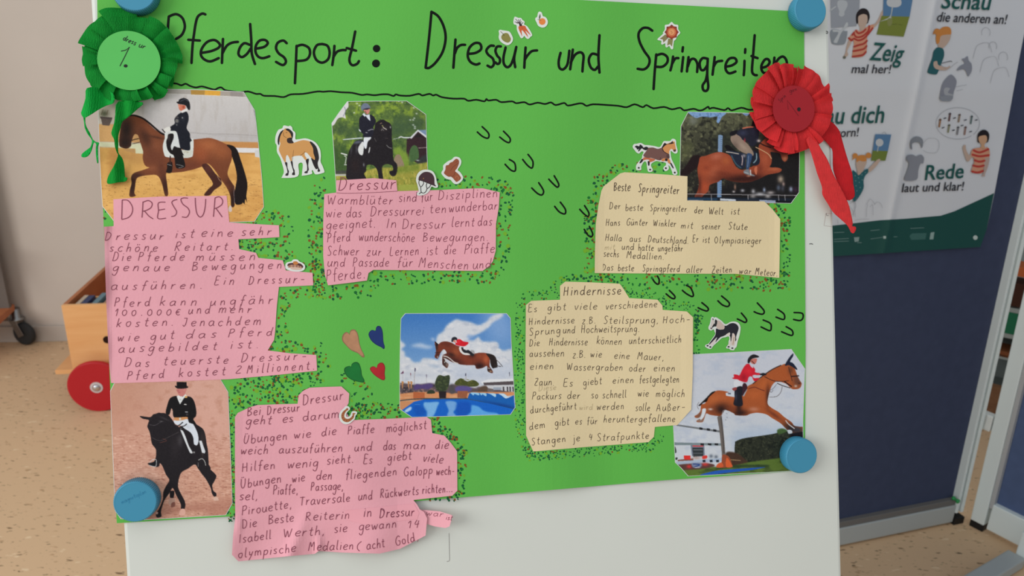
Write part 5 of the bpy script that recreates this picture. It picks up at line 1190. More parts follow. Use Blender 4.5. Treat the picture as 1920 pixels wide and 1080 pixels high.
p.blob(590, 700, 90, 50, (196, 116, 92), .6, -.3, hb); p.blob(430, 880, 90, 120, (176, 84, 52), .7, 0, hb); p.blob(720, 760, 60, 60, (184, 100, 58), .6, 0, hb); p.blob(560, 900, 60, 110, (190, 104, 74), .5, .6, hb); p.blob(440, 860, 50, 40, (124, 52, 36), .5, 0, hb); p.blob(420, 1130, 60, 80, (180, 78, 48), .7, 0, hb)
p.blob(900, 1020, 300, 60, (44, 22, 20), .9, 0, hb); p.blob(1100, 1000, 160, 60, (54, 24, 22), .9, 0, hb); p.blob(330, 1290, 60, 50, (50, 26, 26), .9, 0, hb); p.blob(350, 1100, 30, 120, (74, 32, 26), .7, 0, hb); p.blob(1270, 740, 60, 90, (176, 88, 60), .7, 0, hb); p.blob(1350, 520, 70, 60, (116, 50, 44), .7, 0, hb); p.blob(1500, 640, 100, 70, (70, 32, 30), .85, 0, hb); p.blob(1400, 880, 80, 20, (196, 110, 74), .6, 0, hb); p.blob(1200, 880, 40, 80, (120, 52, 38), .7, 0, hb)
p.blob(700, 950, 130, 40, (110, 48, 34), .7, .2, hb)
p.poly('1270,420 1330,400 1480,560 1420,640 1300,540', (60, 28, 30), blur=4, alpha=.7); p.blob(1550, 730, 30, 30, (190, 130, 96), .7); p.line('1140,570 1240,620 1320,670 1360,730', (206, 170, 130), 1.4); p.line('1180,500 1260,545 1350,575', (30, 18, 20), 2.0)
p.poly('700,560 760,540 880,640 990,660 960,700 780,640', (22, 20, 22)); p.poly('730,620 800,620 980,660 1000,700 980,860 900,860 850,810 790,700', (34, 40, 58)); p.line('725,635 800,645 900,665', (190, 180, 170), 1.6); p.line('800,690 860,800 930,860', (60, 90, 104), 2); p.line('945,690 955,740 945,820', (180, 160, 160), 1.8)
p.poly('1060,640 1140,630 1190,700 1190,800 1120,830 1080,780', (28, 34, 48)); p.line('1150,660 1150,740 1110,790', (140, 170, 180), 1.8); p.blob(975, 690, 24, 24, (170, 164, 170), .8)
lg = p.poly('860,370 930,400 980,480 1040,540 1105,640 1100,690 1040,660 1000,660 900,610 820,530 785,460 800,410', (146, 126, 112)); p.blob(960, 560, 100, 30, (172, 152, 136), .7, .7, lg); p.blob(850, 560, 50, 70, (100, 84, 76), .7, 0, lg)
p.poly('1020,660 1085,670 1080,740 1050,850 1040,890 1005,870 1010,770', (52, 74, 110)); p.line('1040,690 1025,850', (150, 170, 190), 1.1, .7); p.poly('975,900 1040,880 1060,930 1130,970 1090,975 980,940', (120, 124, 130)); p.line('1065,890 1070,960', (210, 214, 216), 1.6); p.line('980,920 1040,940', (190, 196, 200), 1.0); p.poly('1130,850 1160,850 1150,960 1120,900', (196, 110, 80)); p.blob(1040, 975, 30, 12, (210, 150, 120), .7)
p.poly('870,350 960,310 1060,290 1150,290 1190,330 1180,430 1150,520 1080,560 1020,490 960,470 920,420 860,380', (34, 34, 48)); p.blob(960, 370, 60, 40, (62, 66, 92), .7); p.blob(1110, 340, 40, 50, (52, 54, 74), .6); p.line('960,305 1030,290 1100,285', (196, 110, 84), 2.4); p.poly('780,360 880,330 860,390 790,410', (26, 24, 30)); p.blob(985, 470, 12, 26, (180, 50, 60), .8)
p.poly('1085,250 1100,200 1160,175 1230,190 1260,250 1250,280 1090,278', (26, 18, 22)); p.poly('1185,290 1215,285 1212,340 1195,360', (176, 112, 92)); p.blob(1182, 480, 24, 20, (214, 196, 196), .95)
p.poly('180,1270 1720,1290 1640,1365 180,1330', (24, 32, 44), smooth=False); p.poly('180,1280 600,1285 600,1325 180,1318', (34, 60, 84), smooth=False, blur=1); p.line('180,1228 600,1232 1100,1240 1720,1248', (176, 172, 176), 1.0, smooth=False); p.line('180,1315 400,1318', (160, 160, 166), .9)
for x in (515, 1030, 1460, 1550): p.line('%d,1240 %d,1320' % (x, x + 4), (170, 166, 170), 1.0)
p.poly('640,1290 860,1302 860,1330 640,1322', (196, 202, 212), smooth=False); p.poly('1190,1310 1420,1318 1420,1360 1300,1355 1190,1330', (150, 160, 184), smooth=False); p.poly('860,1305 1190,1312 1190,1340 860,1330', (40, 46, 60), smooth=False); p.poly('1420,1320 1650,1330 1630,1365 1420,1358', (16, 18, 26), smooth=False)
for c, r, k in (((850, 1130), (14, 40), (170, 130, 110)), ((830, 1195), (18, 14), (214, 206, 206)), ((955, 1180), (26, 20), (190, 190, 200)), ((1105, 1190), (26, 30), (190, 190, 196)), ((1260, 1170), (18, 30), (170, 186, 216)), ((1200, 1230), (70, 26), (190, 190, 196)), ((1350, 1210), (50, 24), (184, 176, 176)), ((1100, 1260), (40, 26), (160, 156, 156)), ((1310, 1260), (40, 26), (176, 172, 172)), ((1490, 1020), (40, 50), (190, 170, 150)), ((1530, 1090), (18, 30), (190, 160, 150)), ((1460, 1140), (26, 40), (90, 100, 120)), ((1520, 1150), (26, 44), (70, 72, 84)), ((1635, 1160), (24, 34), (170, 180, 210)), ((1700, 1170), (30, 40), (60, 36, 60)), ((480, 1200), (20, 20), (130, 96, 84))):
    p.blob(c[0], c[1], r[0], r[1], k, .85)
p.grain(5)
O3 = [(1290, 209.5), (1360, 210.5), (1440, 213), (1499, 216), (1499.5, 300), (1498.5, 361), (1483.5, 381.5), (1400, 380), (1274, 380), (1274.5, 320), (1276.5, 236)]
photo(O3, p, 'photo of a chestnut show jumper before dark trees, partly under the red rosette', 0.0008)

# ---- 4: jumper over water, blue sky
p = Pic(746, 583, 972, 786, (74, 128, 192)); A4 = (740, 580, 8.0); p.src(*A4)
p.grad(50, 900, (62, 118, 188), (120, 160, 206)); p.poly('1300,50 1750,50 1760,500 1450,450 1350,250', (134, 168, 214), blur=30, alpha=.8)
W_ = (206, 210, 218)
cl = p.poly('60,760 200,720 280,790 380,790 430,740 560,740 650,760 700,620 620,560 640,400 730,330 800,230 920,150 1000,170 1150,200 1260,240 1370,190 1480,90 1620,60 1600,120 1480,190 1380,290 1270,360 1160,410 1100,450 1180,470 1260,410 1300,480 1440,490 1540,500 1560,580 1640,620 1740,600 1790,640 1800,1400 60,1400', W_, blur=4)
p.speck(cl, (176, 184, 200), (16, 8), .5, .8, .7, 51); p.speck(cl, (222, 222, 226), (9, 6), .55, .8, .8, 52); p.poly('900,860 1780,820 1780,1050 1000,1060', (184, 194, 212), blur=16, alpha=.7)
p.poly('60,460 100,480 160,540 100,600 150,640 140,720 60,720', W_, blur=4); p.poly('240,550 380,510 480,540 580,560 500,590 360,570', (186, 202, 224), blur=5, alpha=.9); p.poly('540,430 600,440 580,480', (186, 200, 224), blur=4, alpha=.8)
p.poly('1100,380 1200,400 1180,440 1090,430', (120, 156, 206), blur=4, alpha=.7); p.poly('480,820 640,840 700,870 600,880', (150, 170, 196), blur=4, alpha=.6); p.poly('60,950 400,960 700,1000 300,1000', (176, 184, 200), blur=8, alpha=.6)
for x, y0, y1, w in ((305, 880, 1400, 1.5), (1068, 960, 1340, 1.6), (475, 970, 1120, .9), (120, 930, 1080, .8), (240, 960, 1030, .7), (1722, 940, 1010, 1.0)):
    p.line('%d,%d %d,%d' % (x, y0, x - (30 if x == 305 else 0), y1), (176, 172, 176), w)
p.poly('85,970 130,920 135,960', (104, 60, 90), smooth=False); p.poly('298,880 318,885 312,935 300,930', (70, 66, 96), smooth=False); p.poly('1058,960 1074,965 1070,1000 1060,1000', (50, 56, 84), smooth=False); p.poly('232,960 246,960 240,1000', (140, 90, 100)); p.poly('470,980 484,985 478,1030', (120, 110, 130)); p.poly('1716,945 1728,950 1726,1005', (60, 60, 80))
gb = 600
p.poly('60,1110 300,1130 560,1110 760,1150 900,1120 1200,1180 1300,1160 1800,1230 1800,1270 60,1290', (92, 80, 84), blur=3); m = p._mask(pts('60,1120 620,1130 620,1260 60,1290', *A4)); p.speck(m, (170, 130, 120), 3, .5, .7, .7, 53); p.speck(m, (48, 46, 54), 4, .5, .7, .8, 54)
p.poly('290,1150 330,1120 400,1130 460,1120 540,1110 580,1150 500,1200 400,1190 300,1210', (84, 68, 120), blur=2)
for x in (118, 210, 250): p.poly('%d,1080 %d,1090 %d,1130 %d,1180 %d,1180 %d,1120' % (x - 14, x + 18, x + 8, x + 4, x - 6, x - 10), (190, 134, 84)); 
p.poly('900,1120 940,1060 1000,1035 1060,1070 1100,1080 1180,1060 1240,1090 1265,1130 1200,1160 1000,1150', (72, 78, 40)); p.speck(p._mask(pts('900,1120 940,1060 1000,1035 1180,1060 1265,1130 1000,1150', *A4)), (110, 110, 56), 3, .5, .7, .7, 55)
p.poly('900,1190 960,1150 1080,1150 1160,1190 1100,1240 940,1240', (92, 80, 140), blur=2); p.poly('1240,1240 1300,1160 1380,1150 1400,1220 1340,1260', (90, 72, 60), blur=2); p.poly('1400,1180 1480,1170 1480,1250 1400,1240', (110, 100, 100), blur=2)
p.poly('1290,1090 1400,1050 1790,1040 1800,1080 1310,1110', (220, 222, 226), smooth=False); p.poly('1330,1100 1800,1075 1800,1135 1340,1140', (84, 76, 80), smooth=False); p.poly('1380,1140 1800,1130 1800,1250 1400,1180', (196, 198, 204), smooth=False); p.poly('1480,1170 1600,1170 1600,1210 1480,1210', (150, 160, 176), smooth=False)
for x in (1620, 1680, 1720, 1765): p.poly('%d,1160 %d,1160 %d,1235 %d,1235' % (x, x + 22, x + 26, x + 4), (70, 66, 74), smooth=False)
p.poly('60,1270 300,1240 660,1240 900,1260 1120,1250 1180,1240 1800,1240 1800,1290 1100,1360 60,1390', (206, 140, 96), smooth=False, blur=1); p.speck(p._mask(pts('60,1270 1120,1260 1120,1350 60,1380', *A4)), (220, 176, 136), (20, 3), .5, .7, .7, 56)
p.poly('280,1240 450,1250 450,1340 280,1340', (180, 100, 62), smooth=False); p.poly('940,1225 1100,1225 1080,1330 940,1325', (150, 90, 64), smooth=False)
m = p.poly('615,1170 605,1100 640,1010 680,985 740,1000 820,990 825,1080 800,1180 760,1225 680,1230 630,1210', (52, 62, 44)); p.speck(m, (84, 96, 60), 2.6, .5, .75, .8, 57); p.poly('660,1230 775,1230 770,1330 670,1330', (40, 34, 38), smooth=False); p.poly('490,1240 530,1210 590,1220 600,1260 490,1265', (50, 60, 46)); p.poly('820,1150 880,1140 900,1250 830,1260', (80, 76, 80), blur=2)
w = p.poly('60,1520 120,1500 290,1385 460,1345 760,1345 1080,1345 1400,1400 1790,1490 1760,1620 1500,1625 60,1660', (24, 98, 196), smooth=False)
p.poly('60,1380 260,1375 290,1385 110,1510 60,1530', (200, 140, 98), smooth=False); p.line('75,1370 260,1350 450,1340 1080,1338 1400,1398 1790,1488', (40, 60, 70), 2.2, .8, smooth=False)
p.poly('440,1400 520,1395 660,1390 640,1460 580,1600 490,1620 480,1540 440,1480', (120, 176, 226), blur=2, clip=w); p.poly('770,1380 910,1385 940,1470 880,1540 920,1600 790,1600 810,1520 780,1440', (112, 164, 220), blur=2, clip=w); p.poly('150,1520 240,1460 250,1500 180,1545', (176, 206, 236), blur=1, clip=w)
p.poly('1150,1440 1260,1460 1320,1510 1400,1540 1540,1560 1540,1630 1080,1630 1140,1540', (92, 164, 228), blur=2, clip=w); p.poly('280,1440 420,1460 470,1560 330,1600', (20, 84, 180), blur=6, clip=w); p.poly('950,1400 1120,1400 1130,1540 1000,1600 920,1540', (22, 84, 184), blur=4, clip=w)
p.line('300,1430 380,1430', (110, 160, 216), .8, .7)
m = p.poly('1090,1340 1120,1260 1200,1250 1330,1255 1470,1265 1620,1270 1700,1330 1790,1285 1800,1490 1500,1430 1300,1380', (26, 96, 176), smooth=False)
p.poly('1140,1250 1260,1255 1260,1290 1200,1270 1180,1290', (150, 200, 232)); p.poly('1280,1255 1370,1260 1370,1305 1320,1275 1300,1290', (150, 200, 232)); p.poly('1400,1260 1510,1265 1510,1315 1440,1275', (170, 210, 236)); p.poly('1560,1265 1640,1265 1700,1320 1660,1335 1600,1290', (190, 214, 232)); p.blob(1600, 1440, 300, 30, (20, 50, 120), .6, .2, m)
hb = p.poly('600,480 640,510 660,520 700,490 770,480 850,500 920,540 980,560 1050,620 1190,660 1280,650 1400,665 1425,740 1425,850 1440,880 1470,925 1470,955 1430,950 1390,920 1385,850 1320,880 1260,892 1220,885 1200,840 1100,838 1000,830 940,815 860,790 780,745 745,735 770,790 805,820 800,860 780,882 740,850 715,820 715,720 730,680 780,655 740,600 690,650 660,720 640,742 605,725 600,700 620,640 610,560', (120, 56, 40))
p.blob(780, 520, 90, 40, (98, 46, 36), .8, .2, hb); p.blob(920, 640, 60, 70, (160, 84, 52), .7, 0, hb); p.blob(1370, 750, 50, 80, (186, 92, 58), .8, 0, hb); p.blob(1270, 700, 70, 40, (150, 72, 48), .7, 0, hb); p.blob(1080, 740, 60, 60, (128, 58, 40), .7, 0, hb); p.blob(900, 770, 160, 50, (60, 30, 28), .8, .4, hb); p.blob(1270, 850, 80, 50, (44, 26, 26), .95, 0, hb); p.blob(1420, 920, 60, 50, (44, 34, 32), .9, 0, hb); p.blob(760, 800, 60, 90, (50, 44, 44), .9, 0, hb); p.blob(640, 690, 40, 50, (60, 36, 34), .7, 0, hb); p.blob(630, 560, 20, 60, (40, 28, 28), .8, 0, hb); p.blob(850, 680, 60, 30, (50, 30, 28), .8, .3, hb); p.blob(1160, 690, 50, 40, (60, 30, 26), .8, 0, hb)
p.poly('600,478 650,520 640,545 610,540 595,530 625,530', (28, 24, 28)); p.line('605,650 690,640', (40, 26, 26), .8); p.line('730,700 780,710 830,740 890,790 950,812', (206, 200, 196), 1.8); p.line('735,730 770,760 745,800', (200, 196, 190), 1.2); p.blob(785, 830, 20, 30, (150, 130, 120), .8); p.blob(1440, 930, 22, 12, (190, 150, 120), .9); p.line('1400,880 1430,890', (200, 196, 190), 1.0); p.blob(645, 715, 10, 14, (206, 196, 196), .8)
p.poly('1370,665 1440,670 1500,700 1530,760 1540,860 1500,880 1470,885 1440,830 1425,740', (40, 32, 32)); p.line('1500,740 1560,790 1620,860', (60, 50, 50), .9); p.line('1500,820 1550,850 1595,858', (50, 44, 44), 1.2); p.line('1490,840 1530,850 1540,870', (50, 44, 44), 1)
p.poly('965,580 990,560 1010,620 1060,650 1140,670 1130,685 1040,680 985,640', (218, 218, 218)); p.poly('1000,570 1060,580 1140,630 1190,660 1180,700 1140,690 1110,660 1040,650 1010,610', (36, 36, 42)); p.poly('1140,610 1190,620 1200,670 1160,650', (160, 160, 164)); p.poly('1030,570 1080,530 1120,520 1125,560 1080,600 1040,600', (214, 216, 222)); p.poly('910,520 930,460 980,448 1030,480 1105,495 1090,530 1040,555 960,545 915,530', (204, 30, 44)); p.blob(960, 480, 20, 30, (230, 60, 70), .6)
p.poly('850,480 860,430 900,412 935,430 935,460 900,460 870,490', (38, 40, 50)); p.poly('875,480 905,455 920,480 905,500', (200, 140, 120)); p.line('915,470 930,500', (220, 220, 220), 1.2); p.poly('1080,540 1110,550 1110,600 1060,610', (210, 212, 218)); p.grain(5)
O4 = [(751.5, 597), (759.5, 587.5), (860, 587), (950, 587.5), (957.5, 596.5), (959, 640), (962.5, 700), (966.5, 764), (957.5, 777.5), (860, 780.5), (772, 782.5), (762, 776), (749, 767), (749, 700), (750, 640)]
photo(O4, p, 'photo of a horse and red jacketed rider leaping blue water, middle of poster', 0.0008)

# ---- 5: rider in red jacket, pale sky
p = Pic(1256, 650, 1514, 894, (192, 200, 214)); A5 = (1260, 650, 7.5); p.src(*A5)
p.grad(30, 1500, (196, 200, 212), (202, 208, 216)); p.speck(None, (180, 190, 208), (16, 10), .5, .85, .7, 61); p.poly('900,1200 1500,1150 1860,1050 1860,1300 1200,1330 900,1420', (170, 188, 212), blur=20, alpha=.8)
m = p.poly('885,1360 900,1330 1000,1290 1200,1260 1400,1230 1600,1190 1850,1220 1860,1700 1100,1720 900,1560', (44, 48, 38)); p.speck(m, (80, 82, 62), 2.4, .55, .8, .8, 62); p.speck(m, (24, 28, 24), 4, .5, .8, .8, 63); p.poly('1480,1170 1560,1150 1620,1190 1500,1230', (70, 96, 52), blur=1)
p.poly('760,1490 890,1490 1000,1560 1100,1680 860,1680 760,1620', (70, 50, 40), blur=2); p.line('830,1590 960,1600', (170, 140, 100), 1.2)
p.poly('40,1400 60,1450 60,1490 30,1490', (60, 70, 64)); p.poly('50,1560 80,1560 70,1590 50,1590', (50, 60, 50))
gm = p.poly('80,1710 400,1690 800,1690 1100,1620 1560,1560 1860,1560 1860,1800 60,1830', (92, 116, 50), smooth=False, blur=1); p.speck(gm, (58, 76, 38), (14, 5), .45, .75, .8, 64); p.poly('400,1800 620,1745 900,1720 1250,1695 1300,1700 1080,1740 900,1760 480,1810', (36, 88, 180)); p.poly('800,1670 1320,1660 1300,1690 900,1700 600,1730', (40, 60, 40), blur=2, alpha=.8)
p.poly('260,1380 455,1390 460,1530 280,1540', (120, 128, 146), smooth=False); p.poly('285,1420 440,1420 440,1540 300,1550', (52, 58, 62), smooth=False); p.poly('290,1388 440,1390 440,1408 290,1408', (196, 80, 84), smooth=False); p.line('300,1450 430,1450', (170, 176, 184), .9); p.line('300,1500 430,1500', (150, 156, 164), .9)
p.poly('80,1590 300,1570 300,1600 80,1610', (130, 80, 70), smooth=False); p.poly('165,1530 260,1530 260,1590 170,1585', (220, 52, 48), smooth=False); p.poly('430,1540 490,1530 490,1570 430,1580', (214, 60, 54)); p.blob(345, 1565, 60, 24, (170, 140, 130), .7)
for c in ((550, 1540), (620, 1550)): p.blob(c[0], c[1], 26, 26, (96, 106, 120), .9)
p.poly('60,1620 700,1565 710,1610 60,1662', (168, 184, 206), smooth=False)
for x in (430, 530, 620): p.poly('%d,%d %d,%d %d,%d %d,%d' % (x, 1592, x + 40, 1588, x + 42, 1625, x + 2, 1629), (46, 52, 62), smooth=False)
p.poly('90,1660 500,1640 600,1680 400,1720 110,1730', (92, 60, 56), blur=1); p.blob(240, 1685, 34, 24, (216, 56, 60), .95); p.blob(465, 1655, 44, 22, (214, 60, 58), .9); p.poly('280,1640 410,1640 400,1700 300,1700', (120, 130, 160), blur=1); p.line('300,1650 390,1660 320,1690', (30, 60, 130), 1.6); p.line('320,1700 390,1695', (210, 210, 214), .9)
p.poly('30,1350 700,1360 690,1385 30,1385'.replace('1350', '1346'), (120, 134, 142), smooth=False); p.poly('30,1345 690,1370 690,1392 30,1378', (124, 138, 144), smooth=False)
for x in (400, 505, 600): p.poly('%d,1358 %d,1360 %d,1390 %d,1388' % (x, x + 50, x + 50, x), (36, 38, 42), smooth=False)
p.poly('70,1095 110,1098 680,1180 675,1208 110,1120 60,1115', (112, 116, 120), smooth=False)
for x in (385, 490, 580): p.poly('%d,%d %d,%d %d,%d %d,%d' % (x, 1132 + (x - 385) * .14, x + 45, 1140 + (x - 385) * .14, x + 43, 1172 + (x - 385) * .14, x, 1166 + (x - 385) * .14), (34, 36, 40), smooth=False)
p.poly('635,990 650,975 700,970 715,1100 735,1300 750,1500 745,1620 705,1620 700,1500 680,1300 660,1130', (108, 100, 96), smooth=False); p.line('690,1000 715,1250 730,1500', (70, 66, 66), 1.4); p.poly('705,1530 750,1520 810,1560 840,1670 760,1700 620,1695 690,1640', (150, 76, 50)); p.poly('770,1560 830,1640 850,1690 760,1690', (214, 96, 52)); p.poly('640,1650 700,1630 720,1690 625,1698', (206, 92, 54))
hb = p.poly('610,625 700,618 800,640 900,690 1000,640 1060,560 1130,520 1200,480 1300,400 1400,330 1500,280 1590,240 1640,260 1720,300 1760,400 1800,480 1825,520 1800,580 1740,600 1680,590 1600,520 1500,490 1450,500 1400,560 1360,680 1345,800 1400,860 1500,920 1580,990 1680,1060 1720,1110 1800,1125 1845,1130 1845,1180 1760,1220 1680,1210 1620,1170 1540,1090 1500,1060 1400,1000 1320,950 1200,930 1100,945 1040,970 900,965 870,940 800,905 740,895 700,960 650,975 540,960 490,940 470,960 440,1050 400,1065 350,1060 345,1040 380,1020 430,1000 450,920 430,880 410,960 380,1000 330,1000 318,975 360,950 400,900 410,820 470,790 500,700', (168, 86, 46))
p.blob(600, 740, 110, 70, (196, 108, 60), .6, -.3, hb); p.blob(760, 720, 120, 60, (184, 96, 54), .6, 0, hb); p.blob(1160, 680, 110, 70, (190, 98, 52), .7, 0, hb); p.blob(1300, 520, 110, 60, (190, 100, 52), .7, -.7, hb); p.blob(1550, 380, 60, 90, (170, 86, 44), .6, 0, hb); p.blob(700, 880, 110, 80, (36, 22, 22), .95, 0, hb); p.blob(960, 930, 110, 50, (40, 22, 20), .9, 0, hb); p.blob(840, 870, 120, 40, (120, 58, 36), .7, .2, hb)
p.blob(940, 850, 40, 120, (44, 26, 24), .9, 0, hb); p.blob(1350, 700, 30, 140, (60, 30, 26), .85, 0, hb); p.blob(1150, 880, 70, 30, (206, 150, 130), .6, 0, hb); p.blob(1440, 960, 120, 24, (100, 48, 34), .7, .6, hb); p.blob(1680, 1150, 120, 60, (34, 32, 36), .95, .5, hb); p.blob(1770, 1170, 80, 50, (56, 56, 64), .95, 0, hb); p.blob(1760, 480, 60, 90, (96, 62, 52), .85, 0, hb); p.blob(1670, 330, 40, 60, (86, 50, 36), .7, 0, hb)
p.blob(400, 980, 60, 70, (110, 88, 80), .8, 0, hb); p.blob(400, 1040, 60, 20, (140, 126, 120), .8, 0, hb); p.blob(560, 900, 70, 60, (120, 64, 44), .7, 0, hb); p.blob(540, 880, 30, 14, (214, 206, 206), .9)
p.poly('425,880 475,870 470,930 440,1000 405,1030 400,1010 425,940', (212, 218, 226)); p.poly('610,630 560,640 500,700 440,760 400,800 370,830 400,830 440,790 490,770 520,710', (24, 18, 18)); p.line('380,780 355,830 375,880', (90, 84, 84), .7); p.line('1140,520 1250,430 1400,325 1530,262', (40, 24, 22), 1.8)
p.line('1600,1040 1640,1090 1720,1150', (206, 200, 200), 1.8); p.poly('1625,1175 1680,1175 1690,1215 1640,1225', (206, 210, 216)); p.poly('1640,1230 1845,1190 1845,1300 1700,1290', (26, 24, 30), smooth=False, blur=1)
p.poly('1700,95 1705,130 1660,210 1700,230 1760,310 1750,325 1700,290 1640,260 1590,270 1600,230 1650,150', (26, 34, 54)); p.line('1680,420 1780,410', (50, 28, 26), 2.4); p.line('1640,290 1690,480', (60, 34, 28), 1.2); p.line('1580,490 1680,560', (30, 22, 24), 2.0); p.line('1300,420 1400,470 1500,490 1640,480', (70, 36, 28), 1.4); p.blob(1740, 555, 20, 16, (206, 190, 180), .9); p.blob(1790, 515, 16, 12, (40, 26, 28), .8)
p.line('1480,515 1560,550 1660,580', (40, 32, 34), 1.4); p.line('1550,560 1530,640 1470,700 1370,708', (70, 60, 60), .8); p.line('1470,530 1420,590 1370,620 1400,640 1420,610', (70, 60, 60), .7); p.line('1080,590 1160,570 1240,600 1300,620', (100, 40, 36), 1.3)
p.poly('755,650 820,640 880,650 880,710 760,690', (206, 212, 222), smooth=False); p.poly('785,650 830,650 825,672 785,668', (90, 96, 116), smooth=False); p.poly('990,690 1050,600 1060,600 1010,700', (170, 180, 190), smooth=False)
p.poly('870,490 920,465 980,490 1010,530 990,580 920,570 880,570', (216, 218, 226)); p.poly('1000,520 1040,520 1060,580 1020,650 990,690 980,600', (60, 34, 44)); p.poly('880,620 930,560 990,570 985,700 990,830 870,820 880,720', (30, 30, 40)); p.blob(900, 700, 16, 60, (70, 76, 96), .6); p.poly('845,590 900,570 910,600 870,620', (150, 70, 70))
p.poly('1070,240 1130,270 1170,320 1170,360 1240,375 1240,400 1140,400 1150,440 1230,440 1190,480 1150,480 1120,420 1080,430 1050,500 960,480 920,460 870,455 845,440 870,430 870,390 920,395 950,400 990,320 1030,260', (206, 34, 52)); p.blob(1010, 430, 40, 50, (150, 22, 40), .7); p.blob(1080, 340, 50, 40, (226, 50, 60), .6)
p.poly('1090,240 1130,260 1140,300 1110,280', (200, 200, 214)); f = p.poly('1110,180 1190,165 1190,210 1165,245 1130,240 1100,210', (196, 116, 104)); p.line('1120,200 1160,240', (40, 26, 26), 1.2); p.poly('1065,230 1065,180 1100,130 1150,108 1215,130 1220,150 1160,160 1115,180 1090,230', (34, 32, 36)); p.poly('1240,380 1290,370 1330,385 1310,405 1240,400', (26, 28, 36))
for c in ((770, 940), (775, 995), (755, 1030)): p.blob(c[0], c[1], 7, 7, (110, 110, 120), .8)
p.line('700,970 720,900 770,895 800,930', (176, 180, 186), .7); p.grain(4)
O5 = [(1294, 664.5), (1380, 660), (1484, 654.5), (1509.5, 691.5), (1508.5, 720), (1506, 790), (1507, 882), (1440, 886), (1290, 893), (1277, 878), (1265.5, 867), (1262, 796)]
photo(O5, p, 'photo of a rider in red jacket jumping a bay horse over poles, lower right', 0.0008)

# ---- 6: black horse, rider with top hat
p = Pic(202, 704, 440, 982, (206, 158, 140)); A6 = (205, 700, 8.0); p.src(*A6)
p.grad(100, 2250, (200, 152, 134), (208, 158, 136)); p.poly('900,120 1800,100 1830,1200 1300,1000', (216, 168, 154), blur=60, alpha=.7); p.poly('0,100 500,100 300,700 0,900', (186, 136, 114), blur=60, alpha=.7)
p.speck(None, (186, 134, 114), (14, 10), .55, .85, .6, 71); m = p._mask(pts('0,900 1900,900 1900,2300 0,2300', *A6)); p.speck(m, (168, 112, 94), (6, 1.2), .60, .74, .7, 72); p.speck(m, (226, 184, 164), (7, 1.3), .6, .76, .7, 73); p.speck(p._mask(pts('0,1500 1900,1500 1900,2300 0,2300', *A6)), (140, 90, 78), (5, 1.1), .68, .8, .7, 74)
p.poly('560,2060 1000,2000 1840,1900 1840,2130 1500,2140 1300,2060 560,2180', (164, 108, 92), blur=8, alpha=.5)
hb = p.poly('455,640 540,650 615,655 660,615 700,605 740,590 780,595 840,600 900,640 960,720 1010,790 1100,800 1250,700 1300,760 1400,830 1440,920 1460,1060 1480,1160 1490,1320 1500,1420 1580,1500 1605,1550 1570,1630 1545,1680 1560,1760 1605,1800 1600,1850 1570,1850 1535,1790 1520,1720 1450,1590 1380,1500 1290,1370 1180,1430 1090,1480 1050,1560 1030,1690 1060,1780 1135,1930 1130,2030 1075,2030 1070,1960 1000,1820 950,1720 900,1800 830,1900 790,2010 775,2080 780,2150 710,2160 700,2090 740,2040 800,1900 810,1780 850,1690 900,1600 850,1520 800,1400 760,1350 740,1400 650,1400 590,1370 580,1350 680,1310 700,1150 640,1060 620,950 600,870 570,800 585,740 590,700 500,680', (34, 30, 34))
p.blob(1060, 1010, 40, 90, (84, 80, 84), .6, 0, hb); p.blob(780, 720, 30, 8, (110, 108, 110), .7, .1, hb); p.blob(830, 680, 80, 14, (70, 66, 70), .6, .4, hb); p.blob(1400, 980, 40, 120, (62, 50, 48), .6, 0, hb); p.blob(1400, 1150, 20, 100, (84, 72, 68), .6, 0, hb); p.blob(980, 1100, 60, 180, (52, 46, 50), .5, 0, hb)
p.line('600,770 680,780 740,750 790,720', (96, 92, 96), .8, .8); p.line('640,965 760,1010 900,950 1040,880', (90, 84, 86), .8, .7); p.line('800,980 860,1010 760,1040', (120, 70, 60), 1.2, .6)
p.poly('915,1770 975,1770 960,1870 910,1860', (30, 26, 30)); p.poly('1300,1370 1350,1320 1460,1340 1520,1440 1400,1500', (34, 30, 34)); p.poly('1075,2040 1110,2030 1140,2060 1130,2120 1060,2130 1050,2090', (226, 176, 160)); p.poly('1565,1860 1610,1850 1640,1900 1610,1910 1565,1905', (214, 178, 160)); p.poly('900,1880 980,1880 975,1960 900,1970', (186, 150, 136)); p.poly('930,1950 980,1930 985,1990 930,2010', (130, 84, 74)); p.poly('695,2080 730,2080 725,2110 700,2110', (196, 160, 150))
p.poly('590,1340 640,1345 680,1310 700,1300 705,1370 650,1385', (24, 24, 28)); p.line('600,1340 650,1295 700,1295 705,1350 690,1400 600,1380', (196, 196, 196), 1.1); p.line('1340,1300 1390,1280 1430,1320 1445,1380', (180, 180, 176), 1.2); p.line('1330,1340 1330,1400', (140, 140, 140), .8)
p.poly('1060,830 1090,840 1140,940 1190,1080 1240,1170 1245,1195 1210,1190 1160,1080 1110,960', (214, 218, 222)); p.blob(1270, 1185, 12, 12, (206, 206, 206), .9); p.blob(1235, 1190, 12, 12, (196, 196, 196), .9)
lg = p.poly('980,700 1180,690 1195,740 1240,740 1290,820 1330,920 1335,1030 1310,1080 1270,1060 1260,970 1220,890 1130,830 1080,790 990,760', (214, 220, 230)); p.blob(1180, 800, 60, 30, (190, 198, 210), .6, .5, lg); p.poly('1200,1060 1300,1080 1330,1100 1300,1160 1240,1160', (34, 30, 34)); p.poly('1345,1010 1385,1010 1410,1090 1440,1170 1430,1200 1390,1190', (212, 216, 222), smooth=False)
p.line('1020,790 1060,770 1100,735', (30, 26, 30), 2.0); p.line('1060,800 1120,790 1160,760', (40, 36, 40), 1.8); p.line('1000,780 1060,830 1100,850', (40, 36, 40), 2.2)
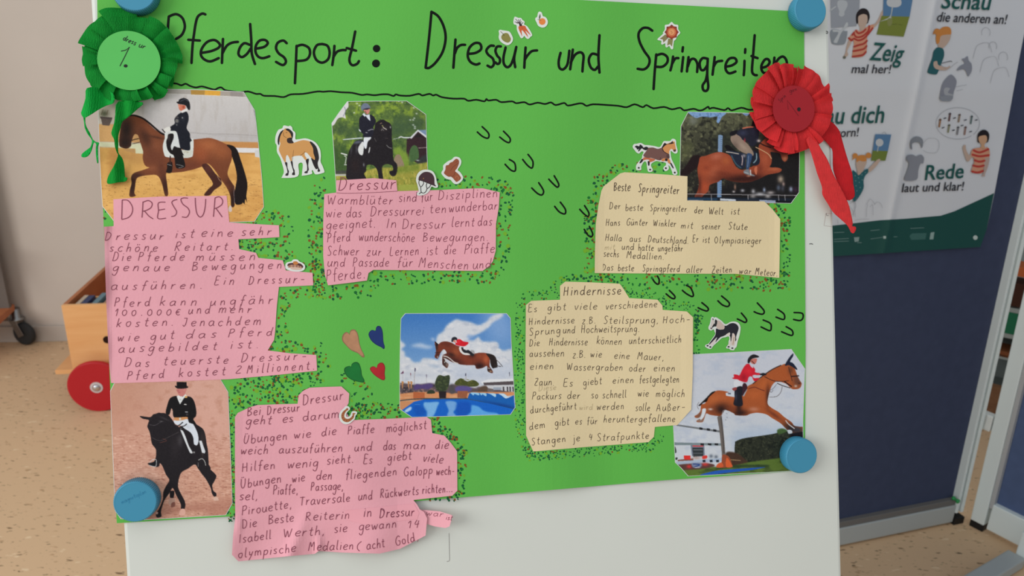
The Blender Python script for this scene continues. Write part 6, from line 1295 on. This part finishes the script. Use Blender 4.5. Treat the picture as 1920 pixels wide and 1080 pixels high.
p.poly('960,560 985,690 970,700 920,640 910,590 935,530', (206, 166, 150))
p.poly('1010,340 1180,345 1240,370 1280,440 1305,560 1300,640 1260,690 1300,760 1200,740 1170,670 1100,665 970,660 950,560 930,530 900,620 845,590 880,440 910,375 960,345', (24, 22, 24))
p.poly('975,665 1060,660 1165,655 1170,680 1080,705 980,705', (206, 144, 92)); p.poly('1048,668 1075,668 1075,700 1048,700', (214, 210, 196), smooth=False)
p.poly('1010,345 1035,330 1100,350 1140,315 1170,340 1120,370 1060,465 1030,400', (222, 224, 224), smooth=False); p.poly('1130,340 1165,335 1170,365 1135,370', (214, 168, 104), smooth=False); p.blob(1065, 395, 16, 10, (150, 156, 156), .7); p.poly('1115,470 1130,458 1160,462 1155,475', (220, 218, 214), smooth=False); p.line('1140,580 1175,580', (200, 200, 204), .9); p.blob(1165, 615, 16, 18, (90, 86, 90), .7)
f = p.poly('1012,235 1150,225 1150,270 1120,330 1080,348 1045,330 1020,280', (196, 124, 118)); p.blob(1030, 260, 20, 10, (150, 84, 84), .6, 0, f); p.blob(1050, 285, 18, 7, (150, 60, 70), .6, 0, f); p.blob(1130, 250, 20, 20, (206, 140, 128), .6, 0, f)
p.poly('985,185 1010,190 1012,128 1160,130 1162,195 1182,195 1184,215 1150,225 1080,232 1020,228 985,205', (24, 20, 22), smooth=False); p.grain(5)
O6 = [(215, 716), (300, 712), (412, 708.5), (428, 735), (432, 830), (436, 944), (423.5, 966), (340, 971), (262, 975.5), (226, 973), (215.5, 958), (211, 850), (206.5, 733)]
photo(O6, p, 'photo of a black horse ridden in top hat and tails, lower left of the poster', 0.0008)
# ================================================================== magnets
M_CAP = mat('light_blue_plastic', (60, 138, 170), 0.45, 0.35)
def pix_shift(px, py, hh):
    u, v = uv_of(px, py, hh); return float(u), float(v)
for (px, py, lab, grp, word) in ((253.5, 941, 'round light blue ridged magnet at the lower left corner of the poster', None, True), (1503.5, 855.5, 'round light blue ridged magnet at the lower right corner of the poster', None, False),
                            (1520, 19, 'round light blue ridged magnet at the upper right corner of the poster', None, False), (251, -19, 'round light blue ridged magnet at the upper left, above the green rosette', None, False)):
    HM = 0.0135
    u, v = pix_shift(px, py, HM + 0.0015); c = uvp(np.array(u), np.array(v), 0.0019)
    r = 0.0186
    mg = lathe('round_magnet', c, BN, [(r * .985, 0.0), (r, 0.0006, 1), (r * 0.985, HM - 0.0016, 1), (r * .965, HM - 0.0005), (r * 0.93, HM), (r * 0.92, HM - 0.0002), (0, HM - 0.0002)], M_CAP, None, n=408, rib=0.035, nr=68)
    prop(mg, lab, 'magnet', 'blue magnets holding the poster')
    if word:
        ink('embossed_word', word_strokes('magnetoplan', 229, 945, 279, 922, 4.2, 0.05), 0.9, lambda x, y, h: BP(x, y, h, wavy=False), 0.0019 + HM - 0.0001, mat('emboss', (46, 128, 168), 0.5, 0.3), mg, caps=False)

# ================================================================== rosettes
def rosette(name, cx, cy, rx_px, R, Rin, col, cold, ccol, label, tails, seed, hz, squash=1.0):
    g = random.Random(seed)
    u0, v0 = pix_shift(cx, cy, 0.002 + hz * 1.35); org = uvp(np.array(u0), np.array(v0), 0.002)
    ro = empty(name, org); prop(ro, label, 'rosette')
    dvr = 0.0042 if 'green' in name else 0.0016
    m1 = mat(name + '_crepe', col, 0.75, 0.2, wave_b=0.8, wave_s=320, trans=0.22, noise=0.08, nscale=160)
    def at(r, a, h): return uvp(np.array(u0 + r * math.cos(a)), np.array(v0 + dvr * (r / R) + r * math.sin(a)), h)
    # tails
    for k, (d, hf, cc) in enumerate(tails):
        mt = mat(name + '_tail_%d' % k, cc, 0.75, 0.2, wave_b=0.7, wave_s=260, trans=0.22, noise=0.08, nscale=160)
        P = cr(np.array(d, float), True, 3)
        t_ = sheet('ribbon_tail', P, BP_nw, hf, 0.00025, mt, ro, step=5)
        for f in t_.data.polygons: f.use_smooth = True
    n_ang = 9; a = g.uniform(0, 1); tot = 0; ang = []
    while tot < 2 * math.pi - 0.01:
        w = g.uniform(0.16, 0.50); w = 2 * math.pi - tot if 2 * math.pi - tot - w < 0.2 else w; ang.append((a + tot, w)); tot += w
    nr_ = 7
    for (a0, w) in ang:
        V, Fc = [], []; lift = g.uniform(0.0035, 0.0065); rj = g.uniform(0.93, 1.05); rj2 = rj + g.uniform(-.07, .05); w2 = w * 1.5; cur = g.uniform(0.6, 1.3); tw = g.uniform(-.06, .06)
        na = max(6, int(w2 / 0.045))
        for i in range(nr_ + 1):
            t = i / nr_; r0 = Rin * 0.80 + (R - Rin * 0.80) * t
            for j in range(na + 1):
                s = j / na; rr = r0 * (1 + (rj + (rj2 - rj) * s - 1) * t) * (1 + 0.015 * t * math.sin(s * 5 + a0 * 7))
                ang_ = a0 - w * 0.22 + w2 * s * (0.94 + 0.06 * t) + tw * t
                h = hz * 0.55 + hz * 0.55 * math.sin(t * math.pi * 0.62) * cur + lift * (s - 0.3) * (0.35 + 0.9 * t) + 0.0014 * math.sin(s * 8 + a0 * 5) * t - hz * 0.35 * t * t
                q = at(rr, ang_, 0.002 + h); V.append(q)
        for i in range(nr_):
            for j in range(na):
                k0 = i * (na + 1) + j; Fc.append([k0, k0 + 1, k0 + na + 2, k0 + na + 1][::-1])
        o = mesh_obj('pleat', V, Fc, m1, ro, smooth=True)
    # backing disc, so that the ruffle is closed behind
    lathe('backing', uvp(np.array(u0), np.array(v0), 0.0018), BN, [(Rin * 1.25, 0), (Rin * 1.25, 0.0012), (0, 0.0012)], mat(name + '_back', cold, .8, .2), ro, n=48, smooth=False)
    ht = 0.002 + hz * 1.35
    dc = lathe('centre_disc', uvp(np.array(u0), np.array(v0), ht - 0.0004) , BN, [(Rin, 0), (Rin, 0.0004), (0, 0.0004)], mat(name + '_card', ccol, 0.75, 0.25, noise=.02, nscale=30), ro, n=72, smooth=False)
    lathe('spacer', uvp(np.array(u0), np.array(v0), 0.002), BN, [(Rin * 0.62, 0), (Rin * 0.62, ht - 0.0025)], mat(name + '_back', cold), ro, n=32, smooth=False)
    return ro, dc, ht
def BP_nw(x, y, h): return BP(x, y, h, wavy=False)
S_ = lambda t: np.clip(t, 0, 1) ** 2 * (3 - 2 * np.clip(t, 0, 1))
# green
GA = [(163, 165), (160, 185), (154, 205), (152, 213), (158, 221), (172, 214), (186, 205), (200, 198), (214, 192), (212, 175), (190, 165)]
GA2 = [(156, 216), (157.5, 230), (159, 240), (164, 251), (170, 259), (172, 263), (172, 268), (169, 276), (164, 280), (154, 288), (153, 294), (160, 295), (167, 291), (172, 282), (176, 268), (180, 270), (179.5, 280), (180, 292), (182, 305), (184.5, 305), (184, 290), (184, 275), (186, 268), (180, 266), (174, 261), (168, 248), (162, 237), (160, 228), (160, 219)]
GB = [(222, 190), (216, 215), (214, 230), (209.5, 245), (209, 252), (214, 262), (215.5, 275), (219, 286), (221, 292), (214, 310), (204, 328), (200.5, 340), (204, 345), (222, 342), (236, 340), (239, 333), (234.5, 331), (233, 310), (229, 296), (222, 286), (222, 270), (222, 255), (226, 240), (230, 228), (244, 217), (256, 206), (268, 192)]
ro1, dc1, ht1 = rosette('green_rosette', 242, 113.5, 92, 0.0415, 0.0262, (8, 146, 48), (6, 84, 30), (88, 184, 92),
    'green crepe paper rosette with a light green disc numbered 1, over the poster left edge',
    [(GA, lambda x, y: 0.010 + 0.004 * np.sin((x - 150) * 0.11) + 0.002 * S_((y - 190) / 30), (12, 176, 66)), (GA2, lambda x, y: 0.010 + 0.003 * np.sin(y * 0.09), (16, 184, 72)),
     (GB, lambda x, y: 0.0110 + 0.0045 * np.sin((y - 190) * 0.032) + 0.0022 * np.cos((x - 215) * 0.22), (6, 154, 50))], 5, 0.0075)
fl1 = lambda x, y, h: BP(x, y, h, wavy=False)
M_FP = mat('fineliner', (20, 44, 28), 0.5, 0.3)
hh1 = ht1 + 0.00012
ink('written_numeral', [[(227.5, 95.7), (235.5, 94), (242.7, 88), (234, 106), (225, 123.5)]], 1.7, fl1, hh1, M_FP, dc1, smoothn=1)
pr = Print(BP_nw, hh1); pr.poly(disc2d(235.5, 123.5, 3.7, 16, 3.0), (14, 24, 18)); pr.build('written_dot', M_INKC, dc1)
ink('written_word', word_strokes('dress', 230, 75, 256, 86, 5.4, 0.1), 1.5, fl1, hh1, M_FP, dc1, caps=False); ink('written_word', word_strokes('ur', 260, 88, 272, 92, 5.4, 0.1), 1.5, fl1, hh1, M_FP, dc1, caps=False)
# red
RA = [(1512, 262), (1520, 285), (1527, 308), (1532, 325), (1541, 350), (1542, 365), (1552, 382), (1562, 398), (1575, 410), (1588, 422), (1593, 430), (1596, 436), (1601, 437), (1605, 430), (1604, 425), (1598, 424), (1599, 418), (1596, 402), (1590, 380), (1578, 355), (1562, 325), (1552, 300), (1540, 280), (1530, 262), (1520, 255)]
RB = [(1530, 250), (1545, 262), (1556, 275), (1561, 285), (1562, 318), (1572, 345), (1587, 375), (1602.5, 368), (1600, 345), (1598, 325), (1590, 300), (1584, 280), (1577, 255), (1572, 242), (1558, 228), (1545, 235)]
ro2, dc2, ht2 = rosette('red_rosette', 1488.5, 204, 78, 0.0475, 0.0245, (232, 52, 56), (150, 20, 26), (156, 30, 40),
    'red crepe paper rosette with dark red disc, at the right edge of the green poster',
    [(RB, lambda x, y: 0.005 + 0.003 * np.sin((x + y) * 0.03), (214, 34, 42)), (RA, lambda x, y: 0.009 + 0.004 * np.sin((y - 250) * 0.028) + 0.004 * S_((y - 330) / 90), (236, 62, 64))], 12, 0.0070)  # rear tail faces away; its shade is put into the darker red
hh2 = ht2 + 0.00012; M_FP2 = mat('dark_red_writing', (104, 22, 32), 0.6, 0.2)
ink('written_numeral', [[(1478, 205), (1476, 188), (1487, 203), (1497, 217)]], 0.9, fl1, hh2, M_FP2, dc2, smoothn=1)
pr = Print(BP_nw, hh2); pr.poly(disc2d(1498, 205, 3.3, 16, 3.9), (30, 16, 18)); pr.build('written_dot', M_INKC, dc2)
ink('written_word', word_strokes('Sprin', 1463, 192, 1479, 176, 4.0, 0.1), 0.8, fl1, hh2, M_FP2, dc2, caps=False); ink('written_word', word_strokes('gen', 1481, 174, 1496, 169, 4.0, 0.1), 0.8, fl1, hh2, M_FP2, dc2, caps=False)

# ================================================================== printed poster on the navy pinboard
M_PAP = mat('glossy_poster_paper', (216, 220, 226), 0.5, 0.25, noise=.015, nscale=6)
HP = 0.003
WP = [(1450, -60), (1700, -48), (1932, -40), (1921, 60), (1912, 105), (1893, 210), (1864, 365), (1850, 430), (1838, 463), (1700, 472), (1564, 480.5), (1450, 488)]
wp = sheet('printed_poster', WP, PP, HP, 0.0003, M_PAP, step=4)
prop(wp, 'printed white poster with drawn children and dark green foot strip, on the navy pinboard', 'poster')
KK = [0]
def newpr(name='printed_figure'):
    global pr
    if pr is not None and pr.V: KK[0] = pr.k; pr.build(name, M_INKC, wp)
    pr = Print(PP, HP + 0.0006, dz=0.00002, step=4, k=KK[0])
pr = None; newpr()
TEAL, INKB = (24, 88, 82), (34, 34, 42)
pr.poly('1450,433 1562,423 1650,413 1700,410 1764,404.5 1790,396 1864,362 1850,430 1838,463 1700,472 1564,480.5 1450,488', (24, 78, 72), smooth=False)
pr.src(1440, 270, 4)
for d in ('495,665 570,662', '495,715 605,708', '495,732 605,728', '770,650 835,643', '770,712 860,700 970,695', '1070,633 1170,628'): pr.line(d, (118, 150, 146), .9, smooth=False)
pr.poly('645,700 685,698 680,730 650,735', (140, 164, 160), smooth=False).line('670,740 700,740', (120, 150, 146), 1).poly('865,690 885,690 885,710 865,710', (170, 190, 186), smooth=False)
pr.poly('1060,690 1080,670 1190,668 1180,715 1075,720', (62, 108, 102), smooth=False).poly('1220,665 1248,660 1240,715 1212,715', (150, 176, 172), smooth=False).disc(1555, 702, 17, (196, 210, 206))
# striped child, upper left
newpr('printed_foot_strip'); pr.src(1550, 0, 7.2)
GY = (156, 162, 172)
pr.poly('50,-40 450,-40 440,130 400,350 280,360 60,380', GY, smooth=False).poly('150,20 200,0 270,20 280,80 240,160 240,200 200,225 165,200 170,150 145,80', (186, 192, 198)).poly('60,400 60,560 100,600 180,605 250,580 280,430 250,420', (142, 150, 158))
pr.poly('90,400 200,400 270,300 285,350 200,440 150,560 130,580 95,560 160,440 90,430', (192, 198, 202)).line('50,140 120,90', (190, 196, 200), 2.2)
SK = (196, 172, 156)
pr.poly('395,280 400,190 450,125 510,112 560,145 582,220 565,290 540,320 440,300 410,325', (34, 24, 26)).poly('425,240 450,205 500,190 545,210 552,280 530,340 525,370 540,400 450,410 450,370 430,330', SK)
pr.poly('300,540 340,560 280,680 290,740 240,785 220,770 250,720 270,620', SK).poly('600,340 660,310 710,230 740,160 780,120 770,170 730,260 700,310 640,370', SK)
pr.poly('395,400 450,420 520,390 530,370 620,330 640,370 600,430 555,470 545,560 545,640 530,720 470,770 350,775 345,740 365,600 355,530 330,565 295,520 330,470', (214, 152, 122))
for d in ('395,415 430,450 490,430 525,395', '365,450 400,500 480,490 560,420 575,350', '370,520 430,545 500,520 560,460 620,380', '370,630 430,610 500,590 545,550', '360,690 420,680 500,660 540,620', '350,765 420,755 490,740 530,700', '300,515 335,545 350,530', '345,470 370,440'): pr.line(d, (178, 60, 50), 3.6)
pr.disc(240, 775, 20, (110, 112, 100))
pr.poly('770,-60 1170,-60 1120,225 760,215', (88, 128, 168), smooth=False).poly('740,215 1120,225 1040,495 675,465', (122, 134, 54), smooth=False).poly('810,20 850,-20 980,-20 1010,30 990,80 920,100 830,80', (198, 202, 206)).poly('880,100 895,100 870,230 880,250 800,270 720,290 850,225', (186, 192, 190)).poly('820,260 880,250 880,330 830,350', (134, 140, 84))
pr.line('880,330 950,325', (90, 98, 40), 1).line('970,330 1020,335', (90, 98, 40), 1)
# girl with bun, upper right
newpr(); pr.src(1720, 0, 5.4); OR = (206, 136, 66)
pr.poly('195,430 195,340 235,290 290,268 335,285 342,340 330,400 290,460 250,490 215,490 210,450', SK).poly('195,440 190,360 235,290 290,268 335,285 342,345 300,350 240,365 225,420 215,440', OR).disc(200, 320, 32, OR).poly('170,310 195,320 160,350', OR)
pr.poly('205,480 260,495 272,560 245,640 210,730 185,755 110,740 110,700 150,590 165,520', (40, 96, 102)).poly('165,630 200,620 215,660 300,680 325,665 330,680 290,710 210,705 170,680', SK).line('250,640 330,620 350,625', (80, 80, 84), 1.2).line('240,655 300,700 390,640 410,630', (150, 152, 156), .6)
pr.poly('450,600 480,590 510,570 520,610 550,650 550,720 515,775 500,740 470,700 400,715 430,670 480,640', (140, 144, 156)).poly('340,755 395,810 390,870 370,930 350,1010 300,1025 232,1005 240,900 270,820', (138, 142, 154)).poly('280,890 330,895 310,940 370,960 300,980 270,940', (170, 174, 180)).line('380,880 500,860', (150, 154, 162), .5).line('400,920 460,905', (150, 154, 162), .5)
for (x, y, r) in ((695, 330, 44), (765, 470, 40), (870, 580, 46)):
    pr.line(' '.join('%g,%g' % (x + r * math.cos(a), y + r * 1.15 * math.sin(a)) for a in np.linspace(-3.6, .6, 12)), (136, 138, 144), .5)
    pr.line('%d,%d %d,%d %d,%d' % (x - 130, y + 260, x - 95, y + 140, x - 30, y + 105), (140, 142, 148), .5); pr.line('%d,%d %d,%d %d,%d' % (x - 30, y + 105, x + 30, y + 110, x + 60, y + 200), (148, 150, 156), .45)
# speech bubble and child, lower right
newpr(); pr.src(1680, 180, 4.91)
pr.line(' '.join('%g,%g' % (570 + 200 * math.cos(a), 252 + 145 * math.sin(a)) for a in np.linspace(0.9, 7.05, 40)), (140, 144, 152), .6)
for (x, y, c, t) in ((495, 195, (110, 80, 80), 0), (583, 205, (150, 130, 110), 0), (695, 220, (100, 120, 120), 0), (405, 250, (160, 116, 80), 0), (487, 300, (140, 140, 110), 0), (570, 320, (130, 130, 134), 0), (638, 320, (150, 120, 110), 0)):
    pr.line('%d,%d %d,%d' % (x + 5, y - 35, x - 6, y + 32), c, 3.2); pr.line('%d,%d %d,%d' % (x - 6, y - 30, x + 12, y - 30), (50, 50, 56), 1.6)
for (x, y) in ((452, 205), (540, 203), (640, 222), (740, 222), (435, 292), (530, 316), (610, 272), (688, 328)): pr.line('%d,%d %d,%d' % (x - 9, y + 2, x + 9, y - 3), (54, 56, 62), 1.8)
pr.poly('750,400 755,350 790,315 830,315 858,350 855,400 835,430 760,430', (32, 26, 28)).poly('760,380 790,365 830,365 838,410 815,450 820,480 780,485 785,450 765,420', (206, 164, 130))
pr.poly('690,540 700,560 660,605 630,540 615,470 640,450 645,490 670,540', SK).poly('815,560 860,560 850,640 820,720 820,740 790,735 810,690', (190, 168, 158))
pr.poly('705,490 780,475 800,490 840,470 862,500 860,560 820,570 810,640 800,700 770,715 700,700 695,680 720,610 720,575 690,550', (212, 156, 126))
for d in ('715,500 770,520 850,490', '705,540 770,555 855,545', '725,592 770,605 815,595', '712,640 760,650 808,640', '700,695 750,705 800,690'): pr.line(d, (188, 62, 52), 4.0)
pr.poly('135,480 135,420 165,380 210,375 245,400 250,450 235,480 225,440 190,425 150,440 150,490', (136, 142, 150)).poly('105,550 150,540 190,555 230,540 258,570 250,620 225,625 205,690 190,770 80,775 100,700 120,620 97,590', (140, 144, 154)).line('255,430 300,390 380,400 400,460 370,520 290,520 250,500', (158, 162, 168), .5)
pr.poly('410,0 520,0 510,40 460,48 412,40', (142, 148, 158))
# girl with pigtails, lower left
newpr(); pr.src(1550, 180, 6.353)
pr.poly('580,455 770,460 730,655 550,650', (88, 128, 168), smooth=False).poly('550,650 730,655 700,770 530,772', (112, 130, 54), smooth=False).disc(630, 555, 46, (196, 200, 204)).line('615,600 605,660', (190, 194, 190), 1.4).line('660,450 690,428 710,455', (130, 136, 140), .6)
pr.poly('590,770 630,750 635,775 560,870 500,910 480,890', SK).poly('355,760 370,730 420,720 470,740 475,800 440,880 430,940 375,940 365,880 350,820', SK).poly('355,790 360,730 400,705 460,710 475,770 430,780 390,770', OR).disc(340, 712, 32, OR).disc(500, 708, 34, OR).poly('310,740 330,740 305,765', OR)
pr.poly('300,905 350,910 380,945 440,890 490,870 495,910 460,950 440,1010 440,1100 380,1210 330,1260 310,1200', (34, 96, 104))
for (x, y) in ((340, 950), (380, 975), (420, 940), (460, 910), (345, 1010), (390, 1030), (425, 1000), (350, 1070), (400, 1090), (360, 1130)): pr.disc(x, y, 6, (120, 160, 160))
newpr(); pr.src(1545, 370, 9.0)
for d in ('420,140 500,250 490,330', '380,50 540,110 480,300', '560,0 520,130 530,330', '720,120 780,30 850,100 860,120', '850,120 900,80 960,110 990,180', '740,120 720,200 720,330', '780,160 820,130 830,300', '520,390 620,370 760,370', '230,380 240,440', '440,100 520,60'): pr.line(d, (146, 148, 154), .5)
newpr('printed_outline')
def ptext(s, p0, p1, hpx, col, shear=0.28, bold=0.006):
    fc_ = bpy.data.curves.new('tmp', 'FONT'); fc_.body = s; fc_.offset = bold; fc_.resolution_u = 3; fc_.size = 1.0
    ob = bpy.data.objects.new('tmp', fc_); COL.objects.link(ob)
    dg = bpy.context.evaluated_depsgraph_get(); me = bpy.data.meshes.new_from_object(ob.evaluated_get(dg))
    bm = bmesh.new(); bm.from_mesh(me)
    for ax in (0, 1):
        for q in np.arange(-0.4, 9.0, 0.12):
            bmesh.ops.bisect_plane(bm, geom=bm.verts[:] + bm.edges[:] + bm.faces[:], plane_co=(q, q, 0), plane_no=(1 - ax, ax, 0), dist=1e-5)
            if ax and q > 1.2: break
    bm.to_mesh(me); bm.free()
    V = np.array([v.co[:2] for v in me.vertices]); Fc = [list(p.vertices) for p in me.polygons]
    bpy.data.objects.remove(ob); bpy.data.meshes.remove(me)
    x0_, x1_ = V[:, 0].min(), V[:, 0].max(); cap = 0.73
    X = (V[:, 0] - x0_) / (x1_ - x0_); L = math.hypot(p1[0] - p0[0], p1[1] - p0[1])
    e = np.array([(p1[0] - p0[0]) / L, (p1[1] - p0[1]) / L]); n = np.array([e[1], -e[0]])
    y = V[:, 1] / cap * hpx
    P = np.array(p0) + np.outer(X * L, e) + np.outer(y, n) + np.outer(y * shear, e)
    W = PP(P[:, 0], P[:, 1], HP + 0.0022)
    mesh_obj('printed_word', W, Fc, mat('print_%d_%d' % col[:2], col, 0.5, 0.3), wp)
ptext('Zeig', (1629.5, 112), (1690, 116.5), 35, TEAL, .22, .012); ptext('mal her!', (1596.5, 137), (1669, 137.5), 17.5, INKB, .2)
ptext('Schau', (1764, 15.5), (1855, 18.5), 32, TEAL, .2, .012); ptext('die anderen an!', (1756, 40), (1886, 45), 19, INKB, .2)
ptext('Schau dich', (1494, 234), (1656, 230), 34, TEAL, .2, .012); ptext('nach vorn!', (1522, 260), (1609, 255.5), 17.5, INKB, .2)
ptext('Rede', (1734, 337.5), (1806, 333.5), 29, TEAL, .2, .012); ptext('laut und klar!', (1691, 360.5), (1806, 357), 17.5, INKB, .2)
